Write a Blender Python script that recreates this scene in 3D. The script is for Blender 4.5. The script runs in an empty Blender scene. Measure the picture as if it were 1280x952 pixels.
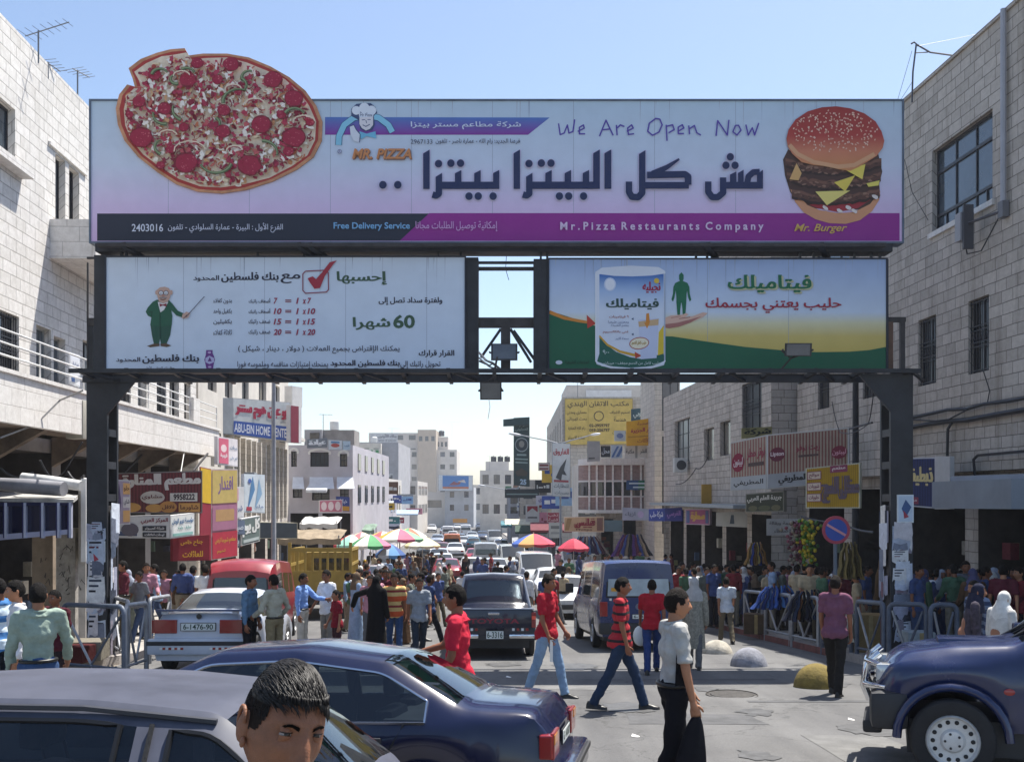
import bpy, bmesh, math, random
from mathutils import Vector, Matrix, noise
from mathutils.geometry import tessellate_polygon
R = math.radians
rnd = random.Random(11)
SC = bpy.context.scene
COL = SC.collection
# ---------------------------------------------------------------- camera, sky, sun, exposure
F = 1300.0      # focal length in photograph pixels
HY = 620.0      # horizon line of the photograph
cam = bpy.data.cameras.new('camera'); cam.sensor_width = 36.0; cam.lens = 36.0 * F / 1280
cam.shift_y = (HY - 476) / 1280.0; cam.clip_start = 0.1; cam.clip_end = 6000
camo = bpy.data.objects.new('camera', cam); COL.objects.link(camo)
camo.location = (0, 0, 0); camo.rotation_euler = (R(90), 0, 0); SC.camera = camo
SUN_DIR = Vector((0.31, 0.37, 1.0)).normalized()
W = bpy.data.worlds.new('World'); SC.world = W; W.use_nodes = True
_nt = W.node_tree; _bg = _nt.nodes['Background']
_sky = _nt.nodes.new('ShaderNodeTexSky'); _sky.sky_type = 'NISHITA'; _sky.sun_disc = False
_sky.sun_elevation = math.asin(SUN_DIR.z); _sky.sun_rotation = math.atan2(SUN_DIR.x, SUN_DIR.y)
_sky.altitude = 800; _sky.air_density = 1.0; _sky.dust_density = 1.9; _sky.ozone_density = 0.6
_nt.links.new(_sky.outputs[0], _bg.inputs[0]); _bg.inputs[1].default_value = 0.115
sun = bpy.data.lights.new('sun', 'SUN'); sun.energy = 5.0; sun.angle = R(0.53); sun.color = (1.0, 0.955, 0.88)
suno = bpy.data.objects.new('sun', sun); COL.objects.link(suno)
suno.rotation_euler = SUN_DIR.to_track_quat('Z', 'Y').to_euler()
SC.view_settings.view_transform = 'Standard'; SC.view_settings.look = 'None'
SC.view_settings.exposure = 0.8; SC.view_settings.gamma = 1.0; SC.view_settings.use_curve_mapping = False
SC.cycles.max_bounces = 6; SC.cycles.transparent_max_bounces = 12
SC.cycles.use_denoising = True

def P(px, py, d): return Vector(((px - 640) / F * d, d, (HY - py) / F * d))
def lerp(a, b, t): return a + (b - a) * t
def pl(pts, x):                                   # piecewise linear
    if x <= pts[0][0]: return pts[0][1]
    for (a, b), (c, e) in zip(pts, pts[1:]):
        if x <= c: return b + (e - b) * (x - a) / (c - a) if c > a else e
    return pts[-1][1]
GP = [(-80, -1.6), (-6, -1.6), (0, -1.88), (35, -4.15), (56, -4.8), (74, -5.2), (150, -6.2), (250, -6.8), (5000, -6.8)]
def GZ(y): return pl(GP, y)
SDX = -0.0523                                     # the street runs towards (-0.0523, 1)
SANG = math.atan(0.0523)

# ---------------------------------------------------------------- materials
MATS = {}
def nodes(m): return m.node_tree.nodes, m.node_tree.links
def mat(name, col, rough=0.6, metal=0.0, var=0.12, vs=3.0, bump=0.0, bs=40.0, spec=0.5, coat=0.0, emit=0.0, coord='Object', var2=0.0):
    """Principled with a noise-broken base colour (dust, wear) and optional fine bump."""
    if name in MATS: return MATS[name]
    m = bpy.data.materials.new(name); m.use_nodes = True; MATS[name] = m
    n, l = nodes(m); b = n['Principled BSDF']
    b.inputs['Roughness'].default_value = rough; b.inputs['Metallic'].default_value = metal
    b.inputs['Specular IOR Level'].default_value = spec; b.inputs['Coat Weight'].default_value = coat
    b.inputs['Coat Roughness'].default_value = 0.06
    c4 = (*col, 1)
    if var > 0:
        tc = n.new('ShaderNodeTexCoord'); nz = n.new('ShaderNodeTexNoise'); nz.inputs['Scale'].default_value = vs
        nz.inputs['Detail'].default_value = 6; nz.inputs['Roughness'].default_value = 0.65
        l.new(tc.outputs[coord], nz.inputs['Vector'])
        rp = n.new('ShaderNodeValToRGB'); rp.color_ramp.elements[0].position = 0.3; rp.color_ramp.elements[1].position = 0.72
        rp.color_ramp.elements[0].color = (*[max(0, c * (1 - var)) for c in col], 1)
        rp.color_ramp.elements[1].color = (*[min(1, c * (1 + var * 0.7)) for c in col], 1)
        l.new(nz.outputs['Fac'], rp.inputs[0]); l.new(rp.outputs[0], b.inputs['Base Color'])
        if var2 > 0:
            mr = n.new('ShaderNodeMapRange'); mr.inputs[3].default_value = max(0.02, rough - var2); mr.inputs[4].default_value = min(1, rough + var2)
            l.new(nz.outputs['Fac'], mr.inputs[0]); l.new(mr.outputs[0], b.inputs['Roughness'])
    else:
        b.inputs['Base Color'].default_value = c4
    if bump > 0:
        tc2 = n.new('ShaderNodeTexCoord'); nb = n.new('ShaderNodeTexNoise'); nb.inputs['Scale'].default_value = bs; nb.inputs['Detail'].default_value = 4
        bp = n.new('ShaderNodeBump'); bp.inputs['Strength'].default_value = bump; bp.inputs['Distance'].default_value = 0.02
        l.new(tc2.outputs['Object'], nb.inputs['Vector']); l.new(nb.outputs['Fac'], bp.inputs['Height']); l.new(bp.outputs[0], b.inputs['Normal'])
    return m
def hexc(h):
    h = h.lstrip('#'); h = h if len(h) == 6 else ''.join(c + c for c in h); v = [int(h[i:i + 2], 16) / 255 for i in (0, 2, 4)]
    return tuple(c / 12.92 if c <= 0.04045 else ((c + 0.055) / 1.055) ** 2.4 for c in v)
def hm(h, rough=0.6, **k): return mat('paint_' + h.strip('#') + '_%d' % int(rough * 100) + ''.join('%s%s' % i for i in sorted(k.items())), hexc(h), rough, **k)
def cloth(h): return hm(h, 0.9, var=0.22, vs=9, bump=0.7, bs=13, spec=0.2)
def stone(name, c1, c2, mortar, bw=0.52, rh=0.27, ms=0.012, stain=0.25, bump=0.6):
    """Coursed limestone: brick texture on a metre UV, mottled blocks, vertical streaks of dirt."""
    if name in MATS: return MATS[name]
    m = bpy.data.materials.new(name); m.use_nodes = True; MATS[name] = m
    n, l = nodes(m); b = n['Principled BSDF']; b.inputs['Roughness'].default_value = 0.85; b.inputs['Specular IOR Level'].default_value = 0.25
    uv = n.new('ShaderNodeUVMap'); uv.uv_map = 'UVMap'
    br = n.new('ShaderNodeTexBrick'); br.inputs['Scale'].default_value = 1.0; br.inputs['Brick Width'].default_value = bw; br.inputs['Row Height'].default_value = rh
    br.inputs['Mortar Size'].default_value = ms; br.inputs['Mortar Smooth'].default_value = 0.3; br.inputs['Bias'].default_value = -0.1
    br.inputs['Color1'].default_value = (*c1, 1); br.inputs['Color2'].default_value = (*c2, 1); br.inputs['Mortar'].default_value = (*mortar, 1)
    br.squash = 1.35; br.squash_frequency = 3; br.offset = 0.43
    # joints wander a little
    nz = n.new('ShaderNodeTexNoise'); nz.inputs['Scale'].default_value = 2.2; nz.inputs['Detail'].default_value = 3
    ad = n.new('ShaderNodeMixRGB'); ad.blend_type = 'LINEAR_LIGHT'; ad.inputs[0].default_value = 0.012
    l.new(uv.outputs[0], nz.inputs['Vector']); l.new(uv.outputs[0], ad.inputs[1]); l.new(nz.outputs['Color'], ad.inputs[2]); l.new(ad.outputs[0], br.inputs['Vector'])
    n2 = n.new('ShaderNodeTexNoise'); n2.inputs['Scale'].default_value = 7; n2.inputs['Detail'].default_value = 8; n2.inputs['Roughness'].default_value = 0.7
    l.new(uv.outputs[0], n2.inputs['Vector'])
    r2 = n.new('ShaderNodeValToRGB'); r2.color_ramp.elements[0].position = 0.25; r2.color_ramp.elements[1].position = 0.7
    r2.color_ramp.elements[0].color = (0.78, 0.76, 0.73, 1); r2.color_ramp.elements[1].color = (1.06, 1.05, 1.04, 1)
    l.new(n2.outputs['Fac'], r2.inputs[0])
    mx = n.new('ShaderNodeMixRGB'); mx.blend_type = 'MULTIPLY'; mx.inputs[0].default_value = 1.0
    l.new(br.outputs['Color'], mx.inputs[1]); l.new(r2.outputs[0], mx.inputs[2])
    mp = n.new('ShaderNodeMapping'); mp.inputs['Scale'].default_value = (1.3, 0.16, 1); l.new(uv.outputs[0], mp.inputs[0])
    n3 = n.new('ShaderNodeTexNoise'); n3.inputs['Scale'].default_value = 1.6; n3.inputs['Detail'].default_value = 7; n3.inputs['Roughness'].default_value = 0.62
    l.new(mp.outputs[0], n3.inputs['Vector'])
    r3 = n.new('ShaderNodeValToRGB'); r3.color_ramp.elements[0].position = 0.5; r3.color_ramp.elements[1].position = 0.72
    r3.color_ramp.elements[0].color = (1, 1, 1, 1); r3.color_ramp.elements[1].color = (1 - stain, 1 - stain * 1.06, 1 - stain * 1.15, 1)
    l.new(n3.outputs['Fac'], r3.inputs[0])
    m2 = n.new('ShaderNodeMixRGB'); m2.blend_type = 'MULTIPLY'; m2.inputs[0].default_value = 1.0
    l.new(mx.outputs[0], m2.inputs[1]); l.new(r3.outputs[0], m2.inputs[2]); l.new(m2.outputs[0], b.inputs['Base Color'])
    bp = n.new('ShaderNodeBump'); bp.inputs['Strength'].default_value = bump; bp.inputs['Distance'].default_value = 0.02
    mh = n.new('ShaderNodeMath'); mh.operation = 'MULTIPLY_ADD'; mh.inputs[1].default_value = 0.35
    inv = n.new('ShaderNodeMath'); inv.operation = 'SUBTRACT'; inv.inputs[0].default_value = 1.0
    l.new(br.outputs['Fac'], inv.inputs[1]); l.new(n2.outputs['Fac'], mh.inputs[0]); l.new(inv.outputs[0], mh.inputs[2])
    l.new(mh.outputs[0], bp.inputs['Height']); l.new(bp.outputs[0], b.inputs['Normal'])
    return m
def glass_dark(name, col=(0.015, 0.018, 0.022), rough=0.06):
    return mat(name, col, rough, var=0.3, vs=1.2, spec=0.9)
def glass_clear(name, tint=(0.35, 0.42, 0.42), refl=0.14):
    if name in MATS: return MATS[name]
    m = bpy.data.materials.new(name); m.use_nodes = True; MATS[name] = m
    n, l = nodes(m); n.remove(n['Principled BSDF']); o = n['Material Output']
    t = n.new('ShaderNodeBsdfTransparent'); t.inputs[0].default_value = (*tint, 1)
    g = n.new('ShaderNodeBsdfGlossy'); g.inputs['Roughness'].default_value = 0.02; g.inputs[0].default_value = (0.9, 0.95, 1, 1)
    lw = n.new('ShaderNodeFresnel'); lw.inputs[0].default_value = 1.52
    ad = n.new('ShaderNodeMath'); ad.operation = 'ADD'; ad.use_clamp = True; ad.inputs[1].default_value = refl - 0.04
    l.new(lw.outputs[0], ad.inputs[0])
    mx = n.new('ShaderNodeMixShader'); l.new(ad.outputs[0], mx.inputs[0]); l.new(t.outputs[0], mx.inputs[1]); l.new(g.outputs[0], mx.inputs[2])
    l.new(mx.outputs[0], o.inputs[0]); return m
def ramp_mat(name, stops, rough=0.55, axis=1):
    """A printed colour gradient running up a panel's own UV."""
    if name in MATS: return MATS[name]
    m = bpy.data.materials.new(name); m.use_nodes = True; MATS[name] = m
    n, l = nodes(m); b = n['Principled BSDF']; b.inputs['Roughness'].default_value = rough; b.inputs['Specular IOR Level'].default_value = 0.3
    uv = n.new('ShaderNodeUVMap'); uv.uv_map = 'UVMap'; sp = n.new('ShaderNodeSeparateXYZ'); l.new(uv.outputs[0], sp.inputs[0])
    rp = n.new('ShaderNodeValToRGB'); cr = rp.color_ramp
    while len(cr.elements) < len(stops): cr.elements.new(0.5)
    for e, (p, c) in zip(cr.elements, stops): e.position = p; e.color = (*hexc(c), 1)
    l.new(sp.outputs[axis], rp.inputs[0])
    nz = n.new('ShaderNodeTexNoise'); nz.inputs['Scale'].default_value = 3; nz.inputs['Detail'].default_value = 6
    tc = n.new('ShaderNodeTexCoord'); l.new(tc.outputs['Object'], nz.inputs['Vector'])
    r2 = n.new('ShaderNodeValToRGB'); r2.color_ramp.elements[0].color = (0.88, 0.88, 0.88, 1); r2.color_ramp.elements[1].color = (1.04, 1.04, 1.04, 1)
    l.new(nz.outputs['Fac'], r2.inputs[0])
    mx = n.new('ShaderNodeMixRGB'); mx.blend_type = 'MULTIPLY'; mx.inputs[0].default_value = 1; l.new(rp.outputs[0], mx.inputs[1]); l.new(r2.outputs[0], mx.inputs[2])
    l.new(mx.outputs[0], b.inputs['Base Color'])
    nw = n.new('ShaderNodeTexNoise'); nw.inputs['Scale'].default_value = 1.1; nw.inputs['Detail'].default_value = 3; l.new(tc.outputs['Object'], nw.inputs['Vector'])
    bp = n.new('ShaderNodeBump'); bp.inputs['Strength'].default_value = .35; bp.inputs['Distance'].default_value = .12; l.new(nw.outputs['Fac'], bp.inputs['Height']); l.new(bp.outputs[0], b.inputs['Normal']); return m

# ---------------------------------------------------------------- mesh builder
class MB:
    def __init__(s): s.v = []; s.f = []; s.m = []; s.uv = {}; s.M = Matrix.Identity(4); s.mats = []
    def mi(s, m):
        if m is None: return 0
        if m not in s.mats: s.mats.append(m)
        return s.mats.index(m)
    def add(s, vs, fs, m=None, uv=None):
        o = len(s.v); i = s.mi(m)
        s.v += [s.M @ Vector(p) for p in vs]
        for k, f in enumerate(fs):
            if uv: s.uv[len(s.f)] = uv[k]
            s.f.append([o + j for j in f]); s.m.append(i)
        return s
    def quad(s, a, b, c, d, m=None, uv=None): return s.add([a, b, c, d], [(0, 1, 2, 3)], m, [uv] if uv else None)
    def box(s, a, b, m=None, bev=0):
        x0, y0, z0 = [min(a[i], b[i]) for i in range(3)]; x1, y1, z1 = [max(a[i], b[i]) for i in range(3)]
        vs = [(x0, y0, z0), (x1, y0, z0), (x1, y1, z0), (x0, y1, z0), (x0, y0, z1), (x1, y0, z1), (x1, y1, z1), (x0, y1, z1)]
        fs = [(0, 3, 2, 1), (4, 5, 6, 7), (0, 1, 5, 4), (1, 2, 6, 5), (2, 3, 7, 6), (3, 0, 4, 7)]
        def u(f):
            ax = 0 if abs(vs[f[0]][0] - vs[f[2]][0]) < 1e-9 else 1 if abs(vs[f[0]][1] - vs[f[2]][1]) < 1e-9 else 2
            return [((vs[i][1], vs[i][2]) if ax == 0 else (vs[i][0], vs[i][2]) if ax == 1 else (vs[i][0], vs[i][1])) for i in f]
        if bev <= 0: return s.add(vs, fs, m, [u(f) for f in fs])
        bm = bmesh.new(); bv = [bm.verts.new(p) for p in vs]
        for f in fs: bm.faces.new([bv[i] for i in f])
        bmesh.ops.bevel(bm, geom=bm.edges[:], offset=bev, segments=2, affect='EDGES', profile=0.6)
        return s.bm(bm, m)
    def bm(s, bm, m=None):
        bm.verts.index_update()
        s.add([v.co.copy() for v in bm.verts], [[v.index for v in f.verts] for f in bm.faces], m); bm.free(); return s
    def ring(s, loops, m=None, closed=True, cap=True):
        n = len(loops[0]); vs = [p for L in loops for p in L]; fs = []
        for i in range(len(loops) - 1):
            for j in range(n if closed else n - 1):
                k = (j + 1) % n; fs.append((i * n + j, i * n + k, (i + 1) * n + k, (i + 1) * n + j))
        if cap and closed:
            fs.append(tuple(reversed(range(n)))); fs.append(tuple((len(loops) - 1) * n + j for j in range(n)))
        return s.add(vs, fs, m)
    def tube(s, pts, r, m=None, n=8, cap=True):
        pts = [Vector(p) for p in pts]; L = []; prev = None
        for i, p in enumerate(pts):
            t = (pts[min(i + 1, len(pts) - 1)] - pts[max(i - 1, 0)]).normalized()
            if prev is None:
                a = Vector((0, 0, 1)) if abs(t.z) < 0.9 else Vector((1, 0, 0)); u = t.cross(a).normalized()
            else: u = (prev - t * prev.dot(t)).normalized()
            prev = u; w = t.cross(u); rr = r[i] if isinstance(r, (list, tuple)) else r
            L.append([p + (u * math.cos(2 * math.pi * k / n) + w * math.sin(2 * math.pi * k / n)) * rr for k in range(n)])
        return s.ring(L, m, True, cap)
    def bar(s, a, b, w, h=None, m=None):                 # square bar between two points
        a = Vector(a); b = Vector(b); h = h or w; t = (b - a).normalized()
        q = Vector((0, 0, 1)) if abs(t.z) < 0.95 else Vector((0, 1, 0)); u = t.cross(q).normalized(); v = u.cross(t)
        L = [[p + u * (sx * w / 2) + v * (sz * h / 2) for sx, sz in ((-1, -1), (1, -1), (1, 1), (-1, 1))] for p in (a, b)]
        return s.ring(L, m)
    def lathe(s, prof, m=None, n=24, axis='z', c=(0, 0, 0)):
        L = []
        for r, z in prof:
            row = []
            for k in range(n):
                a = 2 * math.pi * k / n; x, y = r * math.cos(a), r * math.sin(a)
                row.append((c[0] + x, c[1] + y, c[2] + z) if axis == 'z' else (c[0] + x, c[1] + z, c[2] + y) if axis == 'y' else (c[0] + z, c[1] + x, c[2] + y))
            L.append(row)
        return s.ring(L, m)
    def ell(s, c, r, m=None, nu=14, nv=9, rot=None):
        L = []
        for i in range(nv + 1):
            a = math.pi * (i + (0.02 if i == 0 else -0.02 if i == nv else 0)) / nv - math.pi / 2; row = []
            for k in range(nu):
                b = 2 * math.pi * k / nu; p = Vector((r[0] * math.cos(a) * math.cos(b), r[1] * math.cos(a) * math.sin(b), r[2] * math.sin(a)))
                if rot is not None: p = rot @ p
                row.append(Vector(c) + p)
            L.append(row)
        return s.ring(L, m)
    def cone(s, a, b, ra, rb, m=None, n=12, flat=True):  # tapered limb, closed
        a = Vector(a); b = Vector(b); t = (b - a); ln = t.length or 1e-6; t /= ln
        if flat: return s.tube([a, b], [ra, rb], m, n)
        pts, rs = [], []
        for q in (-1, -0.7, 0): pts.append(a + t * ra * q); rs.append(ra * math.sqrt(max(0.01, 1 - q * q)))
        for q in (0, 0.7, 1): pts.append(b + t * rb * q); rs.append(rb * math.sqrt(max(0.01, 1 - q * q)))
        return s.tube(pts, rs, m, n)
    def poly(s, pts, m=None, holes=(), fn=None, th=0.0, uv=None):
        """Flat (x, z) outline, tessellated; fn maps (x, z, depth) to 3D; th gives it thickness."""
        fn = fn or (lambda x, z, o: Vector((x, -o, z)))
        ls = [[Vector((x, z, 0)) for x, z in q] for q in ([pts] + list(holes))]
        tri = tessellate_polygon(ls); fl = [p for q in ls for p in q]
        vs = [fn(p.x, p.y, th) for p in fl]
        fs = []
        for t in tri:
            a, b, c = (fl[i] for i in t); cr = (b.x - a.x) * (c.y - a.y) - (b.y - a.y) * (c.x - a.x)
            fs.append(t if cr > 0 else t[::-1])
        uvs = [[uv(fl[i].x, fl[i].y) for i in t] for t in fs] if uv else None
        s.add(vs, fs, m, uvs)
        if th > 0:
            o = 0
            for q in ls:
                k = len(q); a = [fn(p.x, p.y, th) for p in q] + [fn(p.x, p.y, 0) for p in q]
                s.add(a, [(i, (i + 1) % k, k + (i + 1) % k, k + i) for i in range(k)], m)
        return s
    def build(s, name, m=None, parent=None, loc=None, smooth=None, rot=None):
        me = bpy.data.meshes.new(name); me.from_pydata([tuple(p) for p in s.v], [], s.f)
        if not s.mats: s.mats = [m or hm('#888888')]
        elif m is not None and None in s.mats: s.mats[s.mats.index(None)] = m
        for q in s.mats: me.materials.append(q)
        if len(s.mats) > 1: me.polygons.foreach_set('material_index', s.m)
        if s.uv:
            ul = me.uv_layers.new(name='UVMap')
            for p in me.polygons:
                q = s.uv.get(p.index)
                if q:
                    for li, c in zip(p.loop_indices, q): ul.data[li].uv = c
        if smooth is not None:
            me.polygons.foreach_set('use_smooth', [True] * len(me.polygons))
            if smooth < 180: me.set_sharp_from_angle(angle=R(smooth))
        me.validate(); me.update()
        return link(name, me, parent, loc, rot)
def link(name, data, parent=None, loc=None, rot=None):
    o = bpy.data.objects.new(name, data); COL.objects.link(o)
    if parent is not None: o.parent = parent
    if loc is not None: o.location = loc
    if rot is not None: o.rotation_euler = rot
    return o
def tag(o, label=None, cat=None, group=None, kind=None):
    if label: o['label'] = label
    if cat: o['category'] = cat
    if group: o['group'] = group
    if kind: o['kind'] = kind
    return o
def thing(name, label, cat, loc=(0, 0, 0), rotz=0.0, group=None, rot=None):
    o = link(name, None, None, loc, rot or (0, 0, rotz)); o.empty_display_size = 0.2
    return tag(o, label, cat, group)
def copy_tree(o, parent=None):
    c = o.copy(); COL.objects.link(c); c.parent = parent
    for ch in list(o.children): copy_tree(ch, c)
    return c

# ---------------------------------------------------------------- lettering
_AR = {}
def _ar():
    base = 0xFE80
    tab = [('ء', 1), ('آ', 2), ('أ', 2), ('ؤ', 2), ('إ', 2), ('ئ', 4), ('ا', 2), ('ب', 4), ('ة', 2), ('ت', 4), ('ث', 4), ('ج', 4), ('ح', 4), ('خ', 4), ('د', 2), ('ذ', 2), ('ر', 2), ('ز', 2),
           ('س', 4), ('ش', 4), ('ص', 4), ('ض', 4), ('ط', 4), ('ظ', 4), ('ع', 4), ('غ', 4), ('ف', 4), ('ق', 4), ('ك', 4), ('ل', 4), ('م', 4), ('ن', 4), ('ه', 4), ('و', 2), ('ى', 2), ('ي', 4)]
    c = base
    for ch, k in tab: _AR[ch] = (c, k); c += k
_ar()
def shape(s):
    """Joins Arabic letters (presentation forms) and puts them in drawing order."""
    if not any(ch in _AR for ch in s): return s
    out = []; i = 0; words = s.replace('لا', '\uE000').replace('لأ', '\uE001')
    def fwd(ch): return ch in _AR and _AR[ch][1] == 4
    def any_(ch): return ch in _AR or ch in '\uE000\uE001'
    for i, ch in enumerate(words):
        pv = words[i - 1] if i else ' '; nx = words[i + 1] if i + 1 < len(words) else ' '
        jp = fwd(pv) and ch != 'ء'; jn = any_(nx) and nx != 'ء'
        if ch == '\uE000': out.append(chr(0xFEFC if jp else 0xFEFB))
        elif ch == '\uE001': out.append(chr(0xFEF8 if jp else 0xFEF7))
        elif ch in _AR:
            c, k = _AR[ch]
            if k == 1: out.append(chr(c))
            elif k == 2: out.append(chr(c + (1 if jp else 0)))
            else: out.append(chr(c + (3 if jp and jn else 1 if jp else 2 if jn else 0)))
        else: out.append(ch)
    # reverse, keeping digit runs in order
    r = out[::-1]; res = []; run = []
    for ch in r:
        if ch.isascii() and (ch.isalnum() or ch == '.'): run.insert(0, ch)
        else: res += run; run = []; res.append({'(': ')', ')': '('}.get(ch, ch))
    return ''.join(res + run)
_TX = {}
def text_geo(s, bold=0.0, shear=0.0):
    k = (s, bold, shear)
    if k in _TX: return _TX[k]
    c = bpy.data.curves.new('txt', 'FONT'); c.body = shape(s); c.size = 1; c.offset = bold; c.shear = shear; c.resolution_u = 3
    o = bpy.data.objects.new('txt', c); COL.objects.link(o); bpy.context.view_layer.update()
    me = bpy.data.meshes.new_from_object(o.evaluated_get(bpy.context.evaluated_depsgraph_get()))
    vs = [(v.co.x, v.co.y) for v in me.vertices]; fs = [tuple(p.vertices) for p in me.polygons]
    bpy.data.objects.remove(o); bpy.data.curves.remove(c); bpy.data.meshes.remove(me)
    if not vs: vs = [(0, 0), (1, 0), (0, 1)]
    x0 = min(v[0] for v in vs); x1 = max(v[0] for v in vs); y0 = min(v[1] for v in vs); y1 = max(v[1] for v in vs)
    vs = [((x - x0) / (x1 - x0 or 1), (y - y0) / (y1 - y0 or 1)) for x, y in vs]
    _TX[k] = (vs, fs); return _TX[k]
def put_text(mb, s, x0, z0, x1, z1, m, fn=None, off=0.0, bold=0.0, shear=0.0):
    """Letters fitted to the box (x0,z0)-(x1,z1) of a panel plane."""
    fn = fn or (lambda x, z, o: Vector((x, -o, z)))
    if any(ch in _AR for ch in s):                   # thin strokes are thickened by laying the outline again, a hair forward and aside
        h = abs(z1 - z0); d = max(0.0, bold - 0.011) * h * 1.3
        lay = [(0, 0), (0.01, 0)] + ([(0.01, d), (0.012, -d), (0, d * .5)] if d > 0 else [])
    else: lay = [(bold, 0)]
    for k, (b, dx) in enumerate(lay):
        vs, fs = text_geo(s, b, shear)
        mb.add([fn(lerp(x0, x1, x) + dx, lerp(z0, z1, y), off + k * 0.00025) for x, y in vs], fs, m)
# ---------------------------------------------------------------- ground, road, pavements
def asphalt():
    m = bpy.data.materials.new('asphalt'); m.use_nodes = True; n, l = nodes(m); b = n['Principled BSDF']
    b.inputs['Roughness'].default_value = 0.88; b.inputs['Specular IOR Level'].default_value = 0.3
    tc = n.new('ShaderNodeTexCoord')
    def nz(s, d, r=0.6):
        q = n.new('ShaderNodeTexNoise'); q.inputs['Scale'].default_value = s; q.inputs['Detail'].default_value = d; q.inputs['Roughness'].default_value = r
        l.new(tc.outputs['Object'], q.inputs['Vector']); return q
    def rp(src, p0, c0, p1, c1):
        q = n.new('ShaderNodeValToRGB'); e = q.color_ramp.elements; e[0].position = p0; e[0].color = (*c0, 1); e[1].position = p1; e[1].color = (*c1, 1)
        l.new(src, q.inputs[0]); return q.outputs[0]
    def mul(a, c):
        q = n.new('ShaderNodeMixRGB'); q.blend_type = 'MULTIPLY'; q.inputs[0].default_value = 1; l.new(a, q.inputs[1]); l.new(c, q.inputs[2]); return q.outputs[0]
    big = rp(nz(0.35, 6).outputs['Fac'], 0.35, (0.125, 0.123, 0.122), 0.68, (0.18, 0.178, 0.176))
    oil = rp(nz(1.4, 5, 0.7).outputs['Fac'], 0.6, (1, 1, 1), 0.78, (0.66, 0.66, 0.68))
    grit = rp(nz(55, 3, 0.8).outputs['Fac'], 0.3, (0.72, 0.72, 0.72), 0.7, (1.12, 1.12, 1.12))
    vo = n.new('ShaderNodeTexVoronoi'); vo.feature = 'DISTANCE_TO_EDGE'; vo.inputs['Scale'].default_value = 0.5
    wn = nz(2.5, 4); ad = n.new('ShaderNodeMixRGB'); ad.blend_type = 'LINEAR_LIGHT'; ad.inputs[0].default_value = 0.5
    l.new(tc.outputs['Object'], ad.inputs[1]); l.new(wn.outputs['Color'], ad.inputs[2]); l.new(ad.outputs[0], vo.inputs['Vector'])
    crk = rp(vo.outputs['Distance'], 0.0, (0.62, 0.62, 0.62), 0.012, (1, 1, 1))
    tm = n.new('ShaderNodeMapping'); tm.inputs['Scale'].default_value = (1.1, .06, 1); l.new(tc.outputs['Object'], tm.inputs[0]); tn = nz(1.0, 4); l.new(tm.outputs[0], tn.inputs['Vector'])
    trk = rp(tn.outputs['Fac'], 0.42, (1.06, 1.06, 1.05), 0.66, (0.74, 0.74, 0.75))
    l.new(mul(mul(mul(mul(big, oil), grit), crk), trk), b.inputs['Base Color'])
    bp = n.new('ShaderNodeBump'); bp.inputs['Strength'].default_value = 0.5; bp.inputs['Distance'].default_value = 0.01
    l.new(nz(70, 3).outputs['Fac'], bp.inputs['Height']); l.new(bp.outputs[0], b.inputs['Normal'])
    return m
ASPH = asphalt()
PAVE = stone('paving_slabs', (0.42, 0.40, 0.37), (0.34, 0.33, 0.31), (0.2, 0.19, 0.18), bw=0.4, rh=0.4, ms=0.01, stain=0.3, bump=0.3)
KERB = mat('kerb_stone', (0.36, 0.33, 0.31), 0.85, var=0.3, vs=4, bump=0.3)
KERBR = mat('kerb_red_paint', (0.20, 0.07, 0.06), 0.8, var=0.45, vs=5)
YS = [-80, -40, -20, -6, -3, 0, 4, 8, 12, 16, 17.5, 20, 24, 28, 32, 35, 38, 44, 50, 56, 62, 70, 80, 95, 110, 130, 150, 180, 215, 250, 300, 340, 400]
KL, KR, WL, WR = -6.3, 7.55, -12.6, 12.6
mb = MB()
for xa, xb in ((-2500, -60), (-60, 60), (60, 2500)):
    ys = YS + [900, 2500, 5000]
    for a, b in zip(ys, ys[1:]): mb.quad((xa, a, GZ(a) - 0.03), (xb, a, GZ(a) - 0.03), (xb, b, GZ(b) - 0.03), (xa, b, GZ(b) - 0.03), mat('dusty_earth', (0.3, 0.26, 0.21), 0.95, var=0.3, vs=0.2))
tag(mb.build('ground'), kind='structure')
mb = MB()
xs = [-60, -30, -12, -6, 0, 6, 12, 30, 60]
for a, b in zip(YS, YS[1:]):
    if b <= 17.5:
        for x0, x1 in zip(xs, xs[1:]): mb.quad((x0, a, GZ(a)), (x1, a, GZ(a)), (x1, b, GZ(b)), (x0, b, GZ(b)), ASPH)
    else:
        wd = [KL + (KR - KL) * t / 6 for t in range(7)]
        for w0, w1 in zip(wd, wd[1:]): mb.quad((w0 + SDX * a, a, GZ(a)), (w1 + SDX * a, a, GZ(a)), (w1 + SDX * b, b, GZ(b)), (w0 + SDX * b, b, GZ(b)), ASPH)
tag(mb.build('road'), kind='structure')
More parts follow.
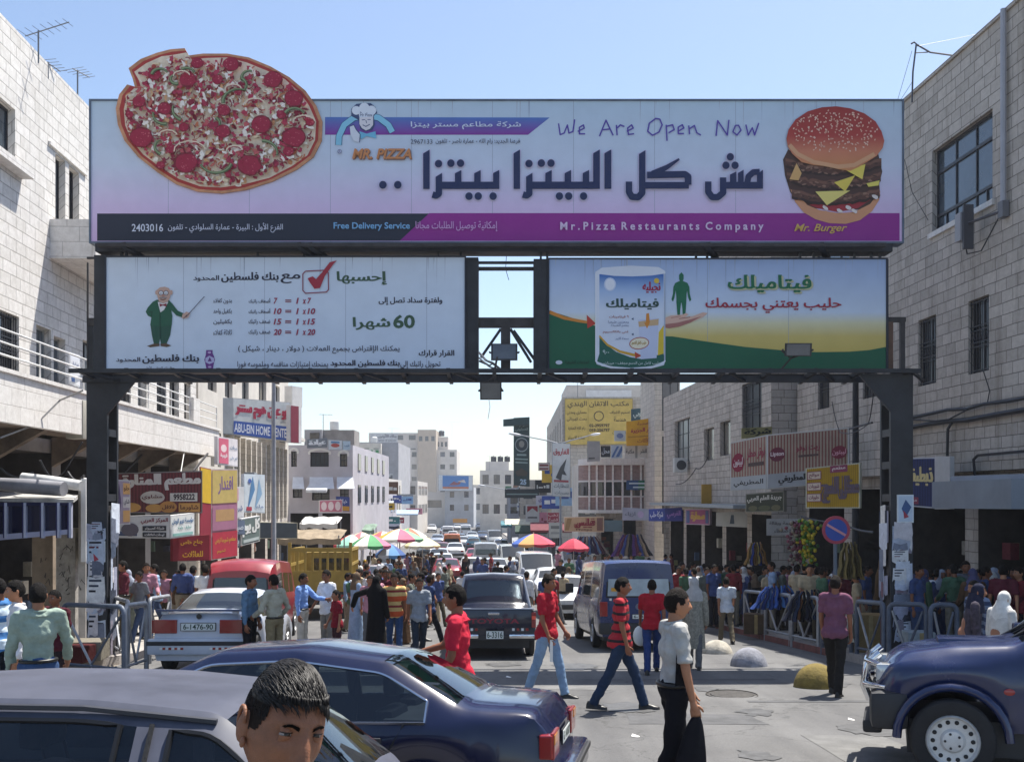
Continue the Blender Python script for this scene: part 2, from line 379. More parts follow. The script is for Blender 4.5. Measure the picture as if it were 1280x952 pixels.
def pavement(name, kin, kout, sgn):
    mb = MB(); st = [y for y in YS if y >= 17.5]; H = 0.14
    def edge(y):                                     # rounded street corner
        if y < 20.5:
            t = (20.5 - y) / 3.0; return kin + sgn * (1 - math.sqrt(max(0, 1 - t * t))) * 3.0
        return kin
    fine = [17.5, 17.6, 17.8, 18.1, 18.5, 19, 19.7, 20.5] + [y for y in st if y > 20.5]
    for a, b in zip(fine, fine[1:]):
        ka, kb = edge(a) + SDX * a, edge(b) + SDX * b; oa, ob = kout + SDX * a, kout + SDX * b
        za, zb = GZ(a) + H, GZ(b) + H; s = sgn * 0.16
        mb.quad((ka + s, a, za), (oa, a, za), (ob, b, zb), (kb + s, b, zb), PAVE, [(ka, a), (oa, a), (ob, b), (kb, b)])
        mb.quad((ka, a, za + .004), (ka + s, a, za + .004), (kb + s, b, zb + .004), (kb, b, zb + .004), KERB)
        mb.quad((ka, a, za - H - .03), (ka, a, za + .004), (kb, b, zb + .004), (kb, b, zb - H - .03), KERBR if sgn > 0 and 20 < a < 34 else KERB)
    mb.quad((edge(17.5) + SDX * 17.5, 17.5, GZ(17.5) - .03), (kout + SDX * 17.5, 17.5, GZ(17.5) - .03), (kout + SDX * 17.5, 17.5, GZ(17.5) + H), (edge(17.5) + SDX * 17.5, 17.5, GZ(17.5) + H), KERB)
    tag(mb.build(name), kind='structure')
pavement('pavement_west', KL, -16, -1); pavement('pavement_east', KR, 16, 1)
# repairs, oil and a manhole in the carriageway
def lay(name, pts, dz, m):
    mb = MB(); c = Vector((sum(p[0] for p in pts) / len(pts), sum(p[1] for p in pts) / len(pts), 0)); n = len(pts)
    mb.add([(p[0], p[1], GZ(p[1]) + dz) for p in pts] + [(c.x, c.y, GZ(c.y) + dz)], [(i, (i + 1) % n, n) for i in range(n)], m); tag(mb.build(name), kind='structure')
PT = mat('asphalt_patch', (.1, .1, .102), .9, var=.35, vs=3, bump=.4, bs=60); PT2 = mat('asphalt_pale_patch', (.165, .163, .158), .9, var=.3, vs=3, bump=.4, bs=60); OIL = mat('oil_stain', (.085, .085, .086), .6, var=.5, vs=6)
_r = random.Random(3)
for i, (x, y, w, h, m_) in enumerate(((2.2, 12.6, 1.6, .8, PT), (3.6, 10.6, .9, 1.6, PT2), (.9, 15.8, 1.1, .6, PT2), (4.4, 14.2, 2.4, .25, PT), (2.7, 16.9, 3.2, .22, PT), (-1.2, 28, 1.5, 3.4, PT), (1.6, 33, 1.2, 4, PT2), (-2.8, 46, 2, 5, PT))):
    lay('road_patch', [(x + u * w / 2 + _r.uniform(-.05, .05), y + v * h / 2 + _r.uniform(-.05, .05)) for u, v in ((-1, -1), (0, -1), (1, -1), (1, 0), (1, 1), (0, 1), (-1, 1), (-1, 0))], .004, m_)
for x, y, q in ((1.5, 13.6, .35), (3.1, 13.2, .22), (4.0, 11.8, .28), (2.4, 10.2, .2), (1.2, 19, .4), (-.2, 19.4, .3), (2.9, 15.6, .18), (5.0, 16.4, .3)): lay('oil_stain', [(x + q * (1 + _r.uniform(-.35, .35)) * math.cos(a), y + q * 1.5 * (1 + _r.uniform(-.35, .35)) * math.sin(a)) for a in [i * .35 for i in range(18)]], .007, OIL)
mb = MB(); mb.lathe([(.001, .012), (.3, .012), (.31, 0), (.36, 0), (.36, .01), (.37, .01), (.37, -.02)], mat('cast_iron', (.07, .065, .06), .6, .6, var=.4, vs=8, bump=.5, bs=40), 28); tag(mb.build('manhole_cover', loc=(3.15, 14.9, GZ(14.9) + .006)), 'round iron manhole cover in the road between the walkers', 'manhole cover')
# ---------------------------------------------------------------- billboard gantry across the street
BLK = mat('gantry_steel', (0.022, 0.024, 0.03), 0.55, var=0.5, vs=2.5, bump=0.15, bs=18)
BLK2 = mat('gantry_rusty_steel', (0.05, 0.045, 0.045), 0.7, var=0.5, vs=4)
_k1, _k0 = 1 / 20.25, 1 / 19.75
def BD(px): t = (px - 111) / (1130 - 111); return 1 / lerp(_k0, _k1, t)        # the boards' plane, a little askew to the street
def BPf(base=0.0):
    def f(px, py, off): d = BD(px) - base - off; q = P(px, py, BD(px)); q.y = d; return q
    return f
BP = BPf()
def bbox(mb, x0, y0, x1, y1, n, f, m):                # steel box given in the board plane; n = towards the street junction, f = away
    a = [BP(x, y, o) for o in (n, -f) for x, y in ((x0, y1), (x1, y1), (x1, y0), (x0, y0))]
    mb.ring([a[:4], a[4:]], m)
g = thing('billboard_gantry', 'black steel gantry spanning the street and carrying three billboards', 'gantry', (0, 20, GZ(20)))
def part(o, root): o.parent = root; o.matrix_parent_inverse = root.matrix_basis.inverted(); return o
def gpost(xf0, xf1, xs0, xs1, pyb):
    """Front plate xf0..xf1, laced side between xs0 and xs1."""
    mb = MB(); zt = BP(xf0, 470, 0).z; zb = GZ(20) + 0.1
    X0, X1 = BP(xf0, 0, 0).x, BP(xf1, 0, 0).x; D = 0.55; y0 = 19.75
    mb.box((X0, y0, zb), (X1, y0 + .03, zt), BLK)
    mb.box((X0, y0 + D, zb), (X1, y0 + D + .03, zt), BLK)
    for X in (X0, X1 - .06):
        for yy in (y0 + .03, y0 + D - .05): mb.box((X, yy, zb), (X + .06, yy + .05, zt), BLK)
        z = zb + .5; k = 0
        while z < zt - .3:
            mb.box((X + .01, y0 + .08, z), (X + .05, y0 + D - .05, z + .14), BLK); z += .62; k += 1
        if True: mb.box((X + .015, y0 + .08, zb), (X + .045, y0 + D - .05, zb + 2.9), BLK2)
    # flared head
    s = 1 if xf0 < 600 else -1
    mb.poly([(X1 if s > 0 else X0, zt - .75), ((X1 + .62) if s > 0 else (X0 - .62), zt - .02), (X1 if s > 0 else X0, zt - .02)][::1], BLK, fn=lambda x, z, o: Vector((x, y0 + .02 - o, z)), th=.05)
    mb.box((X0 - .12, y0 - .1, zb - .02), (X1 + .12, y0 + D + .12, zb + .06), BLK2)
    p = part(mb.build('post'), g)
    # pasted bills
    pm = MB(); r = random.Random(int(xf0)); cols = ['#d4dae4', '#b4bccc', '#dcdcdc', '#c4ccdc', '#7f8696', '#d0ccd0', '#a4a6b8', '#6a7080', '#8a8490', '#3c4250']
    n = 0
    for k in range(30):
        w = (X1 - X0) * r.uniform(.3, .95); x = r.uniform(X0 + .005, X1 - w - .005); hh = r.uniform(.12, .5); z1 = zb + r.uniform(.5, 2.6); n += 1; x2 = x + w; jag = [(x, z1 - hh)]
        for q in range(6): jag.append((lerp(x, x2, (q + .5) / 6), z1 - hh + r.uniform(-.05, .06)))
        jag += [(x2, z1 - hh * r.uniform(.6, 1)), (x2 - r.random() * .03, z1), (lerp(x, x2, .5), z1 - r.random() * .04), (x + r.random() * .05, z1)]
        pm.poly(jag, cloth(r.choice(cols)), fn=lambda a, b, o, n=n: Vector((a, y0 - .004 - n * .0009, b)))
        if r.random() < .6:
            n += 1
            for q in range(3): pm.poly([(lerp(x, x2, .15), z1 - hh * (.2 + q * .2)), (lerp(x, x2, .8 - q * .15), z1 - hh * (.2 + q * .2)), (lerp(x, x2, .8 - q * .15), z1 - hh * (.12 + q * .2)), (lerp(x, x2, .15), z1 - hh * (.12 + q * .2))], cloth(r.choice(['#3a4456', '#6a3a44', '#2c2c34'])), fn=lambda a, b, o, n=n: Vector((a, y0 - .004 - n * .0009, b)))
    sx = X1 + .004 if s > 0 else X0 - .004
    for row in range(16):
        z1 = zb + r.uniform(.6, 2.95); n += 1; hh = r.uniform(.15, .8); ya = y0 + .03 + r.random() * .3; yb = ya + r.uniform(.08, D - (ya - y0))
        pm.poly([(ya, z1 - hh), ((ya + yb) / 2, z1 - hh - r.random() * .06), (yb, z1 - hh + .03), (yb, z1), (ya, z1 + r.random() * .04)], cloth(r.choice(cols + ['#4a5568', '#e8e6e0', '#8a6a72'])),
                fn=lambda a, b, o, n=n: Vector((sx + s * n * .0006, a, b)))
    q = pm.build('pasted_bills', parent=p)
    return p
gpost(108, 134, 134, 145, 830); gpost(1102, 1129, 1090, 1102, 815)
# a framed notice on each post
def notice(x0, y0, x1, y1, cat_label, cols):
    e = BD(x0) - 19.71; mb = MB(); bbox(mb, x0, y0, x1, y1, e, -e + .03, hm('#dfe6ea', .7)); bbox(mb, x0 + 1.5, y0 + 1.5, x1 - 1.5, y1 - 1.5, e + .005, -e, hm(cols[0], .7))
    mb.poly([(x0 + 5, (y0 + y1) / 2), ((x0 + x1) / 2, y0 + 6), (x1 - 3, (y0 + y1) / 2 - 2), ((x0 + x1) / 2, y1 - 6)], hm(cols[1], .6), fn=BPf(e + .01))
    mb.poly([((x0 + x1) / 2 - 3, (y0 + y1) / 2 + 2), ((x0 + x1) / 2 + 4, (y0 + y1) / 2 + 10), ((x0 + x1) / 2 - 2, (y0 + y1) / 2 + 12)], hm('#a23a4a', .6), fn=BPf(e + .013))
    tag(mb.build('paper_notice'), cat_label, 'notice')
notice(1109, 618, 1129, 652, 'pale notice with a blue diamond on the right gantry post', ('#c4d4e4', '#3f5f8f'))
notice(110, 676, 132, 702, 'pale blue notice pasted on the left gantry post', ('#b4c6d8', '#9fb4c9'))
# beams
mb = MB()
bbox(mb, 105, 466, 1134, 471, .70, -.62, BLK); bbox(mb, 105, 470, 1134, 478, .08, .02, BLK); bbox(mb, 108, 464, 1131, 470, -.40, .52, BLK)
for i in range(19):
    x = 118 + i * 55.6; a = BP(x, 468, .66); b = BP(x, 474, -.46); mb.bar(a, b, .07, .09, BLK)
    if i % 2 == 0: mb.bar(BP(x + 8, 470, .6), BP(x + 34, 476, .05), .05, .06, BLK)
part(mb.build('catwalk_beam'), g)
mb = MB(); bbox(mb, 122, 306, 1113, 316, .12, .30, BLK); bbox(mb, 130, 309, 1100, 313, .35, -.2, BLK2)
for x in (152, 158, 322, 380, 386, 548, 576, 676, 684, 870, 884, 1000, 1017, 1068, 1089, 1100): bbox(mb, x - 1.3, 315, x + 1.3, 324, .02, .04, BLK)
for x in (160, 376, 390, 880, 1020): mb.bar(BP(x, 310, .3), BP(x + 16, 321, -.1), .12, .08, BLK)
part(mb.build('upper_beam'), g)
mb = MB()
bbox(mb, 582.6, 322, 598, 466, .03, .35, BLK); bbox(mb, 667, 324, 685, 464, .03, .35, BLK)
bbox(mb, 598, 325, 667, 328, -.1, .16, BLK); bbox(mb, 598, 332, 667, 336, -.1, .18, BLK2); bbox(mb, 598, 396, 667, 408, -.05, .2, BLK2)
bbox(mb, 626, 408, 638, 464, -.05, .2, BLK2)
for a, b in (((626, 410), (601, 446)), ((638, 410), (664, 452)), ((642, 412), (668, 448))): mb.bar(BP(*a, -.1), BP(*b, -.1), .05, .05, BLK)
bbox(mb, 118, 319, 132.6, 466, .02, .4, BLK); 
for x in (103, 113): bbox(mb, x, 325, x + 1.6, 466, -.2, .24, BLK2)
bbox(mb, 103, 318, 120, 320.5, -.2, .24, BLK2); bbox(mb, 103, 395, 118, 405, -.2, .24, BLK2); bbox(mb, 103, 405, 111, 463, -.21, .28, BLK)
bbox(mb, 1108, 324, 1110, 463, .03, .2, BLK); bbox(mb, 1110, 395, 1135, 401, -.1, .18, BLK2); bbox(mb, 1112, 401, 1119, 463, -.1, .18, mat('rust_brown', (.16, .09, .06), .8, var=.4)); bbox(mb, 1128, 401, 1134, 463, -.1, .18, BLK2)
part(mb.build('panel_frame'), g)
# lights
def flood(name, label, c, w, h, tilt, arm):
    t = thing(name, label, 'floodlight', c); mb = MB(); mb.M = Matrix.Rotation(tilt, 4, 'X')
    mb.ring([[(-w / 2, 0, -h / 2), (w / 2, 0, -h / 2), (w / 2, 0, h / 2), (-w / 2, 0, h / 2)], [(-w * .36, .14, -h * .3), (w * .36, .14, -h * .3), (w * .36, .14, h * .3), (-w * .36, .14, h * .3)]], BLK2)
    mb.build('housing', parent=t)
    m2 = MB(); m2.M = mb.M; m2.box((-w * .43, -.012, -h * .42), (w * .43, -.003, h * .42), glass_dark('lamp_glass', (.12, .13, .14), .15)); m2.build('lens', parent=t)
    m3 = MB(); a = Vector(arm); m3.tube([(-w * .55, .02, 0), (-w * .55, .1, 0) + (0,) * 0, tuple(a * .4), tuple(a)], .02, BLK2, 6)
    m3.tube([(w * .55, .02, 0), (w * .55, .1, 0), tuple(a * .4)], .02, BLK2, 6); m3.build('bracket', parent=t)
flood('floodlight', 'boxy black floodlight in the gap between the two lower billboards', BP(630.5, 443, .35), .5, .36, R(-20), (0, .35, .1))
flood('floodlight', 'grey floodlight hanging below the catwalk in mid street', BP(614.5, 493, .75), .4, .36, R(25), (.12, -.05, .62))
flood('floodlight', 'black floodlight in front of the milk billboard', BP(980, 446, 1.0), .5, .24, R(10), (-.25, .35, -.35))
mb = MB()
r = random.Random(4)
for i in range(5):
    mb.tube([BP(598 + r.random() * 4, 440 + r.random() * 14, .2), BP(606 + r.random() * 8, 452 + r.random() * 10, .35), BP(616, 455 + r.random() * 8, .3), BP(626, 462, .1)], .018, BLK2 if i % 2 else hm('#9a9a98', .8), 5)
mb.tube([BP(612, 503, .7), BP(613.5, 512, .7), BP(611, 527, .7)], .006, hm('#ded8d0', .8), 4); mb.tube([BP(633, 320, 0), BP(632, 336, 0), BP(636, 350, 0)], .006, BLK2, 4)
tag(mb.build('power_cable'), 'tangled cables beside the lower middle floodlight', 'cable')

# ---------------------------------------------------------------- the adverts
class Art:
    """Flat printed or cut-out artwork in the board plane; each piece lies a hair in front of the one before."""
    def __init__(s, base, step=.0003): s.mb = MB(); s.o = base; s.step = step
    def fn(s): s.o += s.step; return BPf(s.o)
    def poly(s, pts, c, rough=.6, th=0.0, m=None, holes=()): s.mb.poly(pts, m or hm(c, rough, var=.06, vs=2), holes=holes, fn=s.fn(), th=th); return s
    def rect(s, x0, y0, x1, y1, c): return s.poly([(x0, y1), (x1, y1), (x1, y0), (x0, y0)], c)
    def disc(s, x, y, rx, ry, c, n=18, ang=0.0, jit=0.0, r=None, m=None):
        pts = []
        for k in range(n):
            a = 2 * math.pi * k / n; q = 1 + (r.uniform(-jit, jit) if r else 0); u, v = rx * q * math.cos(a), ry * q * math.sin(a)
            pts.append((x + u * math.cos(ang) - v * math.sin(ang), y + u * math.sin(ang) + v * math.cos(ang)))
        return s.poly(pts, c, m=m)
    def line(s, pts, w, c, round_=True):
        w0, w1 = (w, w) if not isinstance(w, tuple) else w; k = len(pts) - 1
        for i, ((x0, y0), (x1, y1)) in enumerate(zip(pts, pts[1:])):
            L = math.hypot(x1 - x0, y1 - y0) or 1; nx, ny = -(y1 - y0) / L, (x1 - x0) / L; a = lerp(w0, w1, i / k) / 2; b = lerp(w0, w1, (i + 1) / k) / 2
            s.poly([(x0 + nx * a, y0 + ny * a), (x1 + nx * b, y1 + ny * b), (x1 - nx * b, y1 - ny * b), (x0 - nx * a, y0 - ny * a)], c)
            if round_ and i > 0: s.disc(x0, y0, a, a, c, 10)
        return s
    def text(s, t, x0, y0, x1, y1, c, bold=0.0, shear=0.0): put_text(s.mb, t, x0, y1, x1, y0, hm(c, .6, var=.05), fn=s.fn(), bold=bold, shear=shear); return s
    def done(s, name, parent): return part(s.mb.build(name), parent) if not parent.parent else s.mb.build(name, parent=parent)
def board(label, corners, depth, m, frame_m, fr):
    """A billboard: printed face with its own UV, sheet-metal box behind, frame."""
    (x0, y0), (x1, y1) = corners; t = thing('billboard', label, 'billboard', BP((x0 + x1) / 2, y1, 0))
    mb = MB(); mb.add([BP(x, y, .06) for x, y in ((x0, y1), (x1, y1), (x1, y0), (x0, y0))], [(0, 1, 2, 3)], m, [[(0, 0), (1, 0), (1, 1), (0, 1)]])
    part(mb.build('printed_face'), t)
    mb = MB(); x = x0 + 96                           # joints of the vinyl sheets and a few runs of dirt
    while x < x1 - 40: mb.add([BP(u, v, .0606) for u, v in ((x, y1), (x + .45, y1), (x + .45, y0), (x, y0))], [(0, 1, 2, 3)], hm('#98a0b4', .6)); x += 101
    rq = random.Random(int(x0))
    for k in range(26):
        u = rq.uniform(x0 + 4, x1 - 4); L = rq.uniform(6, 46); mb.poly([(u, y0 + L), (u + rq.uniform(.3, .9), y0), (u - .2, y0)], hm(rq.choice(['#9aa6bc', '#a8b0c4', '#b4bccc']), .7), fn=BPf(.0609))
    part(mb.build('sheet_joint'), t)
    mb = MB(); bbox(mb, x0 - fr, y0 - fr, x1 + fr, y1 + fr, .055, depth, frame_m)
    for a in ((x0 - fr, y0 - fr, x1 + fr, y0), (x0 - fr, y1, x1 + fr, y1 + fr), (x0 - fr, y0, x0, y1), (x1, y0, x1 + fr, y1)): bbox(mb, *a, .085, -.056, frame_m)
    part(mb.build('frame'), t); return t
# --- upper board: pizza restaurant
TB = board('long lilac pizza restaurant billboard along the top of the gantry', ((115.5, 128), (1126, 303)), .25,
           ramp_mat('print_lilac', [(0, '#e2bfe4'), (.25, '#e2cdee'), (.55, '#d6dff2'), (1, '#c6daea')]), mat('frame_bluegrey', (.12, .16, .22), .5, var=.4, vs=2), 2.2)
def subpart(o, root): return part(o, root)
A = Art(.061); A.poly([(123, 302), (500, 302), (537, 268), (123, 268)], '#232a3c').poly([(500, 302), (1123, 302), (1123, 267.5), (537, 267.5)], '#97288f')
A.mb.add([BP(x, y, .0625) for x, y in ((407, 170), (660, 170), (687, 148.5), (407, 148))], [(0, 1, 2, 3)], ramp_mat('print_blue_magenta', [(0, '#8d3f9e'), (.4, '#7a62b4'), (1, '#5a82c6')]), [[(0, 0), (.9, 0), (1, 1), (0, 1)]])
A.done('colour_bands', TB)
A = Art(.066)
def title(A, c, e):
    def bar(x0, y0, x1, y1, sl=0): A.poly([(x0 - e, y1 + e), (x1 + e, y1 + e), (x1 + e, y0 - e - sl), (x0 - e, y0 - e + sl * .6)], c)
    for s in (0, 112.5):
        bar(529.5 + s, 192, 537.5 + s, 238, 3); bar(545 + s, 221, 553 + s, 240, 3)
        A.line([(549 + s, 236), (549 + s, 244), (545.5 + s, 246.3), (541 + s, 245)], 8 + 2 * e, c)
        bar(545 + s, 229, (624 if s == 0 else 749), 238)
        bar(569 + s, 217, 577 + s, 230, 2.5); bar(593 + s, 217, 601 + s, 230, 2.5)
        for x, y in ((548.6, 206.6), (564, 206), (576, 206), (586.5, 247), (598, 247), (616.5, 247)): A.disc(x + s, y, 4.6 + e, 4.8 + e, c, 16)
    bar(616.5, 217, 624.2, 238, 2.5); bar(728, 217, 736, 232, 2.5); bar(741, 192, 749.3, 238, 3); bar(755, 192, 763.5, 238, 3)
    bar(798, 193, 806, 236, 3); A.line([(802, 234), (802, 243), (797, 248.5), (789, 248), (785.5, 242), (785.5, 229)], 8 + 2 * e, c)
    bar(802, 229.5, 860, 237.8); A.line([(808, 221), (855, 220), (859, 223), (859, 233)], 8.4 + 2 * e, c); A.line([(815, 220), (833, 211), (848, 201)], (9 + 2 * e, 2.5 + 2 * e), c)
    A.line([(884, 229), (884, 242), (889, 248.5), (896, 248.5), (902.5, 243), (902.5, 224)], 8 + 2 * e, c); bar(903, 229.5, 952, 238)
    bar(911, 219, 919, 232, 2.5); bar(921, 217, 928, 232, 2.5); bar(944.5, 218, 952, 238, 3.5); A.line([(932, 233), (934, 223), (940, 217.5), (948, 217)], 7.5 + 2 * e, c)
    for x, y in ((911.4, 198.5), (906, 209), (917.3, 209)): A.disc(x, y, 4.5 + e, 4.7 + e, c, 16)
    for x in (479.5, 498): A.disc(x, 233.3, 4.7 + e, 4.9 + e, c, 16)
title(A, '#d8d2ec', 1.3); title(A, '#1e2c58', 0)
A.done('headline', TB)
A = Art(.066)
# handwritten line
HW = [[(698, 156), (700, 170), (705, 168), (709, 158), (711, 168), (716, 166), (718, 151)], [(722, 166), (730, 162), (729, 158), (724, 161), (724, 169), (731, 169)],
      [(749, 172), (757, 152), (766, 171)], [(753, 164), (763, 163)], [(770, 158), (771, 171)], [(771, 162), (775, 158), (780, 160)], [(783, 166), (791, 162), (789, 158), (784, 162), (785, 170), (792, 169)],
      [(819, 150), (811, 156), (809, 166), (815, 171), (823, 167), (827, 158), (824, 151), (818, 150)], [(832, 158), (833, 178)], [(832, 160), (840, 158), (842, 164), (835, 168)],
      [(847, 166), (854, 162), (852, 158), (847, 161), (847, 169), (854, 169)], [(860, 159), (861, 170)], [(861, 163), (867, 159), (870, 168), (875, 171)],
      [(894, 172), (896, 153), (908, 171), (910, 152)], [(918, 159), (915, 167), (920, 171), (925, 165), (922, 159), (918, 159)], [(931, 158), (934, 171), (939, 162), (942, 171), (947, 156)]]
for s_ in HW: A.line(s_, 1.7, '#5b45a8')
A.text('شركة مطاعم مستر بيتزا', 514, 154, 651, 164, '#dfe6f4', .012).text('2967133', 514, 176.5, 541, 182, '#2b2b40').text('فرعنا الجديد: رام الله - عمارة ناصر - تلفون', 545, 175.5, 650, 183.5, '#2b2b40', .005)
A.text('2403016', 167, 281.5, 206, 291, '#d8dcea', .012).text('الفرع الأول : البيرة - عمارة السلوادي - تلفون', 212, 280, 355, 292.5, '#cfd2e2', .006)
A.text('Free Delivery Service', 418, 279.5, 513, 290, '#7fb4de', .02).text('إمكانية توصيل الطلبات مجاناً'.replace('ً', ''), 520, 278, 622, 291, '#d7a5d8', .01)
A.text(' '.join('Mr.Pizza') + '  ' + ' '.join('Restaurants') + '  ' + ' '.join('Company'), 700, 279, 953, 292, '#e3c9e6', .025)
A.text('Mr. Burger', 991, 281.5, 1057, 293.5, '#dcb25c', .015, .35)
A.text('MR. PIZZA', 442, 189, 516, 202, '#7b5548', .03, .25).text('MR. PIZZA', 441, 187.8, 515, 200.8, '#d08a55', .03, .25).disc(425.5, 191.5, 2.6, 2.6, '#555a78').disc(425.5, 191.5, 2, 2, '#c3c6e0')
A.text('R', 424.5, 190, 426.6, 193, '#555a78')
A.done('lettering', TB)
A = Art(.067)       # cook emblem over an arch
for c, e in (('#3a5a86', 1.4), ('#8fd0ea', 0)):
    A.line([(424, 183), (424.5, 172), (431, 158), (443, 149), (458, 146), (474, 149), (486, 158), (491, 167)], 7 + e, c)
A.poly([(440, 147), (440, 138), (446, 132), (455, 131), (464, 131), (470, 136), (472, 143), (468, 147), (469, 158), (466, 164), (458, 166), (451, 163), (449, 152)], '#3d4f78')
for x, y, r_ in ((446, 140, 5.5), (456, 137, 6.5), (465, 140, 6)): A.disc(x, y, r_, r_, '#e6ecf6', 14)
A.poly([(449, 143), (468, 143), (467, 148), (450, 149)], '#dfe6f2').poly([(450, 149), (467, 148), (467, 158), (463, 163), (458, 165), (453, 162), (450, 157)], '#e4e0e6')
A.line([(453, 152), (457, 151.5)], .9, '#3d4f78').line([(460, 151.5), (464, 151.5)], .9, '#3d4f78').line([(454, 158), (458, 160), (463, 157.5)], 1, '#3d4f78').line([(458, 152), (459, 156)], .8, '#3d4f78')
A.poly([(450, 166), (459, 169), (470, 166), (471, 175), (459, 172), (452, 176)], '#74bfe0').poly([(438, 160), (443, 158), (446, 164), (451, 170), (450, 180), (443, 178), (439, 170)], '#dfe4ef').line([(438, 160), (443, 158), (446, 164), (451, 170), (450, 180)], .9, '#3d4f78')
A.text('Mr Pizza', 451, 144, 466, 147.5, '#3d4f78'); A.done('emblem', TB)
# pizza cut-out
PO = [(485, 262), (530, 228), (590, 205), (640, 192), (693, 188), (708, 215), (760, 208), (850, 208), (930, 222), (1010, 255), (1080, 295), (1140, 345), (1180, 400), (1203, 460), (1200, 530), (1170, 590), (1110, 635), (1020, 680), (920, 712), (830, 725), (740, 718), (660, 690), (590, 645), (520, 590), (470, 530), (445, 470), (438, 410), (450, 360), (480, 322), (508, 330), (500, 300)]
PO = [(x / 2.976, y / 2.976) for x, y in PO]
pc = part(link('pizza_cutout', None), TB)
def inset(pts, q, cx=276, cy=153): return [(cx + (x - cx) * q, cy + (y - cy) * q) for x, y in pts]
r = random.Random(3)
CRUST = mat('pizza_crust', hexc('#cf946e'), .7, var=.35, vs=4); CHEESE = mat('pizza_cheese', hexc('#f2dac0'), .55, var=.3, vs=5)
A = Art(.068); A.poly(PO, '', th=.03, m=CRUST); A.o += .03; A.done('crust', pc)
A2 = Art(A.o + .001); A2.poly(inset(PO, .965), '#b23a33'); A2.poly([(x + r.uniform(-1.5, 1.5), y + r.uniform(-1.5, 1.5)) for x, y in inset(PO, .93)], '', m=CHEESE); A2.done('cheese', pc)
def inside(x, y): 
    c = False; q = inset(PO, .9 if y > 110 else .86)
    for (x0, y0), (x1, y1) in zip(q, q[1:] + q[:1]):
        if (y0 > y) != (y1 > y) and x < (x1 - x0) * (y - y0) / (y1 - y0) + x0: c = not c
    return c
A3 = Art(A2.o + .001, .000025)
for k in range(2200):
    x, y = r.uniform(150, 402), r.uniform(66, 240)
    if not inside(x, y): continue
    c = r.choice(['#e0a877', '#f6ead6', '#f6ead6', '#efd9b4', '#c9744e', '#b5483c', '#d9b48a', '#efe3d0', '#a8453a', '#f8f0e0', '#9a2840', '#8f2a3e', '#c98a5e', '#b04458', '#a03048', '#8a2038', '#c46a5e'])
    if r.random() < .45: A3.disc(x, y, r.uniform(1.2, 4.6), r.uniform(.9, 3.2), c, 9, r.random() * 3, .35, r)
    else:
        a = r.random() * 6.3; q = r.uniform(3, 8); A3.line([(x + q * math.cos(a + t), y + q * .75 * math.sin(a + t)) for t in (0, .5, 1.0, 1.5)], r.uniform(.9, 1.8), c, False)
for k in range(900):
    x, y = r.uniform(150, 402), r.uniform(66, 240)
    if inside(x, y): A3.disc(x, y, r.uniform(1.5, 5), r.uniform(1.2, 3.2), r.choice(['#a82a48', '#b83a54', '#8f2038', '#c45a5e', '#f4e8dc', '#f6eee4', '#b8344e']), 10, r.random() * 3, .45, r)
A3.done('toppings', pc)
A4 = Art(A3.o + .001, .00004)
for x, y, q in ((575, 280, 33), (705, 300, 42), (740, 235, 30), (820, 300, 28), (872, 240, 40), (1035, 300, 46), (1115, 375, 47), (515, 388, 32), (615, 415, 36), (845, 422, 33), (990, 478, 50), (1115, 530, 57), (525, 530, 57), (697, 630, 58), (945, 640, 58), (840, 505, 38), (640, 575, 26), (1070, 440, 24), (600, 640, 22), (690, 490, 25), (900, 350, 20), (1180, 470, 22), (1095, 585, 28), (480, 440, 20)):
    x /= 2.976; y /= 2.976; q /= 4.0; x = 276 + (x - 276) * .95; y = 153 + (y - 153) * .93
    A4.disc(x, y, q * 1.02, q * .9, '#7e1d2a', 16, 0, .06, r); A4.disc(x - .3, y - .4, q * .93, q * .8, '#a51d3e', 16, 0, .12, r)
    for k in range(int(q * 1.3)): A4.disc(x + r.uniform(-.65, .65) * q, y + r.uniform(-.6, .6) * q, r.uniform(.4, 1.1), r.uniform(.3, .8), r.choice(['#d06070', '#d87a80', '#8c1626']), 6)
A4.done('pepperoni', pc)
A5 = Art(A4.o + .001, .0001)
for x, y, q, a0, a1 in ((655, 270, 22, 1.2, 4.6), (590, 252, 32, 3.3, 5.8), (905, 385, 60, 3.0, 5.2), (610, 440, 45, 1.4, 3.4), (610, 575, 38, 2.0, 4.2), (815, 630, 62, .3, 2.8), (1000, 600, 58, 4.7, 6.5), (950, 262, 30, 2.6, 5.0), (795, 480, 35, 5.3, 6.4), (900, 300, 36, 5.2, 6.9), (700, 420, 55, 2.0, 3.5), (1130, 450, 40, 3.6, 5.9), (700, 250, 30, 4, 6)):
    x /= 2.976; y /= 2.976; q /= 3.1; x = 276 + (x - 276) * .92; y = 153 + (y - 153) * (.78 if y < 110 else .88); P_ = [(x + q * math.cos(lerp(a0, a1, t / 8)), y + q * .8 * math.sin(lerp(a0, a1, t / 8))) for t in range(9)]
    A5.line(P_, (4.6, 2.4), '#4f5f3c'); A5.line([(u - .4, v - .5) for u, v in P_], (2.2, 1.0), '#8c9c72')
for x, y, q in ((690, 300, 30), (720, 575, 58), (885, 575, 30), (640, 520, 34), (880, 350, 30), (1140, 470, 40), (960, 405, 36)):
    x /= 2.976; y /= 2.976; q /= 2.976; A5.line([(x + q * math.cos(t), y + q * .6 * math.sin(t)) for t in (3, 3.5, 4, 4.6, 5.2, 5.8, 6.2)], 1.4, '#f0dcc0'); A5.line([(x + q * .8 * math.cos(t), y + q * .45 * math.sin(t)) for t in (3.2, 3.8, 4.6, 5.4, 6)], 1.1, '#a63f4a')
A5.done('pepper_slices', pc)
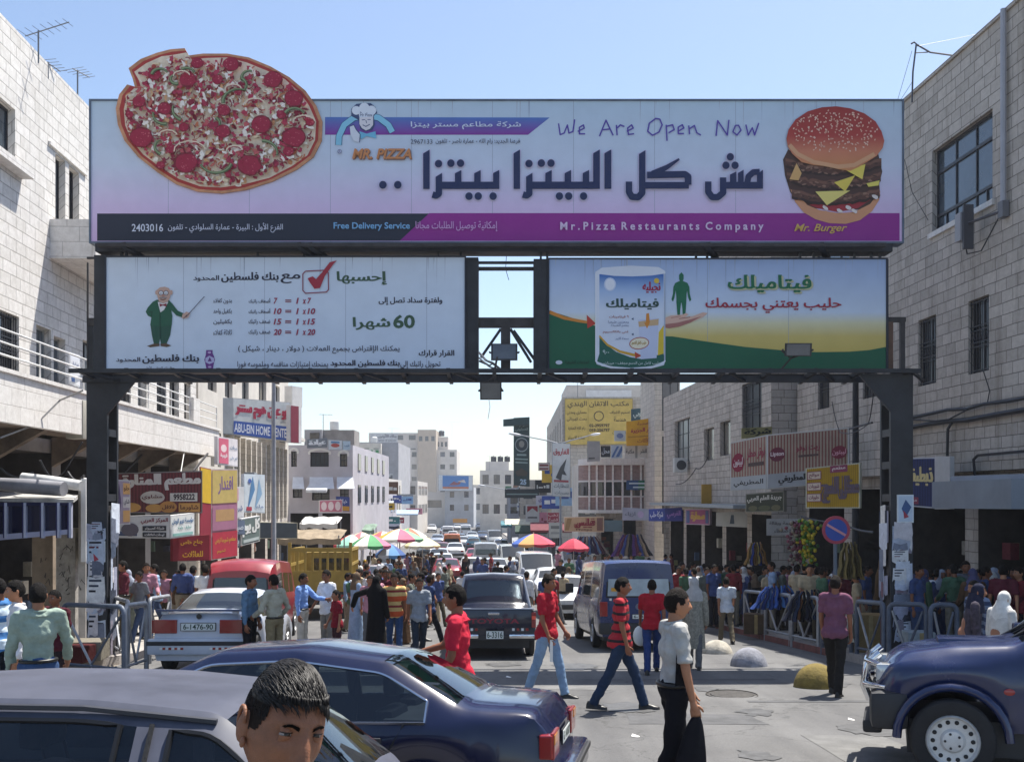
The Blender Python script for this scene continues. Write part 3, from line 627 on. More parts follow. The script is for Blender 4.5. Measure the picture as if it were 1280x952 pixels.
# burger picture
def C4(p): return [(960 + x / 3.966, 100 + y / 3.966) for x, y in p]
bg_ = part(link('burger_picture', None), TB)
A = Art(.07, .00012)
A.poly(C4([(70, 400), (95, 350), (150, 380), (540, 370), (560, 460), (545, 520), (550, 580), (500, 650), (160, 640), (105, 560), (80, 480)]), '#4e342c')
A.poly(C4([(105, 545), (130, 610), (170, 660), (230, 695), (300, 715), (380, 718), (450, 700), (510, 655), (545, 600), (550, 555), (500, 620), (420, 660), (340, 665), (250, 650), (190, 625), (140, 570)]), '#d99a72')
A.poly(C4([(200, 625), (240, 640), (340, 660), (440, 640), (500, 600), (540, 575), (520, 560), (400, 610), (300, 630), (230, 615)]), '#a8303a')
r = random.Random(9)
def yc(x, b): return b + 40 * (1 - ((x - 320) / 235) ** 2)
for b, th, x0_, x1_ in ((392, 46, 82, 556), (462, 46, 88, 552), (536, 46, 112, 545)):
    xs4 = [lerp(x0_, x1_, q / 26) for q in range(27)]; jt = [r.uniform(-5, 5) for _ in xs4]
    A.poly(C4([(x, yc(x, b) + q) for x, q in zip(xs4, jt)] + [(x, yc(x, b) + th + q) for x, q in list(zip(xs4, jt))[::-1]]), '#5e3d31').poly(C4([(x, yc(x, b) + q + 4) for x, q in zip(xs4, jt)] + [(x, yc(x, b) + 17 + q) for x, q in list(zip(xs4, jt))[::-1]]), '#7c5444').poly(C4([(x, yc(x, b) + th - 9 + q) for x, q in zip(xs4, jt)] + [(x, yc(x, b) + th + 4 + q) for x, q in list(zip(xs4, jt))[::-1]]), '#38231d')
    for k in range(60): x = r.uniform(x0_ + 10, x1_ - 10); A.disc(*C4([(x, yc(x, b) + r.uniform(6, th - 6))])[0], r.uniform(1.2, 3.4), r.uniform(.7, 1.5), r.choice(['#6e4a3b', '#8a6250', '#4a3027', '#94705c', '#563a2e']), 8, r.uniform(-.4, .4), .3, r)
for p, c in (([(380, 455), (475, 425), (460, 500)], '#f0d860'), ([(320, 515), (425, 480), (375, 560)], '#e9cf5a'), ([(228, 560), (400, 555), (285, 628)], '#ecd97c'), ([(480, 520), (545, 505), (540, 530), (490, 537)], '#e8d868'), ([(100, 500), (135, 420), (160, 470), (145, 505)], '#e0b070')):
    A.poly(C4(p), c)
for x, y in ((275, 640), (350, 655), (420, 655), (520, 585), (390, 640)): A.disc(960 + x / 3.966, 100 + y / 3.966, 3.6, 2.4, '#e8dcd6', 8, .5, .4, r)
BUN = [(85, 300), (95, 255), (130, 205), (190, 165), (260, 145), (330, 140), (400, 150), (470, 175), (525, 215), (555, 265), (568, 310), (560, 345), (530, 385), (490, 410), (440, 440), (400, 458), (340, 450), (280, 435), (220, 430), (160, 415), (115, 375), (92, 340)]
BM = C4(BUN); xs_ = [p[0] for p in BM]; ys_ = [p[1] for p in BM]
A.mb.poly(BM, ramp_mat('print_bun', [(0, '#d8935f'), (.3, '#d98868'), (.55, '#bb4a44'), (1, '#a83a36')]), fn=A.fn(), uv=lambda x, y: (0, 1 - (y - min(ys_)) / (max(ys_) - min(ys_))))
A.line(C4([(100, 330), (140, 375), (220, 415), (340, 438), (420, 430), (520, 375)]), 5, '#dfa77c')
for k in range(230):
    a = r.random() * 6.3; q = math.sqrt(r.random()); x = 330 + 215 * q * math.cos(a); y = 250 + 105 * q * math.sin(a) + 15
    A.disc(960 + x / 3.966, 100 + y / 3.966, 1.35, .8, r.choice(['#f2d8c4', '#e8c0a8', '#e0b09a']), 6, r.random() * 3)
A.done('burger_print', bg_)
# --- lower left board: bank
LB = board('pale blue bank billboard with a cartoon man in a green suit', ((134.5, 322.5), (581, 465)), .2, ramp_mat('print_pale_blue', [(0, '#cfdcee'), (1, '#d9e4f2')]), hm('#1c2233', .5), 1.6)
A = Art(.066)
A.text('إحسبها', 422, 340, 484, 357, '#3c5a44', .035).text('مع', 352, 343, 376, 355, '#26283c', .03).text('بنك فلسطين', 278, 341, 349, 354, '#26283c', .035).text('المحدود', 243, 345, 275, 353, '#26283c', .025)
A.text('ولفترة سداد تصل إلى', 474, 372, 553, 382, '#26283c', .025).text('60', 492, 394, 519, 411, '#3c5a44', .03).text('شهرا', 442, 397, 488, 413, '#3c5a44', .035).text('القرار قرارك', 524, 438, 568, 447, '#26283c', .03)
for i, (a_, b_, c_, w_) in enumerate((('7', '7', 'أضعاف راتبك', 'بدون كفلاء'), ('10', '10', 'أضعاف راتبك', 'بكفيل واحد'), ('15', '15', 'ضعف راتبك', 'بكفيلين'), ('20', '20', 'ضعف راتبك', 'ثلاثة كفلاء'))):
    y = 373 + i * 13
    A.text(a_, 343, y, 343 + 5 * len(a_), y + 7.5, '#9a2a4c', .03, .2).text('=', 357.5, y + 2.2, 365, y + 5.4, '#8a3048', .02).text('1', 371, y, 374.5, y + 7.5, '#9a2a4c', .03, .2).text('x', 379, y + 2, 383.5, y + 7.5, '#9a2a4c', .03, .2).text(b_, 385, y, 385 + 5 * len(b_), y + 7.5, '#9a2a4c', .03, .2)
    A.text(c_, 312, y + .5, 339, y + 7.5, '#3a3c50', .012).text(w_, 268, y + .5, 291, y + 7.5, '#3a3c50', .012)
A.text('يمكنك الإقتراض بجميع العملات ( دولار ، دينار ، شيكل )', 299, 432.5, 500, 442.5, '#33364a', .008).text('تحويل راتبك إلى', 501, 451.5, 551, 461, '#33364a', .012).text('بنك فلسطين المحدود', 414, 450.5, 500, 459.5, '#26283c', .035).text('يمنحك إمتيازات منافسه وملموسه فورا', 298, 452, 411, 461.5, '#33364a', .01)
A.text('بنك فلسطين', 180, 443.5, 250, 455, '#26283c', .04).text('المحدود', 147, 447, 177, 454, '#26283c', .025).text('البنك الوطني الأول', 183, 458, 216, 463, '#4a4c60', .008)
A.line([(383, 340), (408, 338.8), (411.3, 342), (411.5, 363), (409, 366), (383, 367.5), (379.6, 364), (379.6, 343.5), (383, 340)], 1.3, '#8e3a50')
A.poly([(385.5, 349), (392, 346.5), (396, 350), (404, 341), (413, 329), (422, 326.8), (418, 331), (407, 346), (401, 361), (394, 362), (389, 355)], '#a8283c'); A.done('lettering', LB)
A = Art(.067)
A.poly([(259, 438), (267, 438), (267, 442), (268.5, 445), (270, 450), (268.5, 455), (267.5, 462), (259.5, 462.5), (258, 455), (256.7, 450), (258.5, 444)], '#6c3486').poly([(258, 448), (263, 445), (269, 448), (269, 453), (263, 455.5), (258, 453)], '#b9b4d8').poly([(261, 452), (263.5, 446.5), (266, 452)], '#5c2a78').disc(263, 441, 2.2, 1.4, '#c2a8d0').disc(263.4, 459, 2.2, 1.2, '#c2a8d0'); A.done('emblem', LB)
def C5(p): return [(100 + x / 4.923, 310 + y / 4.923) for x, y in p]
A = Art(.067, .0009)
A.poly(C5([(440, 470), (572, 470), (562, 540), (540, 592), (505, 592), (500, 560), (494, 592), (462, 592), (450, 540)]), '#1f5140')
A.poly(C5([(420, 605), (465, 590), (498, 592), (496, 606), (440, 613)]), '#5d4634').poly(C5([(502, 592), (535, 588), (570, 603), (540, 612), (504, 606)]), '#5d4634')
A.poly(C5([(480, 322), (455, 335), (425, 370), (412, 395), (425, 420), (447, 430), (440, 478), (500, 486), (572, 478), (576, 420), (568, 385), (600, 418), (640, 432), (652, 408), (610, 390), (575, 345), (555, 325)]), '#1d5a42')
A.line(C5([(448, 425), (452, 395), (430, 400)]), 1, '#123a2c').line(C5([(500, 400), (502, 560)]), .8, '#123a2c')
A.poly(C5([(486, 335), (503, 400), (525, 385), (552, 335), (520, 345)]), '#e6e4e4').poly(C5([(497, 345), (518, 352), (541, 343), (541, 365), (518, 358), (499, 366)]), '#8a2436')
A.poly(C5([(482, 262), (500, 247), (530, 243), (556, 252), (566, 275), (562, 310), (548, 335), (520, 344), (495, 335), (484, 300)]), '#c9a596').disc(*C5([(481, 278)])[0], 2, 3, '#c9a596').disc(*C5([(569, 278)])[0], 2, 3, '#c9a596')
for p in ((507, 281), (538, 281)): A.disc(*C5([p])[0], 3.1, 3.1, '#3c3c46', 14).disc(*C5([p])[0], 2.4, 2.4, '#dfe0e6', 14).disc(*C5([(p[0], p[1] + 3)])[0], .7, .8, '#222', 8)
A.poly(C5([(515, 290), (524, 288), (530, 304), (512, 306)]), '#b98a7c').line(C5([(503, 320), (520, 324), (537, 318)]), .9, '#6a3a34').line(C5([(498, 312), (520, 309), (544, 312)]), 1.3, '#8a8a8e')
A.poly(C5([(640, 412), (665, 396), (688, 405), (675, 432), (650, 438), (635, 436)]), '#c9a596').line(C5([(660, 430), (774, 304)]), .9, '#4a4a5a').line(C5([(645, 440), (668, 415)]), .8, '#6a4a44')
A.done('cartoon_man', LB)
# --- lower right board: milk powder
RB = board('green and sand milk powder billboard with a large tin', ((686.5, 325), (1106, 462)), .2, ramp_mat('print_sky_sand', [(0, '#cdb45a'), (.3, '#d8c274'), (.42, '#e0dab4'), (.52, '#d2dff0'), (1, '#a6bce4')]), hm('#1c2233', .5), 1.8)
A = Art(.063)
A.poly([(686.5, 462), (1106, 462), (1106, 434), (1085, 438), (1060, 440), (1020, 440.5), (980, 438.5), (930, 434), (880, 427), (840, 421), (800, 420), (750, 410), (715, 398), (686.5, 389)], '#0d5e40')
A.line([(686.5, 390.5), (705, 398), (725, 402), (738, 404)], (4.5, 3), '#d3862f').poly([(733, 394), (744.5, 405), (734, 411)], '#c0392b'); A.done('green_swash', RB)
def C7(p): return [(580 + x / 4.532, 310 + y / 4.532) for x, y in p]
tin = part(link('milk_tin', None), RB); A = Art(.068)
A.poly(C7([(742, 140), (780, 115), (940, 104), (1100, 112), (1138, 135), (1138, 640), (1130, 665), (1060, 684), (940, 690), (830, 684), (750, 660), (742, 640)]), '#dfe4f0')
A.mb.poly(C7([(765, 152), (850, 162), (950, 165), (1060, 160), (1128, 150), (1128, 610), (765, 610)]), ramp_mat('print_tin', [(0, '#dfe4f2'), (.55, '#d9e2f2'), (.8, '#a9c3e8'), (1, '#2f6ab8')]), fn=A.fn(), uv=lambda x, y: (0, 1 - (y - 343) / 101.))
A.poly(C7([(765, 500), (800, 545), (860, 590), (940, 620), (1000, 630), (1128, 600), (1136, 640), (1060, 672), (940, 680), (830, 672), (752, 645), (765, 600)]), '#1f6050')
A.line(C7([(765, 500), (810, 550), (880, 588), (960, 608), (990, 612)]), (2, 4), '#d3a12f').poly(C7([(965, 590), (1005, 612), (968, 628)]), '#c0452b')
A.poly(C7([(1100, 480), (1128, 440), (1128, 600), (1095, 610)]), '#e0c030').disc(*C7([(825, 210)])[0], 7.5, 8.5, '#c9d4ec').disc(*C7([(825, 210)])[0], 6, 7, '#e9ecf6')
A.poly(C7([(985, 410), (1100, 400), (1088, 625), (1000, 632)]), '#c8d0ea').poly(C7([(985, 420), (1100, 404), (1098, 440), (988, 450)]), '#cfae86').poly(C7([(1030, 375), (1045, 372), (1050, 425), (1034, 460), (1018, 425), (1028, 424)]), '#d98a2b')
A.disc(*C7([(990, 542)])[0], 12.5, 7.6, '#a83a30', ang=-.12).disc(*C7([(990, 542)])[0], 11.5, 6.6, '#efe6cc', ang=-.12)
A.line(C7([(745, 150), (745, 640)]), 1.2, '#f2f5fb').line(C7([(1134, 150), (1134, 640)]), 1.6, '#aeb9cc').line(C7([(742, 640), (780, 668), (940, 690), (1100, 668), (1138, 640)]), 1.6, '#e8edf6'); A.done('tin_print', tin)
A = Art(.075)
A.text('فيتاميلك', *C7([(805, 290)])[0], *C7([(1098, 352)])[0], '#2a4a44', .045).text('نجيليه', *C7([(1010, 195)])[0], *C7([(1108, 258)])[0], '#a3204a', .04)
A.disc(*C7([(1088, 190)])[0], 3.4, 3.4, '#e6c040', 8)
for s_, y, x0, c in (('٩ فيتامينات', 392, 820, '#a04a3c'), ('ومعززين طبيعياً'.replace('ً', ''), 422, 815, '#7a86a4'), ('بطعم الطبيعة', 442, 830, '#7a86a4'), ('غني بالكالسيوم', 478, 785, '#a04a3c'), ('سعة أكبر', 514, 855, '#7a86a4')): A.text(s_, *C7([(x0, y - 8)])[0], *C7([(930, y + 10)])[0], c, .01)
for y in (405, 492): A.poly(C7([(945, y), (958, y - 7), (958, y + 7)]), '#2a4a6a')
A.text('حليب كامل الدسم', *C7([(948, 528)])[0], *C7([(1030, 556)])[0], '#b08a2a', .02).text('حليب كامل من الدسم مجفف - حبيبات', *C7([(790, 645)])[0], *C7([(1110, 668)])[0], '#cfe0dc', .01).text('٩٠٠', *C7([(785, 580)])[0], *C7([(820, 605)])[0], '#cfe0dc', .01)
A.text('فيتاميلك', 911, 346, 1014, 368, '#c2bf9a', .05).text('فيتاميلك', 909.5, 344.5, 1012.5, 366.5, '#0f6a44', .04).text('حليب يعتني بجسمك', 881, 373, 1050, 392, '#a3243c', .02).disc(698.5, 453.5, 4.2, 2.6, '#d6dcea').text('المنتجات الطبيعية', 706, 450.5, 736, 456, '#0a3a2a', .01); A.done('lettering', RB)
A = Art(.067)
bod = [(-3, -56), (0, -60), (3, -56), (3, -50), (2, -47), (8, -44), (10.5, -38), (11, -28), (13, -19), (11, -16), (9, -22), (7.5, -33), (6.8, -26), (6.5, -14), (5.5, 0), (4.5, 10), (2, 10), (1.4, -4), (.4, -14), (0, -14)]
bod = bod + [(-x, y) for x, y in bod[::-1] if x > 0]
A.poly([(851 + x * .95, 391 + (y - 0) * .83) for x, y in bod], '#0f6a48'); A.done('green_figure', RB)
A = Art(.071)
A.poly([(830, 398), (838, 395), (852, 394), (857, 392), (860, 394), (855, 397), (865, 396), (878, 391), (884, 392), (878, 397), (862, 404), (848, 409), (836, 411), (829, 410)], '#d9b2a0').poly([(830, 406), (846, 404), (862, 400), (876, 396), (862, 404), (848, 409), (836, 411), (829, 410)], '#a86e66')
A.line([(848, 399), (862, 397)], .8, '#8a4a48').line([(838, 398), (850, 396)], .7, '#a86e66'); A.done('open_hand', RB)
# ---------------------------------------------------------------- building kit
# local frame of a facade: x to the right as seen from the street, y into the building, z = height above the eye level
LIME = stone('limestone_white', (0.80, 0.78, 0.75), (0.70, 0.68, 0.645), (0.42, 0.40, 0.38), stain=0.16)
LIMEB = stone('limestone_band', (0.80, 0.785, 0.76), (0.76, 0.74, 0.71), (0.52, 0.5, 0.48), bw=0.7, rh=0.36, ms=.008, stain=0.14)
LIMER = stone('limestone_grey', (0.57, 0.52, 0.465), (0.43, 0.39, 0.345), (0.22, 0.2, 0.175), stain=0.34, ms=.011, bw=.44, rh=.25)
LIMEC = stone('limestone_cream', (0.6, 0.56, 0.5), (0.5, 0.47, 0.42), (0.36, 0.34, 0.31), stain=0.25)
BRICK = stone('pink_brick', (0.36, 0.25, 0.235), (0.28, 0.19, 0.18), (0.34, 0.31, 0.3), bw=.24, rh=.085, ms=.006, stain=.3)
PLAS = mat('plaster_cream', (0.62, 0.58, 0.52), .9, var=.18, vs=.8, bump=.2); PLASG = mat('plaster_grey', (0.38, 0.38, 0.4), .9, var=.2, vs=.8, bump=.2)
PLASL = mat('plaster_shade_tinted', (0.5, 0.48, 0.52), .9, var=.16, vs=.7, bump=.2); CONC = mat('raw_concrete', (0.32, 0.30, 0.285), .92, var=.3, vs=1.2, bump=.35)  # PLASL: lavender grey of the shaded front put into the plaster colour
DARKIN = mat('shop_interior', (0.05, 0.043, 0.04), .9, var=.6, vs=1.5); SOFF = mat('stained_soffit', (0.2, 0.155, 0.12), .95, var=.55, vs=1.6, bump=.4)  # shop_interior: near-black colour puts the shade of the openings into the walls
GL = glass_dark('window_glass'); GLB = glass_dark('window_glass_blue', (.05, .07, .09), .08); GLC = glass_dark('glass_with_curtain', (.17, .155, .13), .12); GLD = glass_dark('glass_bluish', (.05, .06, .07), .08); GLE = glass_dark('glass_with_shutter', (.1, .11, .12), .3); FR_D = hm('#20222a', .5); FR_W = hm('#d8d8d6', .5); FR_A = mat('aluminium', (.5, .5, .5), .4, .7, var=.15)  # pane colours vary from window to window: dark, bluish, curtain, shutter
GRIL = hm('#2c2d33', .6)
def zb(root): m = MB(); m.M = Matrix.Translation((0, 0, -root.location.z)); return m
def wall(mb, x0, x1, z0, z1, holes, m, y=0.0, rev=.18, axis='x', uvo=0.0, rm=None):
    xs = sorted({x0, x1} | {min(max(h[i], x0), x1) for h in holes for i in (0, 2)}); zs = sorted({z0, z1} | {min(max(h[i], z0), z1) for h in holes for i in (1, 3)})
    pt = (lambda x, z, o=0: (x, y + o, z)) if axis == 'x' else (lambda x, z, o=0: (y + o, x, z))
    for a, b in zip(xs, xs[1:]):
        for c, d in zip(zs, zs[1:]):
            mx, mz = (a + b) / 2, (c + d) / 2
            if any(h[0] < mx < h[2] and h[1] < mz < h[3] for h in holes): continue
            mb.quad(pt(a, c), pt(b, c), pt(b, d), pt(a, d), m, [(a + uvo, c), (b + uvo, c), (b + uvo, d), (a + uvo, d)])
    for h in holes:
        a, c, b, d = h[:4]; r = h[4] if len(h) > 4 else rev
        for p, q in (((a, c), (a, d)), ((b, d), (b, c)), ((a, d), (b, d)), ((b, c), (a, c))):
            mb.quad(pt(*p), pt(*q), pt(*q, r), pt(*p, r), rm or m, [(p[0], p[1]), (q[0], q[1]), (q[0] + r, q[1] + r), (p[0] + r, p[1] + r)])
def window(root, h, kind='plain', fm=None, gm=None, y=.15, nx=2, nz=1, axis='x', y0=0.0):
    """Frame, glazing bars and pane; 'grille' adds iron bars in front."""
    x0, z0, x1, z1 = h[:4]; fm = fm or FR_D; gm = gm if gm not in (None, GL) else (GL, GLC, GL, GLD, GLE)[int(abs(h[0] * 37 + h[1] * 53 + root.location.x * 11)) % 5]; mb = zb(root); t = .05
    def B(a, b, m):
        if axis == 'x': mb.box((a[0], a[1] + y0, a[2]), (b[0], b[1] + y0, b[2]), m)
        else: mb.box((y0 + a[1], a[0], a[2]), (y0 + b[1], b[0], b[2]), m)
    B((x0, y, z0), (x0 + t, y + .05, z1), fm); B((x1 - t, y, z0), (x1, y + .05, z1), fm); B((x0 + t, y, z1 - t), (x1 - t, y + .05, z1), fm); B((x0 + t, y, z0), (x1 - t, y + .05, z0 + t), fm)
    for i in range(1, nx): x = lerp(x0, x1, i / nx); B((x - .02, y + .002, z0 + t), (x + .02, y + .048, z1 - t), fm)
    for i in range(1, nz): z = lerp(z0, z1, i / nz); B((x0 + t, y + .004, z - .02), (x1 - t, y + .046, z + .02), fm)
    if kind == 'big':
        for z in (lerp(z0, z1, .2), lerp(z0, z1, .72)): B((x0 + t, y - .01, z - .035), (x1 - t, y + .06, z + .035), fm)
        for i in (1, 3): x = lerp(x0, x1, i / 6 + (.5 if i == 3 else 0) * .66); B((x - .02, y, z0 + t), (x + .02, y + .05, lerp(z0, z1, .2)), fm)
    o = mb.build('window', parent=root)
    mb = zb(root); B((x0 + t, y + .03, z0 + t), (x1 - t, y + .036, z1 - t), gm); p = mb.build('pane', parent=o)
    if kind == 'grille':
        mb = zb(root); n = max(3, int((x1 - x0) / .12))
        for i in range(n + 1): x = lerp(x0 + .03, x1 - .03, i / n); B((x - .008, .05, z0 + .02), (x + .008, .066, z1 - .02), GRIL)
        for f in (.04, .36, .42, .58, .64, .96): z = lerp(z0, z1, f); B((x0, .048, z - .009), (x1, .068, z + .009), GRIL)
        for i in range(n):
            xa, xb = lerp(x0 + .03, x1 - .03, i / n), lerp(x0 + .03, x1 - .03, (i + 1) / n); zz = lerp(z0, z1, .5)
            if axis == 'x': mb.tube([((xa + xb) / 2 + .05 * math.cos(a), .058, zz + .07 * math.sin(a)) for a in (0, 1, 2, 3, 4, 5, 6.28)], .007, GRIL, 4)
        mb.build('grille', parent=o)
    return o
def house(name, label, loc, rot, cat='building', group=None): return thing(name, label, cat, loc, rot, group)
WEST = R(90) + SANG; EAST = R(-90) + SANG
def west(a, y): return (a + SDX * y, y, GZ(y))
def shell(root, x0, x1, z0, z1, depth, m, rm=None, par=.0, sides=(1, 1)):
    """Side walls, back and roof behind a facade."""
    mb = zb(root)
    if sides[0]: mb.quad((x0, depth, z0), (x0, 0, z0), (x0, 0, z1), (x0, depth, z1), m, [(-depth, z0), (0, z0), (0, z1), (-depth, z1)])
    if sides[1]: mb.quad((x1, 0, z0), (x1, depth, z0), (x1, depth, z1), (x1, 0, z1), m, [(0, z0), (depth, z0), (depth, z1), (0, z1)])
    mb.quad((x1, depth, z0), (x0, depth, z0), (x0, depth, z1), (x1, depth, z1), m, [(0, z0), (x1 - x0, z0), (x1 - x0, z1), (0, z1)])
    mb.build('side_wall', parent=root)
    mb = zb(root); mb.quad((x0, .25, z1 - par), (x1, .25, z1 - par), (x1, depth, z1 - par), (x0, depth, z1 - par), rm or CONC)
    if par:
        mb.box((x0, .0, z1), (x1, .25, z1 + .05), m); mb.quad((x1, .25, z1 - par), (x0, .25, z1 - par), (x0, .25, z1), (x1, .25, z1), rm or CONC)
    mb.build('roof', parent=root)
def shops(root, x0, x1, zg, zt, n, y=0.0, deep=2.4, pier=None, seed=1, goods=True):
    """Ground floor: piers, deep dark shop openings, some goods within."""
    r = random.Random(seed); mb = zb(root); pier = pier or LIMER; w = (x1 - x0) / n; hs = []
    for i in range(n): hs.append((x0 + i * w + .3, zg - .2, x0 + (i + 1) * w - .3, zt - .35, deep))
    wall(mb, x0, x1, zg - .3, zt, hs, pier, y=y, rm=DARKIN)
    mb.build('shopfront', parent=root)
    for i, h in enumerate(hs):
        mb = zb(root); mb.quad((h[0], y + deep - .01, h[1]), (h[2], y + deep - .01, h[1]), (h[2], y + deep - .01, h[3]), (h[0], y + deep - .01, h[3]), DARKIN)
        if goods:
            for k in range(26):
                gx = r.uniform(h[0] + .02, h[2] - .3); gz = zg + r.choice([.1, .5, 1.0, 1.5, 1.9, 2.3]); gy = y + r.uniform(.05, deep - .3); s_ = r.uniform(.12, .34)
                mb.box((gx, gy, gz), (gx + s_, gy + .2, gz + r.uniform(.15, .42)), cloth(r.choice(['#7a4a3a', '#8a8478', '#4a5a72', '#a09a6a', '#6a3038', '#5a6a5a', '#b0a898', '#3c3c48'])))
            for k in range(3): z = zg + .5 + k * .6; mb.box((h[0] + .05, y + deep - .35, z), (h[2] - .05, y + deep - .02, z + .03), hm('#5a4a3a', .8))
        mb.build('shop_interior', parent=root)
    return hs

# ---------------------------------------------------------------- left row
y0 = 15.0
LA = house('stone_building', 'sunlit white limestone building with a long railed balcony at the left edge', west(-9.8, y0), WEST)
zg = GZ(30) - .6; mb = zb(LA)
hs = [(4.6, 7.3, 8.05, 8.55), (10.35, 6.75, 11.0, 8.35), (11.25, 6.75, 11.95, 8.35), (14, 6.8, 15.2, 8.4), (16.5, 6.8, 17.7, 8.4), (19.5, 6.8, 20.7, 8.4),
      (2.5, 2.55, 4.2, 4.05), (5.9, 2.55, 8.25, 4.0), (9.2, 2.44, 10.1, 4.0), (10.25, 2.44, 11.0, 3.9), (12.2, 2.44, 13.4, 4.1), (14.9, 2.44, 16.2, 4.1), (16.9, 2.5, 17.8, 4.1), (18.9, 2.44, 20.0, 4.1), (20.4, 2.5, 21.6, 4.1), (22.3, 2.5, 23.2, 4.1)]
wall(mb, 0, 24, 2.42, 10.3, hs, LIME, rev=.22); mb.build('wall', parent=LA)
for i, h in enumerate(hs): window(LA, h, 'grille' if i in (6, 7, 11, 13) else 'plain', FR_A if i in (8, 9, 12) else FR_D, GLB if i in (8, 9, 0, 12) else GL, y=.16, nx=2 if h[2] - h[0] > 1 else 1)
mb = zb(LA); mb.box((4.3, -.28, 7.12), (8.4, .0, 7.29), LIMEB); mb.box((9.9, -.06, 8.42), (12.4, 0, 8.5), LIMEB); mb.build('window_sill', parent=LA)
mb = zb(LA); mb.box((10.0, -1.08, 5.72), (13.6, 0, 5.9), LIMEB)
for a in ((10.0, -1.08, 5.9, 10.16, 0, 6.66), (13.44, -1.08, 5.9, 13.6, 0, 6.66), (10.16, -1.08, 5.9, 13.44, -.92, 6.66)): mb.box(a[:3], a[3:], LIMEB)
mb.build('upper_balcony', parent=LA)
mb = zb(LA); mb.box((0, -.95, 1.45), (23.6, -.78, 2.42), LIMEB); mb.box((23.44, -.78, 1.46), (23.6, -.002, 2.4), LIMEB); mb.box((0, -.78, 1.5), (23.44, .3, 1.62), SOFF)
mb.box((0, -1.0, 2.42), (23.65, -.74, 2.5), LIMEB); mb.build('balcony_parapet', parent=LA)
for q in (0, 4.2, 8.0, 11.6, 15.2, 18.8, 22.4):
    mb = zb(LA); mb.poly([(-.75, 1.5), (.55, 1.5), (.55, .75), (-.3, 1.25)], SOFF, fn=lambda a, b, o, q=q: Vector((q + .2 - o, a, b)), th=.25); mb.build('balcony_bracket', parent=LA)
mb = zb(LA)
for z in (2.78, 3.02, 3.28): mb.tube([(0, -.87, z), (19.6, -.87, z)], .022, FR_W, 6); mb.tube([(20.6, -.87, z), (23.5, -.87, z)], .02, FR_W, 6)
for q in (2, 4.6, 7.2, 9.8, 12.4, 15, 17.4, 19.6, 20.6, 23.5): mb.tube([(q, -.87, 2.5), (q, -.87, 3.28)], .022, FR_W, 6)
mb.box((19.65, -1.0, 2.5), (20.5, -.74, 3.3), LIMEB); mb.build('railing', parent=LA)
shops(LA, 0, 24, zg + .5, 1.45, 6, y=.6, pier=CONC, seed=5); shell(LA, 0, 24, zg, 10.3, 12, LIME, par=.5)
# left, second: home centre block
LBd = house('office_block', 'tall cream block behind the home centre sign', west(-9.8, 39.3), WEST); mb = zb(LBd)
hs = [(1.5, 4.2, 3, 6), (4.5, 4.2, 6, 6), (8, 4.2, 9.5, 6), (12, 4.2, 14, 6), (16, 4.2, 18, 6), (2.0, 1.2, 2.6, 2.6), (3.2, 1.2, 3.8, 2.6)] + [(5.2 + k * 1.25, -.9, 5.8 + k * 1.25, 2.5) for k in range(11)]
wall(mb, 0, 21, -1.4, 8.8, hs, PLAS); mb.build('wall', parent=LBd)
for i, h in enumerate(hs): window(LBd, h, 'plain', FR_D, GL, nx=2 if i < 5 else 1, nz=1 if i < 5 else 3)
mb = zb(LBd)
for k in range(12): mb.box((4.75 + k * 1.25, -.3, -1.2), (5.0 + k * 1.25, -.002, 2.6), LIMEC)
mb.build('stone_fin', parent=LBd); shops(LBd, 0, 21, GZ(50), -1.4, 6, seed=8); shell(LBd, 0, 21, GZ(50) - .8, 8.8, 10, PLAS)
mb = zb(LBd); mb.box((12, -1.1, 3.1), (20, 0, 3.28), PLAS); mb.build('balcony_slab', parent=LBd)
# left, third: arched windows, faces the camera
d = 61.5; X0 = (360 - 640) / F * d; X1 = (441 - 640) / F * d
LC = house('corner_house', 'shade tinted plaster house with arched upper windows facing the junction', (X0, d, GZ(d)), 0); mb = zb(LC); k = d / F
def lx(px): return (px - 360) * k
def lz(py): return (620 - py) * k
hs = [(lx(364), lz(583), lx(371), lz(564)), (lx(388), lz(583), lx(411), lz(565)), (lx(425), lz(583), lx(434), lz(567)), (lx(366), lz(622), lx(378), lz(606)), (lx(390), lz(625), lx(412), lz(609)), (lx(425), lz(625), lx(436), lz(610))]
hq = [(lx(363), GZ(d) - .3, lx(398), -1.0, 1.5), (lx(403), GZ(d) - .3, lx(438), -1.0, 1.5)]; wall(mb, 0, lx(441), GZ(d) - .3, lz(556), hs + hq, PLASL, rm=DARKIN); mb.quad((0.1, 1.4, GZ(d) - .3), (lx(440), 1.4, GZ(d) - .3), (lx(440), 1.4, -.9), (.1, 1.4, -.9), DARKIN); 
mb.build('wall', parent=LC)
for i, h in enumerate(hs):
    o = window(LC, h, 'plain', FR_D, GL, nx=4 if i == 1 else 2, nz=2)
    mb = zb(LC); w = h[2] - h[0]; pts = [(lerp(h[0], h[2], t / 10), h[3] + math.sin(math.pi * t / 10) * .12) for t in range(11)]
    if i < 3: mb.poly([(h[0] - .12, h[3] - .14), (h[0], h[3] - .14)] + [(x, z) for x, z in pts] + [(h[2], h[3] - .14), (h[2] + .12, h[3] - .14)] + [(h[0] + w * .5 + (w * .5 + .14) * math.cos(a), h[3] + (.26) * math.sin(a) - .02) for a in (0.05, .6, 1.1, 1.57, 2.04, 2.54, 3.09)], FR_W, th=.04); mb.build('window_arch', parent=LC)
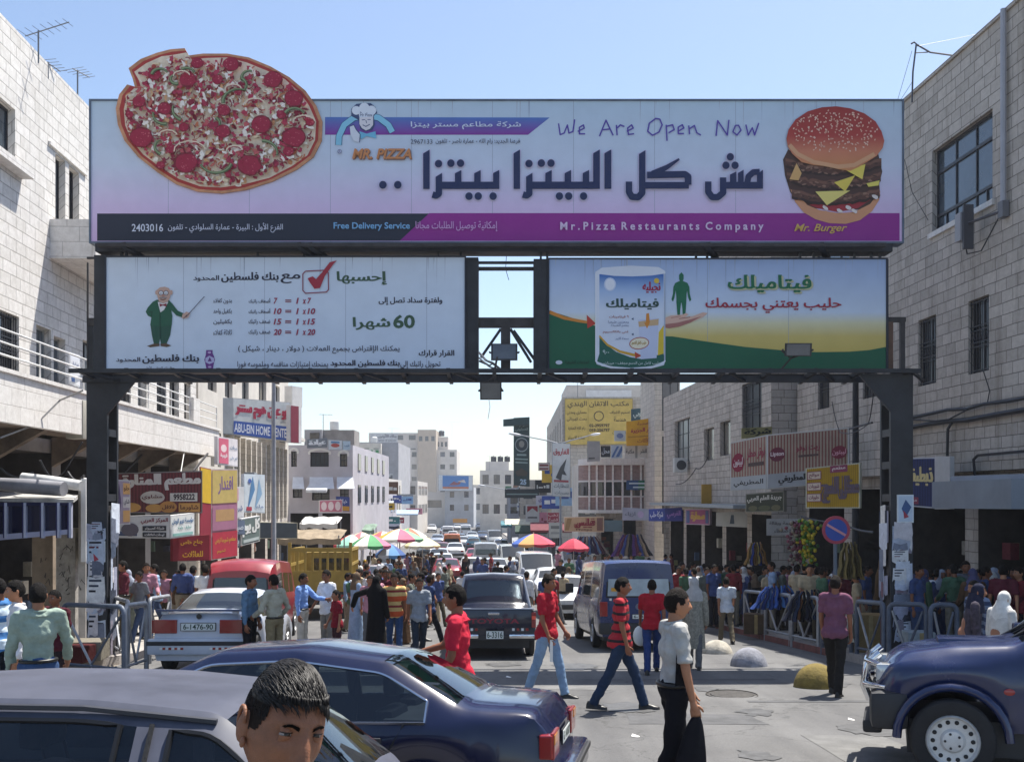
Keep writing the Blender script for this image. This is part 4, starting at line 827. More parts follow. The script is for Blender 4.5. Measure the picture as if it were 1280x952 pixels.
for a, b, yy in ((366, 384, 597), (387, 421, 597), (421, 446, 597)):
    mb = zb(LC); mb.ring([[(lx(a), -.02, lz(yy)), (lx(b - 5), -.02, lz(yy)), (lx(b - 5), .0, lz(yy) + .05), (lx(a), 0, lz(yy) + .05)], [(lx(a) + .15, -.9, lz(yy + 14)), (lx(b), -.9, lz(yy + 14)), (lx(b), -.88, lz(yy + 14) + .04), (lx(a) + .15, -.88, lz(yy + 14) + .04)]], hm('#d9dde4', .7)); mb.build('awning', parent=LC)
mb = zb(LC); mb.box((lx(378), .6, lz(556)), (lx(400), 3, lz(536)), PLASG); mb.box((lx(400), .9, lz(556)), (lx(440), 3, lz(536)), CONC); mb.box((lx(385), .55, lz(552)), (lx(397), .6, lz(540)), GL); mb.build('roof_room', parent=LC)
shell(LC, 0, lx(441), GZ(d) - .5, lz(556), 18, PLASL)
mb = zb(LC); mb.M = mb.M @ Matrix.Identity(4)
for j, (u, z0_, z1_) in enumerate([(u, z0_, z1_) for u in (2, 5, 8, 11, 14) for z0_, z1_ in ((1.6, 2.6), (-.4, .7))]): mb.box((lx(441) + .002, u, z0_), (lx(441) + .05, u + 1.1, z1_), GL)
mb.build('side_window', parent=LC)
# ---------------------------------------------------------------- right row
ye = 34.6
RA = house('stone_building', 'shaded grey limestone building with one wide window at the right edge', (11.3 + SDX * ye, ye, GZ(ye)), EAST); mb = zb(RA)
def re(y): return ye - y
def rz(py, y): return (620 - py) / F * y
hs = [(re(24.75), 6.25, re(21.95), 8.2), (re(25.5), 2.68, re(24.55), 4.3), (re(23.0), 2.68, re(22.1), 4.3), (re(32.6), 2.7, re(31.6), 4.2), (re(29), 2.7, re(28), 4.2), (re(19.5), 2.7, re(18.6), 4.3), (re(33), 6.3, re(30), 8.2)]
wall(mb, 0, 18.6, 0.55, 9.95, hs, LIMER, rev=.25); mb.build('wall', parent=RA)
for i, h in enumerate(hs): window(RA, h, 'big' if i in (0, 6) else 'grille', FR_D, GLB if i in (0, 6) else GL, y=.12, nx=3 if i in (0, 6) else 2)
mb = zb(RA)
for h in (hs[0], hs[6]): mb.box((h[0] - .1, -.07, h[1] - .12), (h[2] + .1, -.001, h[1]), LIMEB)
mb.build('window_sill', parent=RA)
mb = zb(RA); mb.box((0, -.06, 9.95), (18.6, .25, 10.02), LIMER); mb.build('coping', parent=RA)
mb = zb(RA); xx = re(21.35); mb.tube([(xx, -.09, 10.0), (xx, -.09, 6.05)], .06, hm('#a8a8ae', .4), 8); mb.tube([(xx - .18, -.03, 9.9), (xx - .18, -.03, 6.3)], .018, hm('#77777c', .5), 6); mb.box((xx - .1, -.16, 5.72), (xx + .1, -.02, 6.05), hm('#707074', .6)); mb.build('drain_pipe', parent=RA)
mb = zb(RA); mb.tube([(xx, -.12, 5.85), (xx - .75, -.3, 5.85), (xx - .95, -.35, 5.85)], .03, hm('#4a4a50', .6), 6); mb.box((xx - 1.25, -.5, 5.5), (xx - 1.0, -.2, 6.1), hm('#9a9a9e', .6)); mb.box((xx - .99, -.46, 5.3), (xx - .93, -.24, 6.25), hm('#4a4a50', .6)); mb.tube([(xx - 1.1, -.35, 5.5), (xx - 1.0, -.35, 5.2), (xx - .5, -.3, 5.15), (xx - .08, -.14, 5.75)], .015, hm('#2a2a2e', .6), 5); mb.build('wall_lamp', parent=RA)
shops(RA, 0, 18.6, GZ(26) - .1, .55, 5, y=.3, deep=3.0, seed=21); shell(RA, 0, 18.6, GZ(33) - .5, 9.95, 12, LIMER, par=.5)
mb = zb(RA); mb.box((re(19.6), .8, 9.9), (re(20.6), 1.6, 11.0), hm('#5a4a42', .9)); mb.build('chimney', parent=RA)
# right, second
ye2 = 53
RBd = house('stone_building', 'shaded stone building behind the tea sign, stepping out into the street', (10.5 + SDX * ye2, ye2, GZ(ye2)), EAST); mb = zb(RBd)
def re2(y): return ye2 - y
hs = [(re2(38.4), 2.25, re2(35.9), 4.1), (re2(41.6), 1.6, re2(40.0), 2.95), (re2(44.3), 1.5, re2(42.6), 2.85), (re2(50.3), 1.6, re2(47.0), 3.6), (re2(46.6), 4.6, re2(44.8), 6.2)]
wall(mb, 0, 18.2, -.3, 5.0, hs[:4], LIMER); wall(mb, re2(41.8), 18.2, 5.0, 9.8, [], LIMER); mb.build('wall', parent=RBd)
for i, h in enumerate(hs[:4]): window(RBd, h, 'grille' if i == 0 else 'plain', FR_D, GL, nx=3 if i in (0, 3) else 1, nz=1 if i == 0 else 3 if i == 3 else 1)
shops(RBd, 0, 18.2, GZ(45), -.3, 5, y=.3, deep=3.0, seed=33)
mb = zb(RBd)
mb.quad((18.2, 0, GZ(38) - .5), (18.2, 10, GZ(38) - .5), (18.2, 10, 9.8), (18.2, 0, 9.8), LIMER, [(0, 0), (10, 0), (10, 14), (0, 14)]); mb.quad((re2(41.8), 10, 5), (re2(41.8), 0, 5), (re2(41.8), 0, 9.8), (re2(41.8), 10, 9.8), LIMER, [(0, 0), (10, 0), (10, 5), (0, 5)])
mb.quad((0, 10, GZ(53) - .5), (0, 0, GZ(53) - .5), (0, 0, 5), (0, 10, 5), LIMER, [(0, 0), (10, 0), (10, 10), (0, 10)]); mb.build('side_wall', parent=RBd)
mb = zb(RBd); mb.quad((0, 0, 5), (re2(41.8), 0, 5), (re2(41.8), 10, 5), (0, 10, 5), CONC); mb.quad((re2(41.8), 0, 9.8), (18.2, 0, 9.8), (18.2, 10, 9.8), (re2(41.8), 10, 9.8), CONC); mb.build('roof', parent=RBd)
mb = zb(RBd); mb.box((2, -1.1, -.42), (17.5, .29, -.3), hm('#8f979c', .6)); mb.build('canopy', parent=RBd)
# right, third: dark panelled corner, then rounded brick building facing the camera
d = 55.5; k = d / F
RC = house('corner_tower', 'narrow dark panelled stair tower right of the brick building', (P(818, 620, d).x, d, GZ(d)), 0); mb = zb(RC); w = 32 * k
hs = [(w * .3, -2, w * .72, 3.2), (w * .3, 3.5, w * .95, 7)]; wall(mb, 0, w, GZ(d) - .4, 8.5, hs, LIMEC, rev=.12); mb.build('wall', parent=RC)
for h in hs: window(RC, h, 'plain', FR_D, GL, y=.06, nx=2, nz=4)
shell(RC, 0, w, GZ(d) - .4, 8.5, 6, LIMEC)
d = 60; k = d / F
RD = house('brick_house', 'rounded brick and white mullion house above the clothes shop', (P(725, 620, d).x, d, GZ(d)), 0); mb = zb(RD)
def bx(px): return (px - 725) * k
def bz(py): return (620 - py) * k
W_ = bx(832)
def curve(x):                                        # plan of the rounded left corner
    t = max(0, 1 - x / 1.3); return 1.6 * (1 - math.sqrt(max(0, 1 - t * t)))
xs_ = [0, .03, .1, .25, .45, .7, 1.0, 1.3, 1.9, 2.5, 3.1, 3.7, 4.3, W_]
for z0_, z1_, m_ in ((bz(638), bz(620), BRICK), (bz(601), bz(580), BRICK), (bz(620), bz(601), GL)):
    for a, b in zip(xs_, xs_[1:]): mb.quad((a, curve(a), z0_), (b, curve(b), z0_), (b, curve(b), z1_), (a, curve(a), z1_), m_, [(a, z0_), (b, z0_), (b, z1_), (a, z1_)])
mb.build('wall', parent=RD)
mb = zb(RD)
for z0_, z1_, o in ((bz(641), bz(637), .35), (bz(581), bz(573), .3), (bz(602), bz(600), .08), (bz(621), bz(619.5), .08)):
    for a, b in zip(xs_, xs_[1:]): mb.ring([[(q, curve(q) - o, z0_), (q, curve(q) + .05, z0_), (q, curve(q) + .05, z1_), (q, curve(q) - o, z1_)] for q in (a, b)], LIMEB)
for px in (737, 746, 756, 766, 778, 789, 801, 813, 825): mb.box((bx(px) - .05, curve(bx(px)) - .1, bz(638)), (bx(px) + .05, curve(bx(px)) + .02, bz(580)), LIMEB)
mb.build('white_mullion', parent=RD)
mb = zb(RD); mb.quad((0.1, .6, bz(578)), (W_, .1, bz(578)), (W_, 8, bz(578)), (.1, 8, bz(578)), CONC); mb.quad((0, 1.6, GZ(d)), (0, 8, GZ(d)), (0, 8, bz(578)), (0, 1.6, bz(578)), PLAS); mb.build('roof', parent=RD)
shops(RD, 1.0, W_, GZ(d), bz(641), 3, y=.9, deep=2, seed=4)
d = 76; k = d / F; q0 = P(703, 620, d).x
RE = house('office_block', 'pale stone block carrying the big yellow banner', (q0, d, GZ(d)), 0); mb = zb(RE); w = 150 * k; zt = (620 - 496) * k
wall(mb, 0, w, GZ(d) - .4, zt, [], LIMEC); mb.build('wall', parent=RE)
mb = zb(RE); hs = [(u, z, u + .8, z + 1.7) for u in (3, 7, 11, 15, 19, 23, 27) for z in (4.2, .9)]; hq = [(u, GZ(90) - 1, u + 3.6, -1.9, 1.5) for u in (.8, 5, 9.2, 13.4, 17.6, 21.8, 26)]
wall(mb, 0, 34, GZ(d) - 1, zt, hs + hq, LIMEC, y=0, axis='y', rev=.15, rm=DARKIN); mb.quad((1.4, 0, GZ(d) - 1), (1.4, 34, GZ(d) - 1), (1.4, 34, -1.8), (1.4, 0, -1.8), DARKIN); mb.build('side_wall', parent=RE)
for h in hs: window(RE, h, 'plain', axis='y', nx=1, nz=2)
mb = zb(RE); mb.quad((0, 0, zt), (w, 0, zt), (w, 34, zt), (0, 34, zt), CONC); mb.box((.5, 4, zt), (w, 12, zt + 1.3), PLAS); mb.box((2, 3.9, zt + .2), (5.5, 3.95, zt + .9), FR_W); mb.build('roof', parent=RE)

# ---------------------------------------------------------------- further blocks down the street
def block(label, x0, x1, d, py, depth, m, rows, cols, side=0, name='apartment_block', wy=None, win=.55, gm=None, zb_=None, group=None, trim=None):
    """A block whose front faces the camera; side = -1/1 adds windows on the face towards the street."""
    k = d / F; X0, X1 = P(x0, 620, d).x, P(x1, 620, d).x; w = X1 - X0; zt = (620 - py) * k; g0 = GZ(d) - .5
    root = house(name, label, (X0, d, GZ(d)), 0, group=group); mb = zb(root); hs = []
    top = zt - .9; bot = (GZ(d) + 3.4) if zb_ is None else zb_
    for r_ in range(rows):
        zc = lerp(bot + .8, top - .6, r_ / max(1, rows - 1)) if rows > 1 else (bot + top) / 2
        hh = min(.8, (top - bot) / max(1, rows) * .3)
        for c in range(cols):
            xc = w * (c + .5) / cols; ww = w / cols * win / 2; hs.append((xc - ww, zc - hh, xc + ww, zc + hh))
    wall(mb, 0, w, g0, zt, hs, m); mb.build('wall', parent=root)
    for h in hs: window(root, h, 'plain', FR_D, gm or GL, nx=2)
    shell(root, 0, w, g0, zt, depth, m, par=.3)
    if side:
        mb = zb(root); X = w + .003 if side > 0 else -.053
        for r_ in range(rows):
            zc = lerp(bot + .8, top - .6, r_ / max(1, rows - 1)) if rows > 1 else (bot + top) / 2
            for u in range(2, int(depth) - 1, 3): mb.box((X, u, zc - .75), (X + .05, u + 1.2, zc + .75), GL)
        mb.build('side_window', parent=root)
    return root
LIMEF = mat('far_stone', (0.62, 0.58, 0.53), .9, var=.12, vs=.6); TAN = mat('tan_stone', (.5, .42, .33), .9, var=.12, vs=.5)
block('narrow white shop house beyond the arched windows', 440, 456, 84, 590, 16, PLAS, 2, 1, 1)
block('low white shop row on the left with a sloping awning', 453, 468, 104, 606, 20, PLASL, 1, 1, 1)
block('white shop house left of the grey gable', 462, 480, 126, 597, 20, LIMEF, 2, 2, 1)
block('grey blank gabled block below the bank tower', 447, 498, 152, 553, 18, PLASG, 0, 1, 0)
block('cream office slab with a green roof sign', 440, 476, 150.5, 554, 8, PLAS, 3, 3, 0)
block('white flat roofed shop house in mid street on the left', 484, 522, 170, 601, 20, LIMEF, 2, 3, 1)
T = block('tall white bank tower with rows of paired windows at the end of the street', 500, 571, 345, 562, 20, LIMEF, 5, 6, 0, name='bank_tower', win=.5)
block('tan stair wing of the bank tower', 522, 545, 343, 537, 24, TAN, 1, 3, 0, name='bank_tower', zb_=17)
block('cream left wing of the bank tower with a roof sign', 461, 523, 346, 541, 20, LIMEF, 6, 4, 0, name='bank_tower')
block('upper storey of the bank tower set back behind the terrace', 540, 560, 352, 546, 12, LIMEF, 1, 4, 0, name='bank_tower', zb_=16)
block('low white building with a ribbon window under the far billboard', 517, 557, 225, 615, 18, LIMEF, 1, 1, 0, win=.75)
block('blue grey stone house beside the ribbon window building', 556, 592, 222, 609, 16, mat('blue_stone', (.42, .44, .47), .9, var=.2, vs=.5), 2, 2, 0, win=.3)
block('grey house with water tanks on its roof on the right', 600, 642, 178, 588, 30, PLAS, 2, 3, -1)
block('pale rooftop room carrying three water tanks', 607, 636, 186, 577, 8, LIMEF, 0, 1, 0)
block('small cream house at the far end of the street', 578, 606, 260, 606, 14, PLAS, 2, 2, 0)
block('narrow shop house right of the tank roof', 634, 668, 126, 610, 26, PLASG, 2, 2, -1)
block('dim shop house below the dark green tower sign', 650, 690, 110, 600, 20, LIMEC, 2, 2, -1)
hmb = MB(); HX = [(-900, 4), (-400, 8), (-200, 3), (-110, 2.5), (-60, 5), (-20, 2), (20, 4), (80, 9), (200, 12), (900, 6)]
hv = [(x, 430, -9) for x, _ in HX] + [(x, 470 + 20 * math.sin(x), z) for x, z in HX] + [(x, 700, -9) for x, _ in HX]; n_ = len(HX)
hmb.add(hv, [(i + r_ * n_, i + 1 + r_ * n_, i + 1 + (r_ + 1) * n_, i + (r_ + 1) * n_) for r_ in range(2) for i in range(n_ - 1)], mat('far_hill', (.34, .31, .25), .95, var=.35, vs=.05))
tag(hmb.build('hills'), kind='structure')
for i, px in enumerate((617, 625.5, 634)):
    t = thing('water_tank', ['black water tank on the far roof, left of three', 'black water tank on the far roof, middle of three', 'black water tank on the far roof, right of three'][i], 'water tank', P(px, 577, 188), 0, 'water tanks on the far roof')
    mb = MB(); mb.lathe([(.01, 0), (.5, 0), (.52, .1), (.52, .85), (.4, .98), (.12, 1.02), (.12, 1.08), (.01, 1.08)], hm('#23262c', .5), 12); mb.build('drum', parent=t)
# ---------------------------------------------------------------- shop signs, hung where their shops are
def sign(label, xs, ys, ds, bg, border=None, art=(), thick=.12, name='shop_sign', cat='sign', post=None, stripes=None, bw=.03):
    """xs = photograph columns of the two ends, ys = (top, bottom) at each end, ds = their distances. art uses 0..1 panel coordinates."""
    c = [P(xs[0], ys[0][1], ds[0]), P(xs[1], ys[1][1], ds[1]), P(xs[1], ys[1][0], ds[1]), P(xs[0], ys[0][0], ds[0])]
    n = (c[1] - c[0]).cross(c[3] - c[0]).normalized()
    if n.y > 0: n = -n
    def fn(u, v, o): return lerp(lerp(c[0], c[1], u), lerp(c[3], c[2], u), v) + n * o
    wq = (c[1] - c[0]).length; hq = (c[3] - c[0]).length
    t = thing(name, label, cat, (c[0] + c[1]) / 2)
    mb = MB(); mb.M = Matrix.Translation(-t.location); bu, bv = bw / wq, bw / hq
    mb.ring([[fn(u, v, o) for u, v in ((0, 0), (1, 0), (1, 1), (0, 1))] for o in (0, -thick)], border or bg); mb.build('sign_box', parent=t)
    mb = MB(); mb.M = Matrix.Translation(-t.location); f = [(bu, bv), (1 - bu, bv), (1 - bu, 1 - bv), (bu, 1 - bv)]
    mb.add([fn(u, v, .004) for u, v in f], [(0, 1, 2, 3)], bg, [[(0, 0), (1, 0), (1, 1), (0, 1)]])
    if stripes:
        k, cs, v0, v1 = stripes
        for i in range(k):
            u0, u1 = lerp(bu, 1 - bu, (i + .1) / k), lerp(bu, 1 - bu, (i + .55) / k); mb.add([fn(u, v, .008) for u, v in ((u0, v0), (u1, v0), (u1, v1), (u0, v1))], [(0, 1, 2, 3)], cs)
    mb.build('sign_face', parent=t)
    if art:
        mb = MB(); mb.M = Matrix.Translation(-t.location); o = .012
        for a in art:
            o += .0016
            if a[0] == 'r': mb.add([fn(u, v, o) for u, v in ((a[1], a[2]), (a[3], a[2]), (a[3], a[4]), (a[1], a[4]))], [(0, 1, 2, 3)], hm(a[5], .6))
            elif a[0] == 't': put_text(mb, a[1], a[2], a[3], a[4], a[5], hm(a[6], .6), fn=fn, off=o, bold=a[7] if len(a) > 7 else .02)
            elif a[0] == 'd': mb.poly([(a[1] + a[3] * math.cos(q * .35), a[2] + a[4] * math.sin(q * .35)) for q in range(18)], hm(a[5], .6), fn=lambda u, v, _, o=o: fn(u, v, o))
            elif a[0] == 'p': mb.poly(a[1], hm(a[2], .6), fn=lambda u, v, _, o=o: fn(u, v, o))
        mb.build('lettering', parent=t)
    if post:
        mb = MB(); mb.M = Matrix.Translation(-t.location)
        for u, v, dx, dy, dz in post: mb.bar(fn(u, v, -thick), fn(u, v, -thick) + Vector((dx, dy, dz)), .05, .05, BLK2)
        mb.build('bracket', parent=t)
    return t
H = lambda h, r=.6: hm(h, r, var=.2, vs=1.5)
# left side of the street
sign('maroon striped restaurant sign with pale lettering on the left', (144, 253), ((591, 641), (588, 641)), (31, 32), H('#5e2329'), hm('#8a8a88'), [
    ('t', 'مطعم المنارة', .08, .55, .97, .96, '#d9d6d0', .035), ('d', .42, .38, .14, .16, '#cfc8be'), ('r', .62, .28, .94, .48, '#d8d4cc'), ('t', '9958222', .66, .31, .91, .46, '#3a3034', .04),
    ('d', .16, .14, .13, .12, '#d09a50'), ('d', .44, .12, .1, .1, '#d09a50'), ('d', .6, .15, .1, .14, '#c98e48'), ('r', .72, .03, .97, .24, '#d09a50'), ('t', 'شاورما', .74, .06, .95, .2, '#5a2a20'), ('t', 'فلافل', .53, .08, .67, .2, '#5a2a20'), ('t', 'مشاوي', .3, .32, .53, .45, '#6a3030')], stripes=(26, H('#7a3036'), .02, .97), post=((.1, 1, 0, 1.5, .6), (.9, 1, 0, 1.5, .6)))
sign('white shop sign box with blue panels below the maroon sign', (145, 213), ((645, 672), (643, 673)), (29.5, 30.2), H('#c9cbcb'), hm('#b0b0b0'), [('t', 'المركز العربي', .45, .62, .95, .88, '#7a3040'), ('r', .48, .33, .92, .54, '#23262e'), ('t', 'شركة كمبيوتر', .52, .37, .88, .5, '#d8d8d8'), ('r', .48, .06, .92, .26, '#23262e'), ('t', 'لوحات اعلانات', .52, .09, .88, .23, '#d8d8d8'), ('r', .05, .1, .38, .3, '#3c4a6a'), ('d', .25, .38, .16, .3, '#5a5560')], thick=.3)
sign('sunlit white sign panel at the end of the white sign box', (213, 243), ((644, 673), (641, 669)), (30.2, 31.4), H('#e8ebe8'), hm('#c9c9c9'), [('t', 'مؤسسة نهرو الوطن', .06, .58, .94, .85, '#3a6a9a'), ('t', 'تجارة - عامة', .3, .32, .85, .5, '#4a9a9a'), ('r', .08, .08, .92, .2, '#8fc0b8')], thick=.2)
sign('small upright sign with cream squares beside the left gantry post', (146, 163), ((599, 656), (600, 655)), (25, 25.2), H('#b0a2b4'), hm('#c9c9c9'), [('r', .45, .68, .95, .93, '#e0b070'), ('r', .45, .38, .95, .62, '#d9d4d0'), ('r', .45, .06, .95, .32, '#e0b070'), ('t', 'حلو', .5, .74, .9, .88, '#6a3a2a'), ('t', 'شاي', .5, .42, .9, .57, '#4a4a5a'), ('p', [(.1, .08), (.3, .5), (.15, .92), (.05, .5)], '#5a4a6a')], thick=.15)
sign('narrow cream sign edge on the left of the gantry post', (101, 107), ((598, 702), (597, 700)), (22, 23.2), H('#d8cf9a'), hm('#d9d9d9'), [('r', .1, .5, .9, .7, '#4a3a30'), ('r', .1, .1, .9, .3, '#4a3a30')], thick=.1)
tl = sign('tall yellow and red shop sign standing out from the left shops', (264, 297), ((586, 700), (586, 695)), (33, 34.3), H('#c98a94'), hm('#e0d8d0'), [('r', .03, .62, .97, .985, '#d9c074'), ('t', 'افندار', .25, .72, .8, .92, '#8a6a9a', .04), ('r', .03, .32, .97, .6, '#b97f9a'), ('r', .15, .42, .85, .55, '#c9a070'), ('r', .03, .01, .97, .3, '#c43a4e'), ('t', 'مطعم شورما ارض', .12, .16, .9, .24, '#e0b040'), ('t', 'لحوم', .2, .06, .5, .11, '#e0b040')], thick=.02)  # washed out face colours paint in the sunlight on this side
sign('yellow and crimson side of the tall left shop sign', (250, 264), ((583, 700), (586, 700)), (32, 33), H('#8f2036'), hm('#8f2036'), [('r', .03, .62, .97, .99, '#d0aa20')], thick=.02)  # deeper yellow and crimson paint in the shade on the side face
sign('dark red awning board with gold lettering under the tall left sign', (216, 262), ((671, 701), (668, 700)), (31, 32.3), H('#7a1626'), None, [('t', 'جناح خاص', .2, .6, .8, .85, '#c9992c'), ('t', 'للعائلات', .25, .15, .8, .4, '#c9992c')], thick=.1)
sign('pink and white upright sign on the left balcony corner', (272, 297), ((545, 580), (549, 583)), (36, 38), H('#e2dcde'), None, [('r', .05, .05, .52, .95, '#d0607a'), ('d', .28, .6, .14, .14, '#e8d0d0'), ('t', 'قهوة', .12, .25, .45, .42, '#f0e8e8'), ('t', 'محلات', .58, .6, .95, .75, '#5a7a9a'), ('t', 'ابو علي', .58, .2, .95, .35, '#5a7a9a')])
sign('grey and blue home centre sign with crimson Arabic lettering', (291, 363), ((497, 543), (503, 552)), (44, 47), H('#cfd2d0'), hm('#b9b9b9'), [('r', .01, .02, .99, .38, '#3a5aa6'), ('t', 'ABU-EIN HOME CENTER', .02, .08, .98, .32, '#e3e6ee', .02), ('t', 'ابو عين هوم سنتر', .05, .48, .97, .92, '#b02a4a', .04)], thick=.3, post=((.1, 0, 0, 1, 0), (.9, 0, 0, 1, 0)))
sign('plain grey flank panel left of the home centre sign', (258, 291), ((497, 541), (497, 543)), (42.5, 44), H('#8f9498'), None, thick=.1)
sign('upright crimson and white box sign at the end of the home centre', (363, 377), ((506, 553), (508, 554)), (46, 47), H('#e0dcda'), None, [('r', .02, .01, .72, .99, '#7e1f36')], thick=.2)
sign('white cap of the upright box sign above the street', (365, 378), ((482, 508), (484, 509)), (47.2, 48), H('#e6e2dc'), None, thick=.4)
sign('white and blue drinks poster hanging over the left shops', (305, 331), ((592, 640), (593, 641)), (37, 38.5), H('#d9e4ec'), None, [('p', [(.15, .05), (.5, .6), (.4, .95), (.3, .7)], '#5a8ab8'), ('p', [(.5, .1), (.85, .5), (.7, .9), (.6, .5)], '#8fb4d4'), ('r', .1, .05, .35, .15, '#b03a50'), ('d', .25, .82, .08, .06, '#4a6ab0'), ('t', 'ماء', .55, .12, .9, .22, '#4a6a9a')])
sign('white upright sign left of the drinks poster', (290, 305), ((608, 648), (608, 647)), (36, 36.8), H('#dfe0e2'), None, [('r', .1, .55, .5, .95, '#d07a94'), ('t', 'شرق', .2, .2, .85, .4, '#5a6a9a')])
sign('grey blue fascia sign below the white upright sign', (283, 306), ((650, 668), (650, 668)), (34, 35), H('#6a7890'), None, [('t', 'صيدلية', .1, .25, .9, .8, '#cfd6e0')])
sign('black and white fascia sign with brush lettering', (302, 325), ((648, 682), (644, 676)), (35, 36.5), H('#6a7a78'), hm('#d0d0d0'), [('t', 'كل يوم', .05, .3, .95, .92, '#e6e8e6', .05), ('r', .08, .08, .92, .2, '#b9c4c4')])
sign('grey hatched sign below the fascia on the left', (283, 300), ((670, 686), (668, 684)), (34, 34.8), H('#4a5460'), None, [('t', 'بقالة', .1, .2, .9, .8, '#c0c8d0')])
sign('slate blue shop fascia box behind the lamp post', (324, 372), ((652, 673), (653, 673)), (40, 41), H('#55606a'), hm('#c9c4b0'), thick=.8)
sign('pink shop banner with white rosettes under the arched house', (399, 428), ((625, 640), (624, 640)), (58, 58.5), H('#c9788a'), hm('#e0dcd8'), [('d', .2, .5, .12, .36, '#e8d4d4'), ('d', .5, .5, .12, .36, '#e8d4d4'), ('d', .8, .5, .12, .36, '#e8d4d4')])
sign('blue and ochre shop sign beside the pink banner', (421, 437), ((620, 638), (621, 639)), (59.5, 60), H('#3a4a8a'), None, [('r', 0.03, .03, .97, .35, '#c9942c'), ('t', 'خياط', .2, .5, .8, .85, '#d0d4e4')])
sign('white roof sign with dark script above the arched house', (384, 409), ((549, 560), (547, 559)), (60.5, 61), H('#7c8288'), None, [('t', 'عيادة', .1, .2, .9, .9, '#e6e8ea', .05)], thick=.05)
sign('white roof sign with a small emblem above the arched house', (410, 428), ((549, 562), (550, 562)), (60.5, 60.8), H('#d4dade'), hm('#a0a4a8'), [('d', .5, .45, .3, .2, '#b85a50'), ('r', .2, .66, .8, .84, '#5a8ab0')])
sign('pale blue roof sign right of the emblem sign', (429, 438), ((551, 562), (551, 562)), (60.8, 61), H('#bcd0dc'), None, [('t', 'طبيب', .15, .3, .85, .7, '#5a7a9a')])
sign('green lettered roof sign on the cream office slab', (451, 474), ((561, 572), (561, 572)), (149.6, 149.8), H('#d8d8cc'), None, [('t', 'الرابطة', .05, .35, .95, .9, '#3a8a50', .05)])
sign('white wall sign with dark lettering on the grey gable', (462, 491), ((592, 602), (592, 602)), (149, 149.3), H('#c9cac8'), None, [('t', 'امين تيمور', .05, .2, .95, .85, '#3a3c44', .06)])
sign('grey bank name sign on the roof of the tower', (463, 497), ((541, 554), (541, 554)), (344, 344), H('#b8bcc0'), None, [('t', 'بنك الأردن', .3, .5, .95, .9, '#6a6e78', .05), ('t', 'BANK OF JORDAN', .3, .12, .95, .4, '#6a6e78', .03)])
sign('blue film poster billboard on the roof in the far street', (548, 591), ((593, 613), (594, 613)), (219, 219), H('#c9cfd4'), hm('#3a3c44'), [('r', .12, .18, .88, .95, '#3a78b8'), ('r', .12, .12, .88, .26, '#b06a4a'), ('p', [(.3, .35), (.45, .6), (.55, .5), (.7, .75), (.62, .4), (.5, .35)], '#8a4a50'), ('p', [(.55, .6), (.75, .72), (.8, .5)], '#c9c0b8')], thick=.4, name='billboard', cat='billboard')
sign('small red roadside sign far down the street on the left', (516, 525), ((644, 651), (644, 651)), (180, 180), H('#7a2a30'), hm('#b0b0b0'))
sign('orange shop banner at the far end of the street', (566, 584), ((648, 653), (648, 653)), (215, 215), H('#d09030'), None)
# right side of the street
sign('dark green vertical tower sign with a round portrait medallion', (642, 662), ((522, 606), (521, 608)), (88, 88), H('#21403f'), None, [('t', 'مجوهرات', .1, .86, .9, .93, '#8fa6a0'), ('t', 'العجلوني', .1, .79, .9, .85, '#8fa6a0'), ('r', .15, .72, .85, .735, '#6a8a86'), ('d', .5, .6, .42, .105, '#9aa6a4'), ('d', .5, .6, .37, .09, '#2c3a3c'), ('d', .5, .61, .17, .05, '#8a8a80'), ('r', .2, .44, .8, .465, '#8fa6a0'), ('r', .1, .38, .9, .4, '#8fa6a0'), ('r', .12, .33, .88, .35, '#8fa6a0'), ('p', [(.1, .2), (.5, .26), (.9, .2), (.8, .15), (.2, .14)], '#4a4438'), ('t', '25', .4, .02, .8, .1, '#b9d0e0', .05)], thick=.8)
sign('dark green cap beam on top of the tower sign', (629, 662), ((524, 532), (521, 531)), (87.5, 87.5), H('#21403f'), None, thick=.9)
sign('dark green flared base board of the tower sign', (631, 674), ((611, 622), (611, 622)), (87, 87), H('#1a2c30'), None, [('r', .05, .35, .95, .5, '#7f9690')], thick=.6)
sign('large yellow banner with black calligraphy on the block end wall', (706, 791), ((498, 556), (498, 555)), (75.7, 75.7), H('#cdb25e'), hm('#8a7a4a'), [('t', 'مكتب الاتقان الهندي', .04, .78, .94, .95, '#4a4030', .01), ('d', .5, .62, .075, .11, '#4a4030'), ('d', .5, .62, .062, .09, '#cdb25e'), ('t', 'معماري ومدني', .03, .64, .32, .74, '#5a4c30', .01), ('t', 'بحث كهربائي', .03, .5, .32, .6, '#5a4c30', .01), ('t', 'تصميم الاشراف', .66, .64, .96, .74, '#5a4c30', .01), ('t', 'هندسة', .72, .5, .9, .6, '#5a4c30', .01), ('t', '02-2959797', .36, .38, .66, .45, '#4a4030', .03), ('t', '059-256797', .36, .28, .66, .35, '#4a4030', .03), ('t', 'رام الله المنارة', .05, .3, .3, .4, '#5a4c30', .01), ('t', 'عمارة الاسراء', .05, .1, .3, .2, '#5a4c30', .01), ('t', 'طابق ثالث', .7, .2, .94, .3, '#5a4c30', .01), ('r', .34, .0, .345, 1, '#a48e4a')], thick=.05)
sign('teal sign leaning over the yellow curved awning sign', (789, 815), ((511, 526), (509, 524)), (62, 62), H('#3a5a66'), None, [('t', 'الجنوبي', .1, .2, .9, .8, '#c0d0d0')])
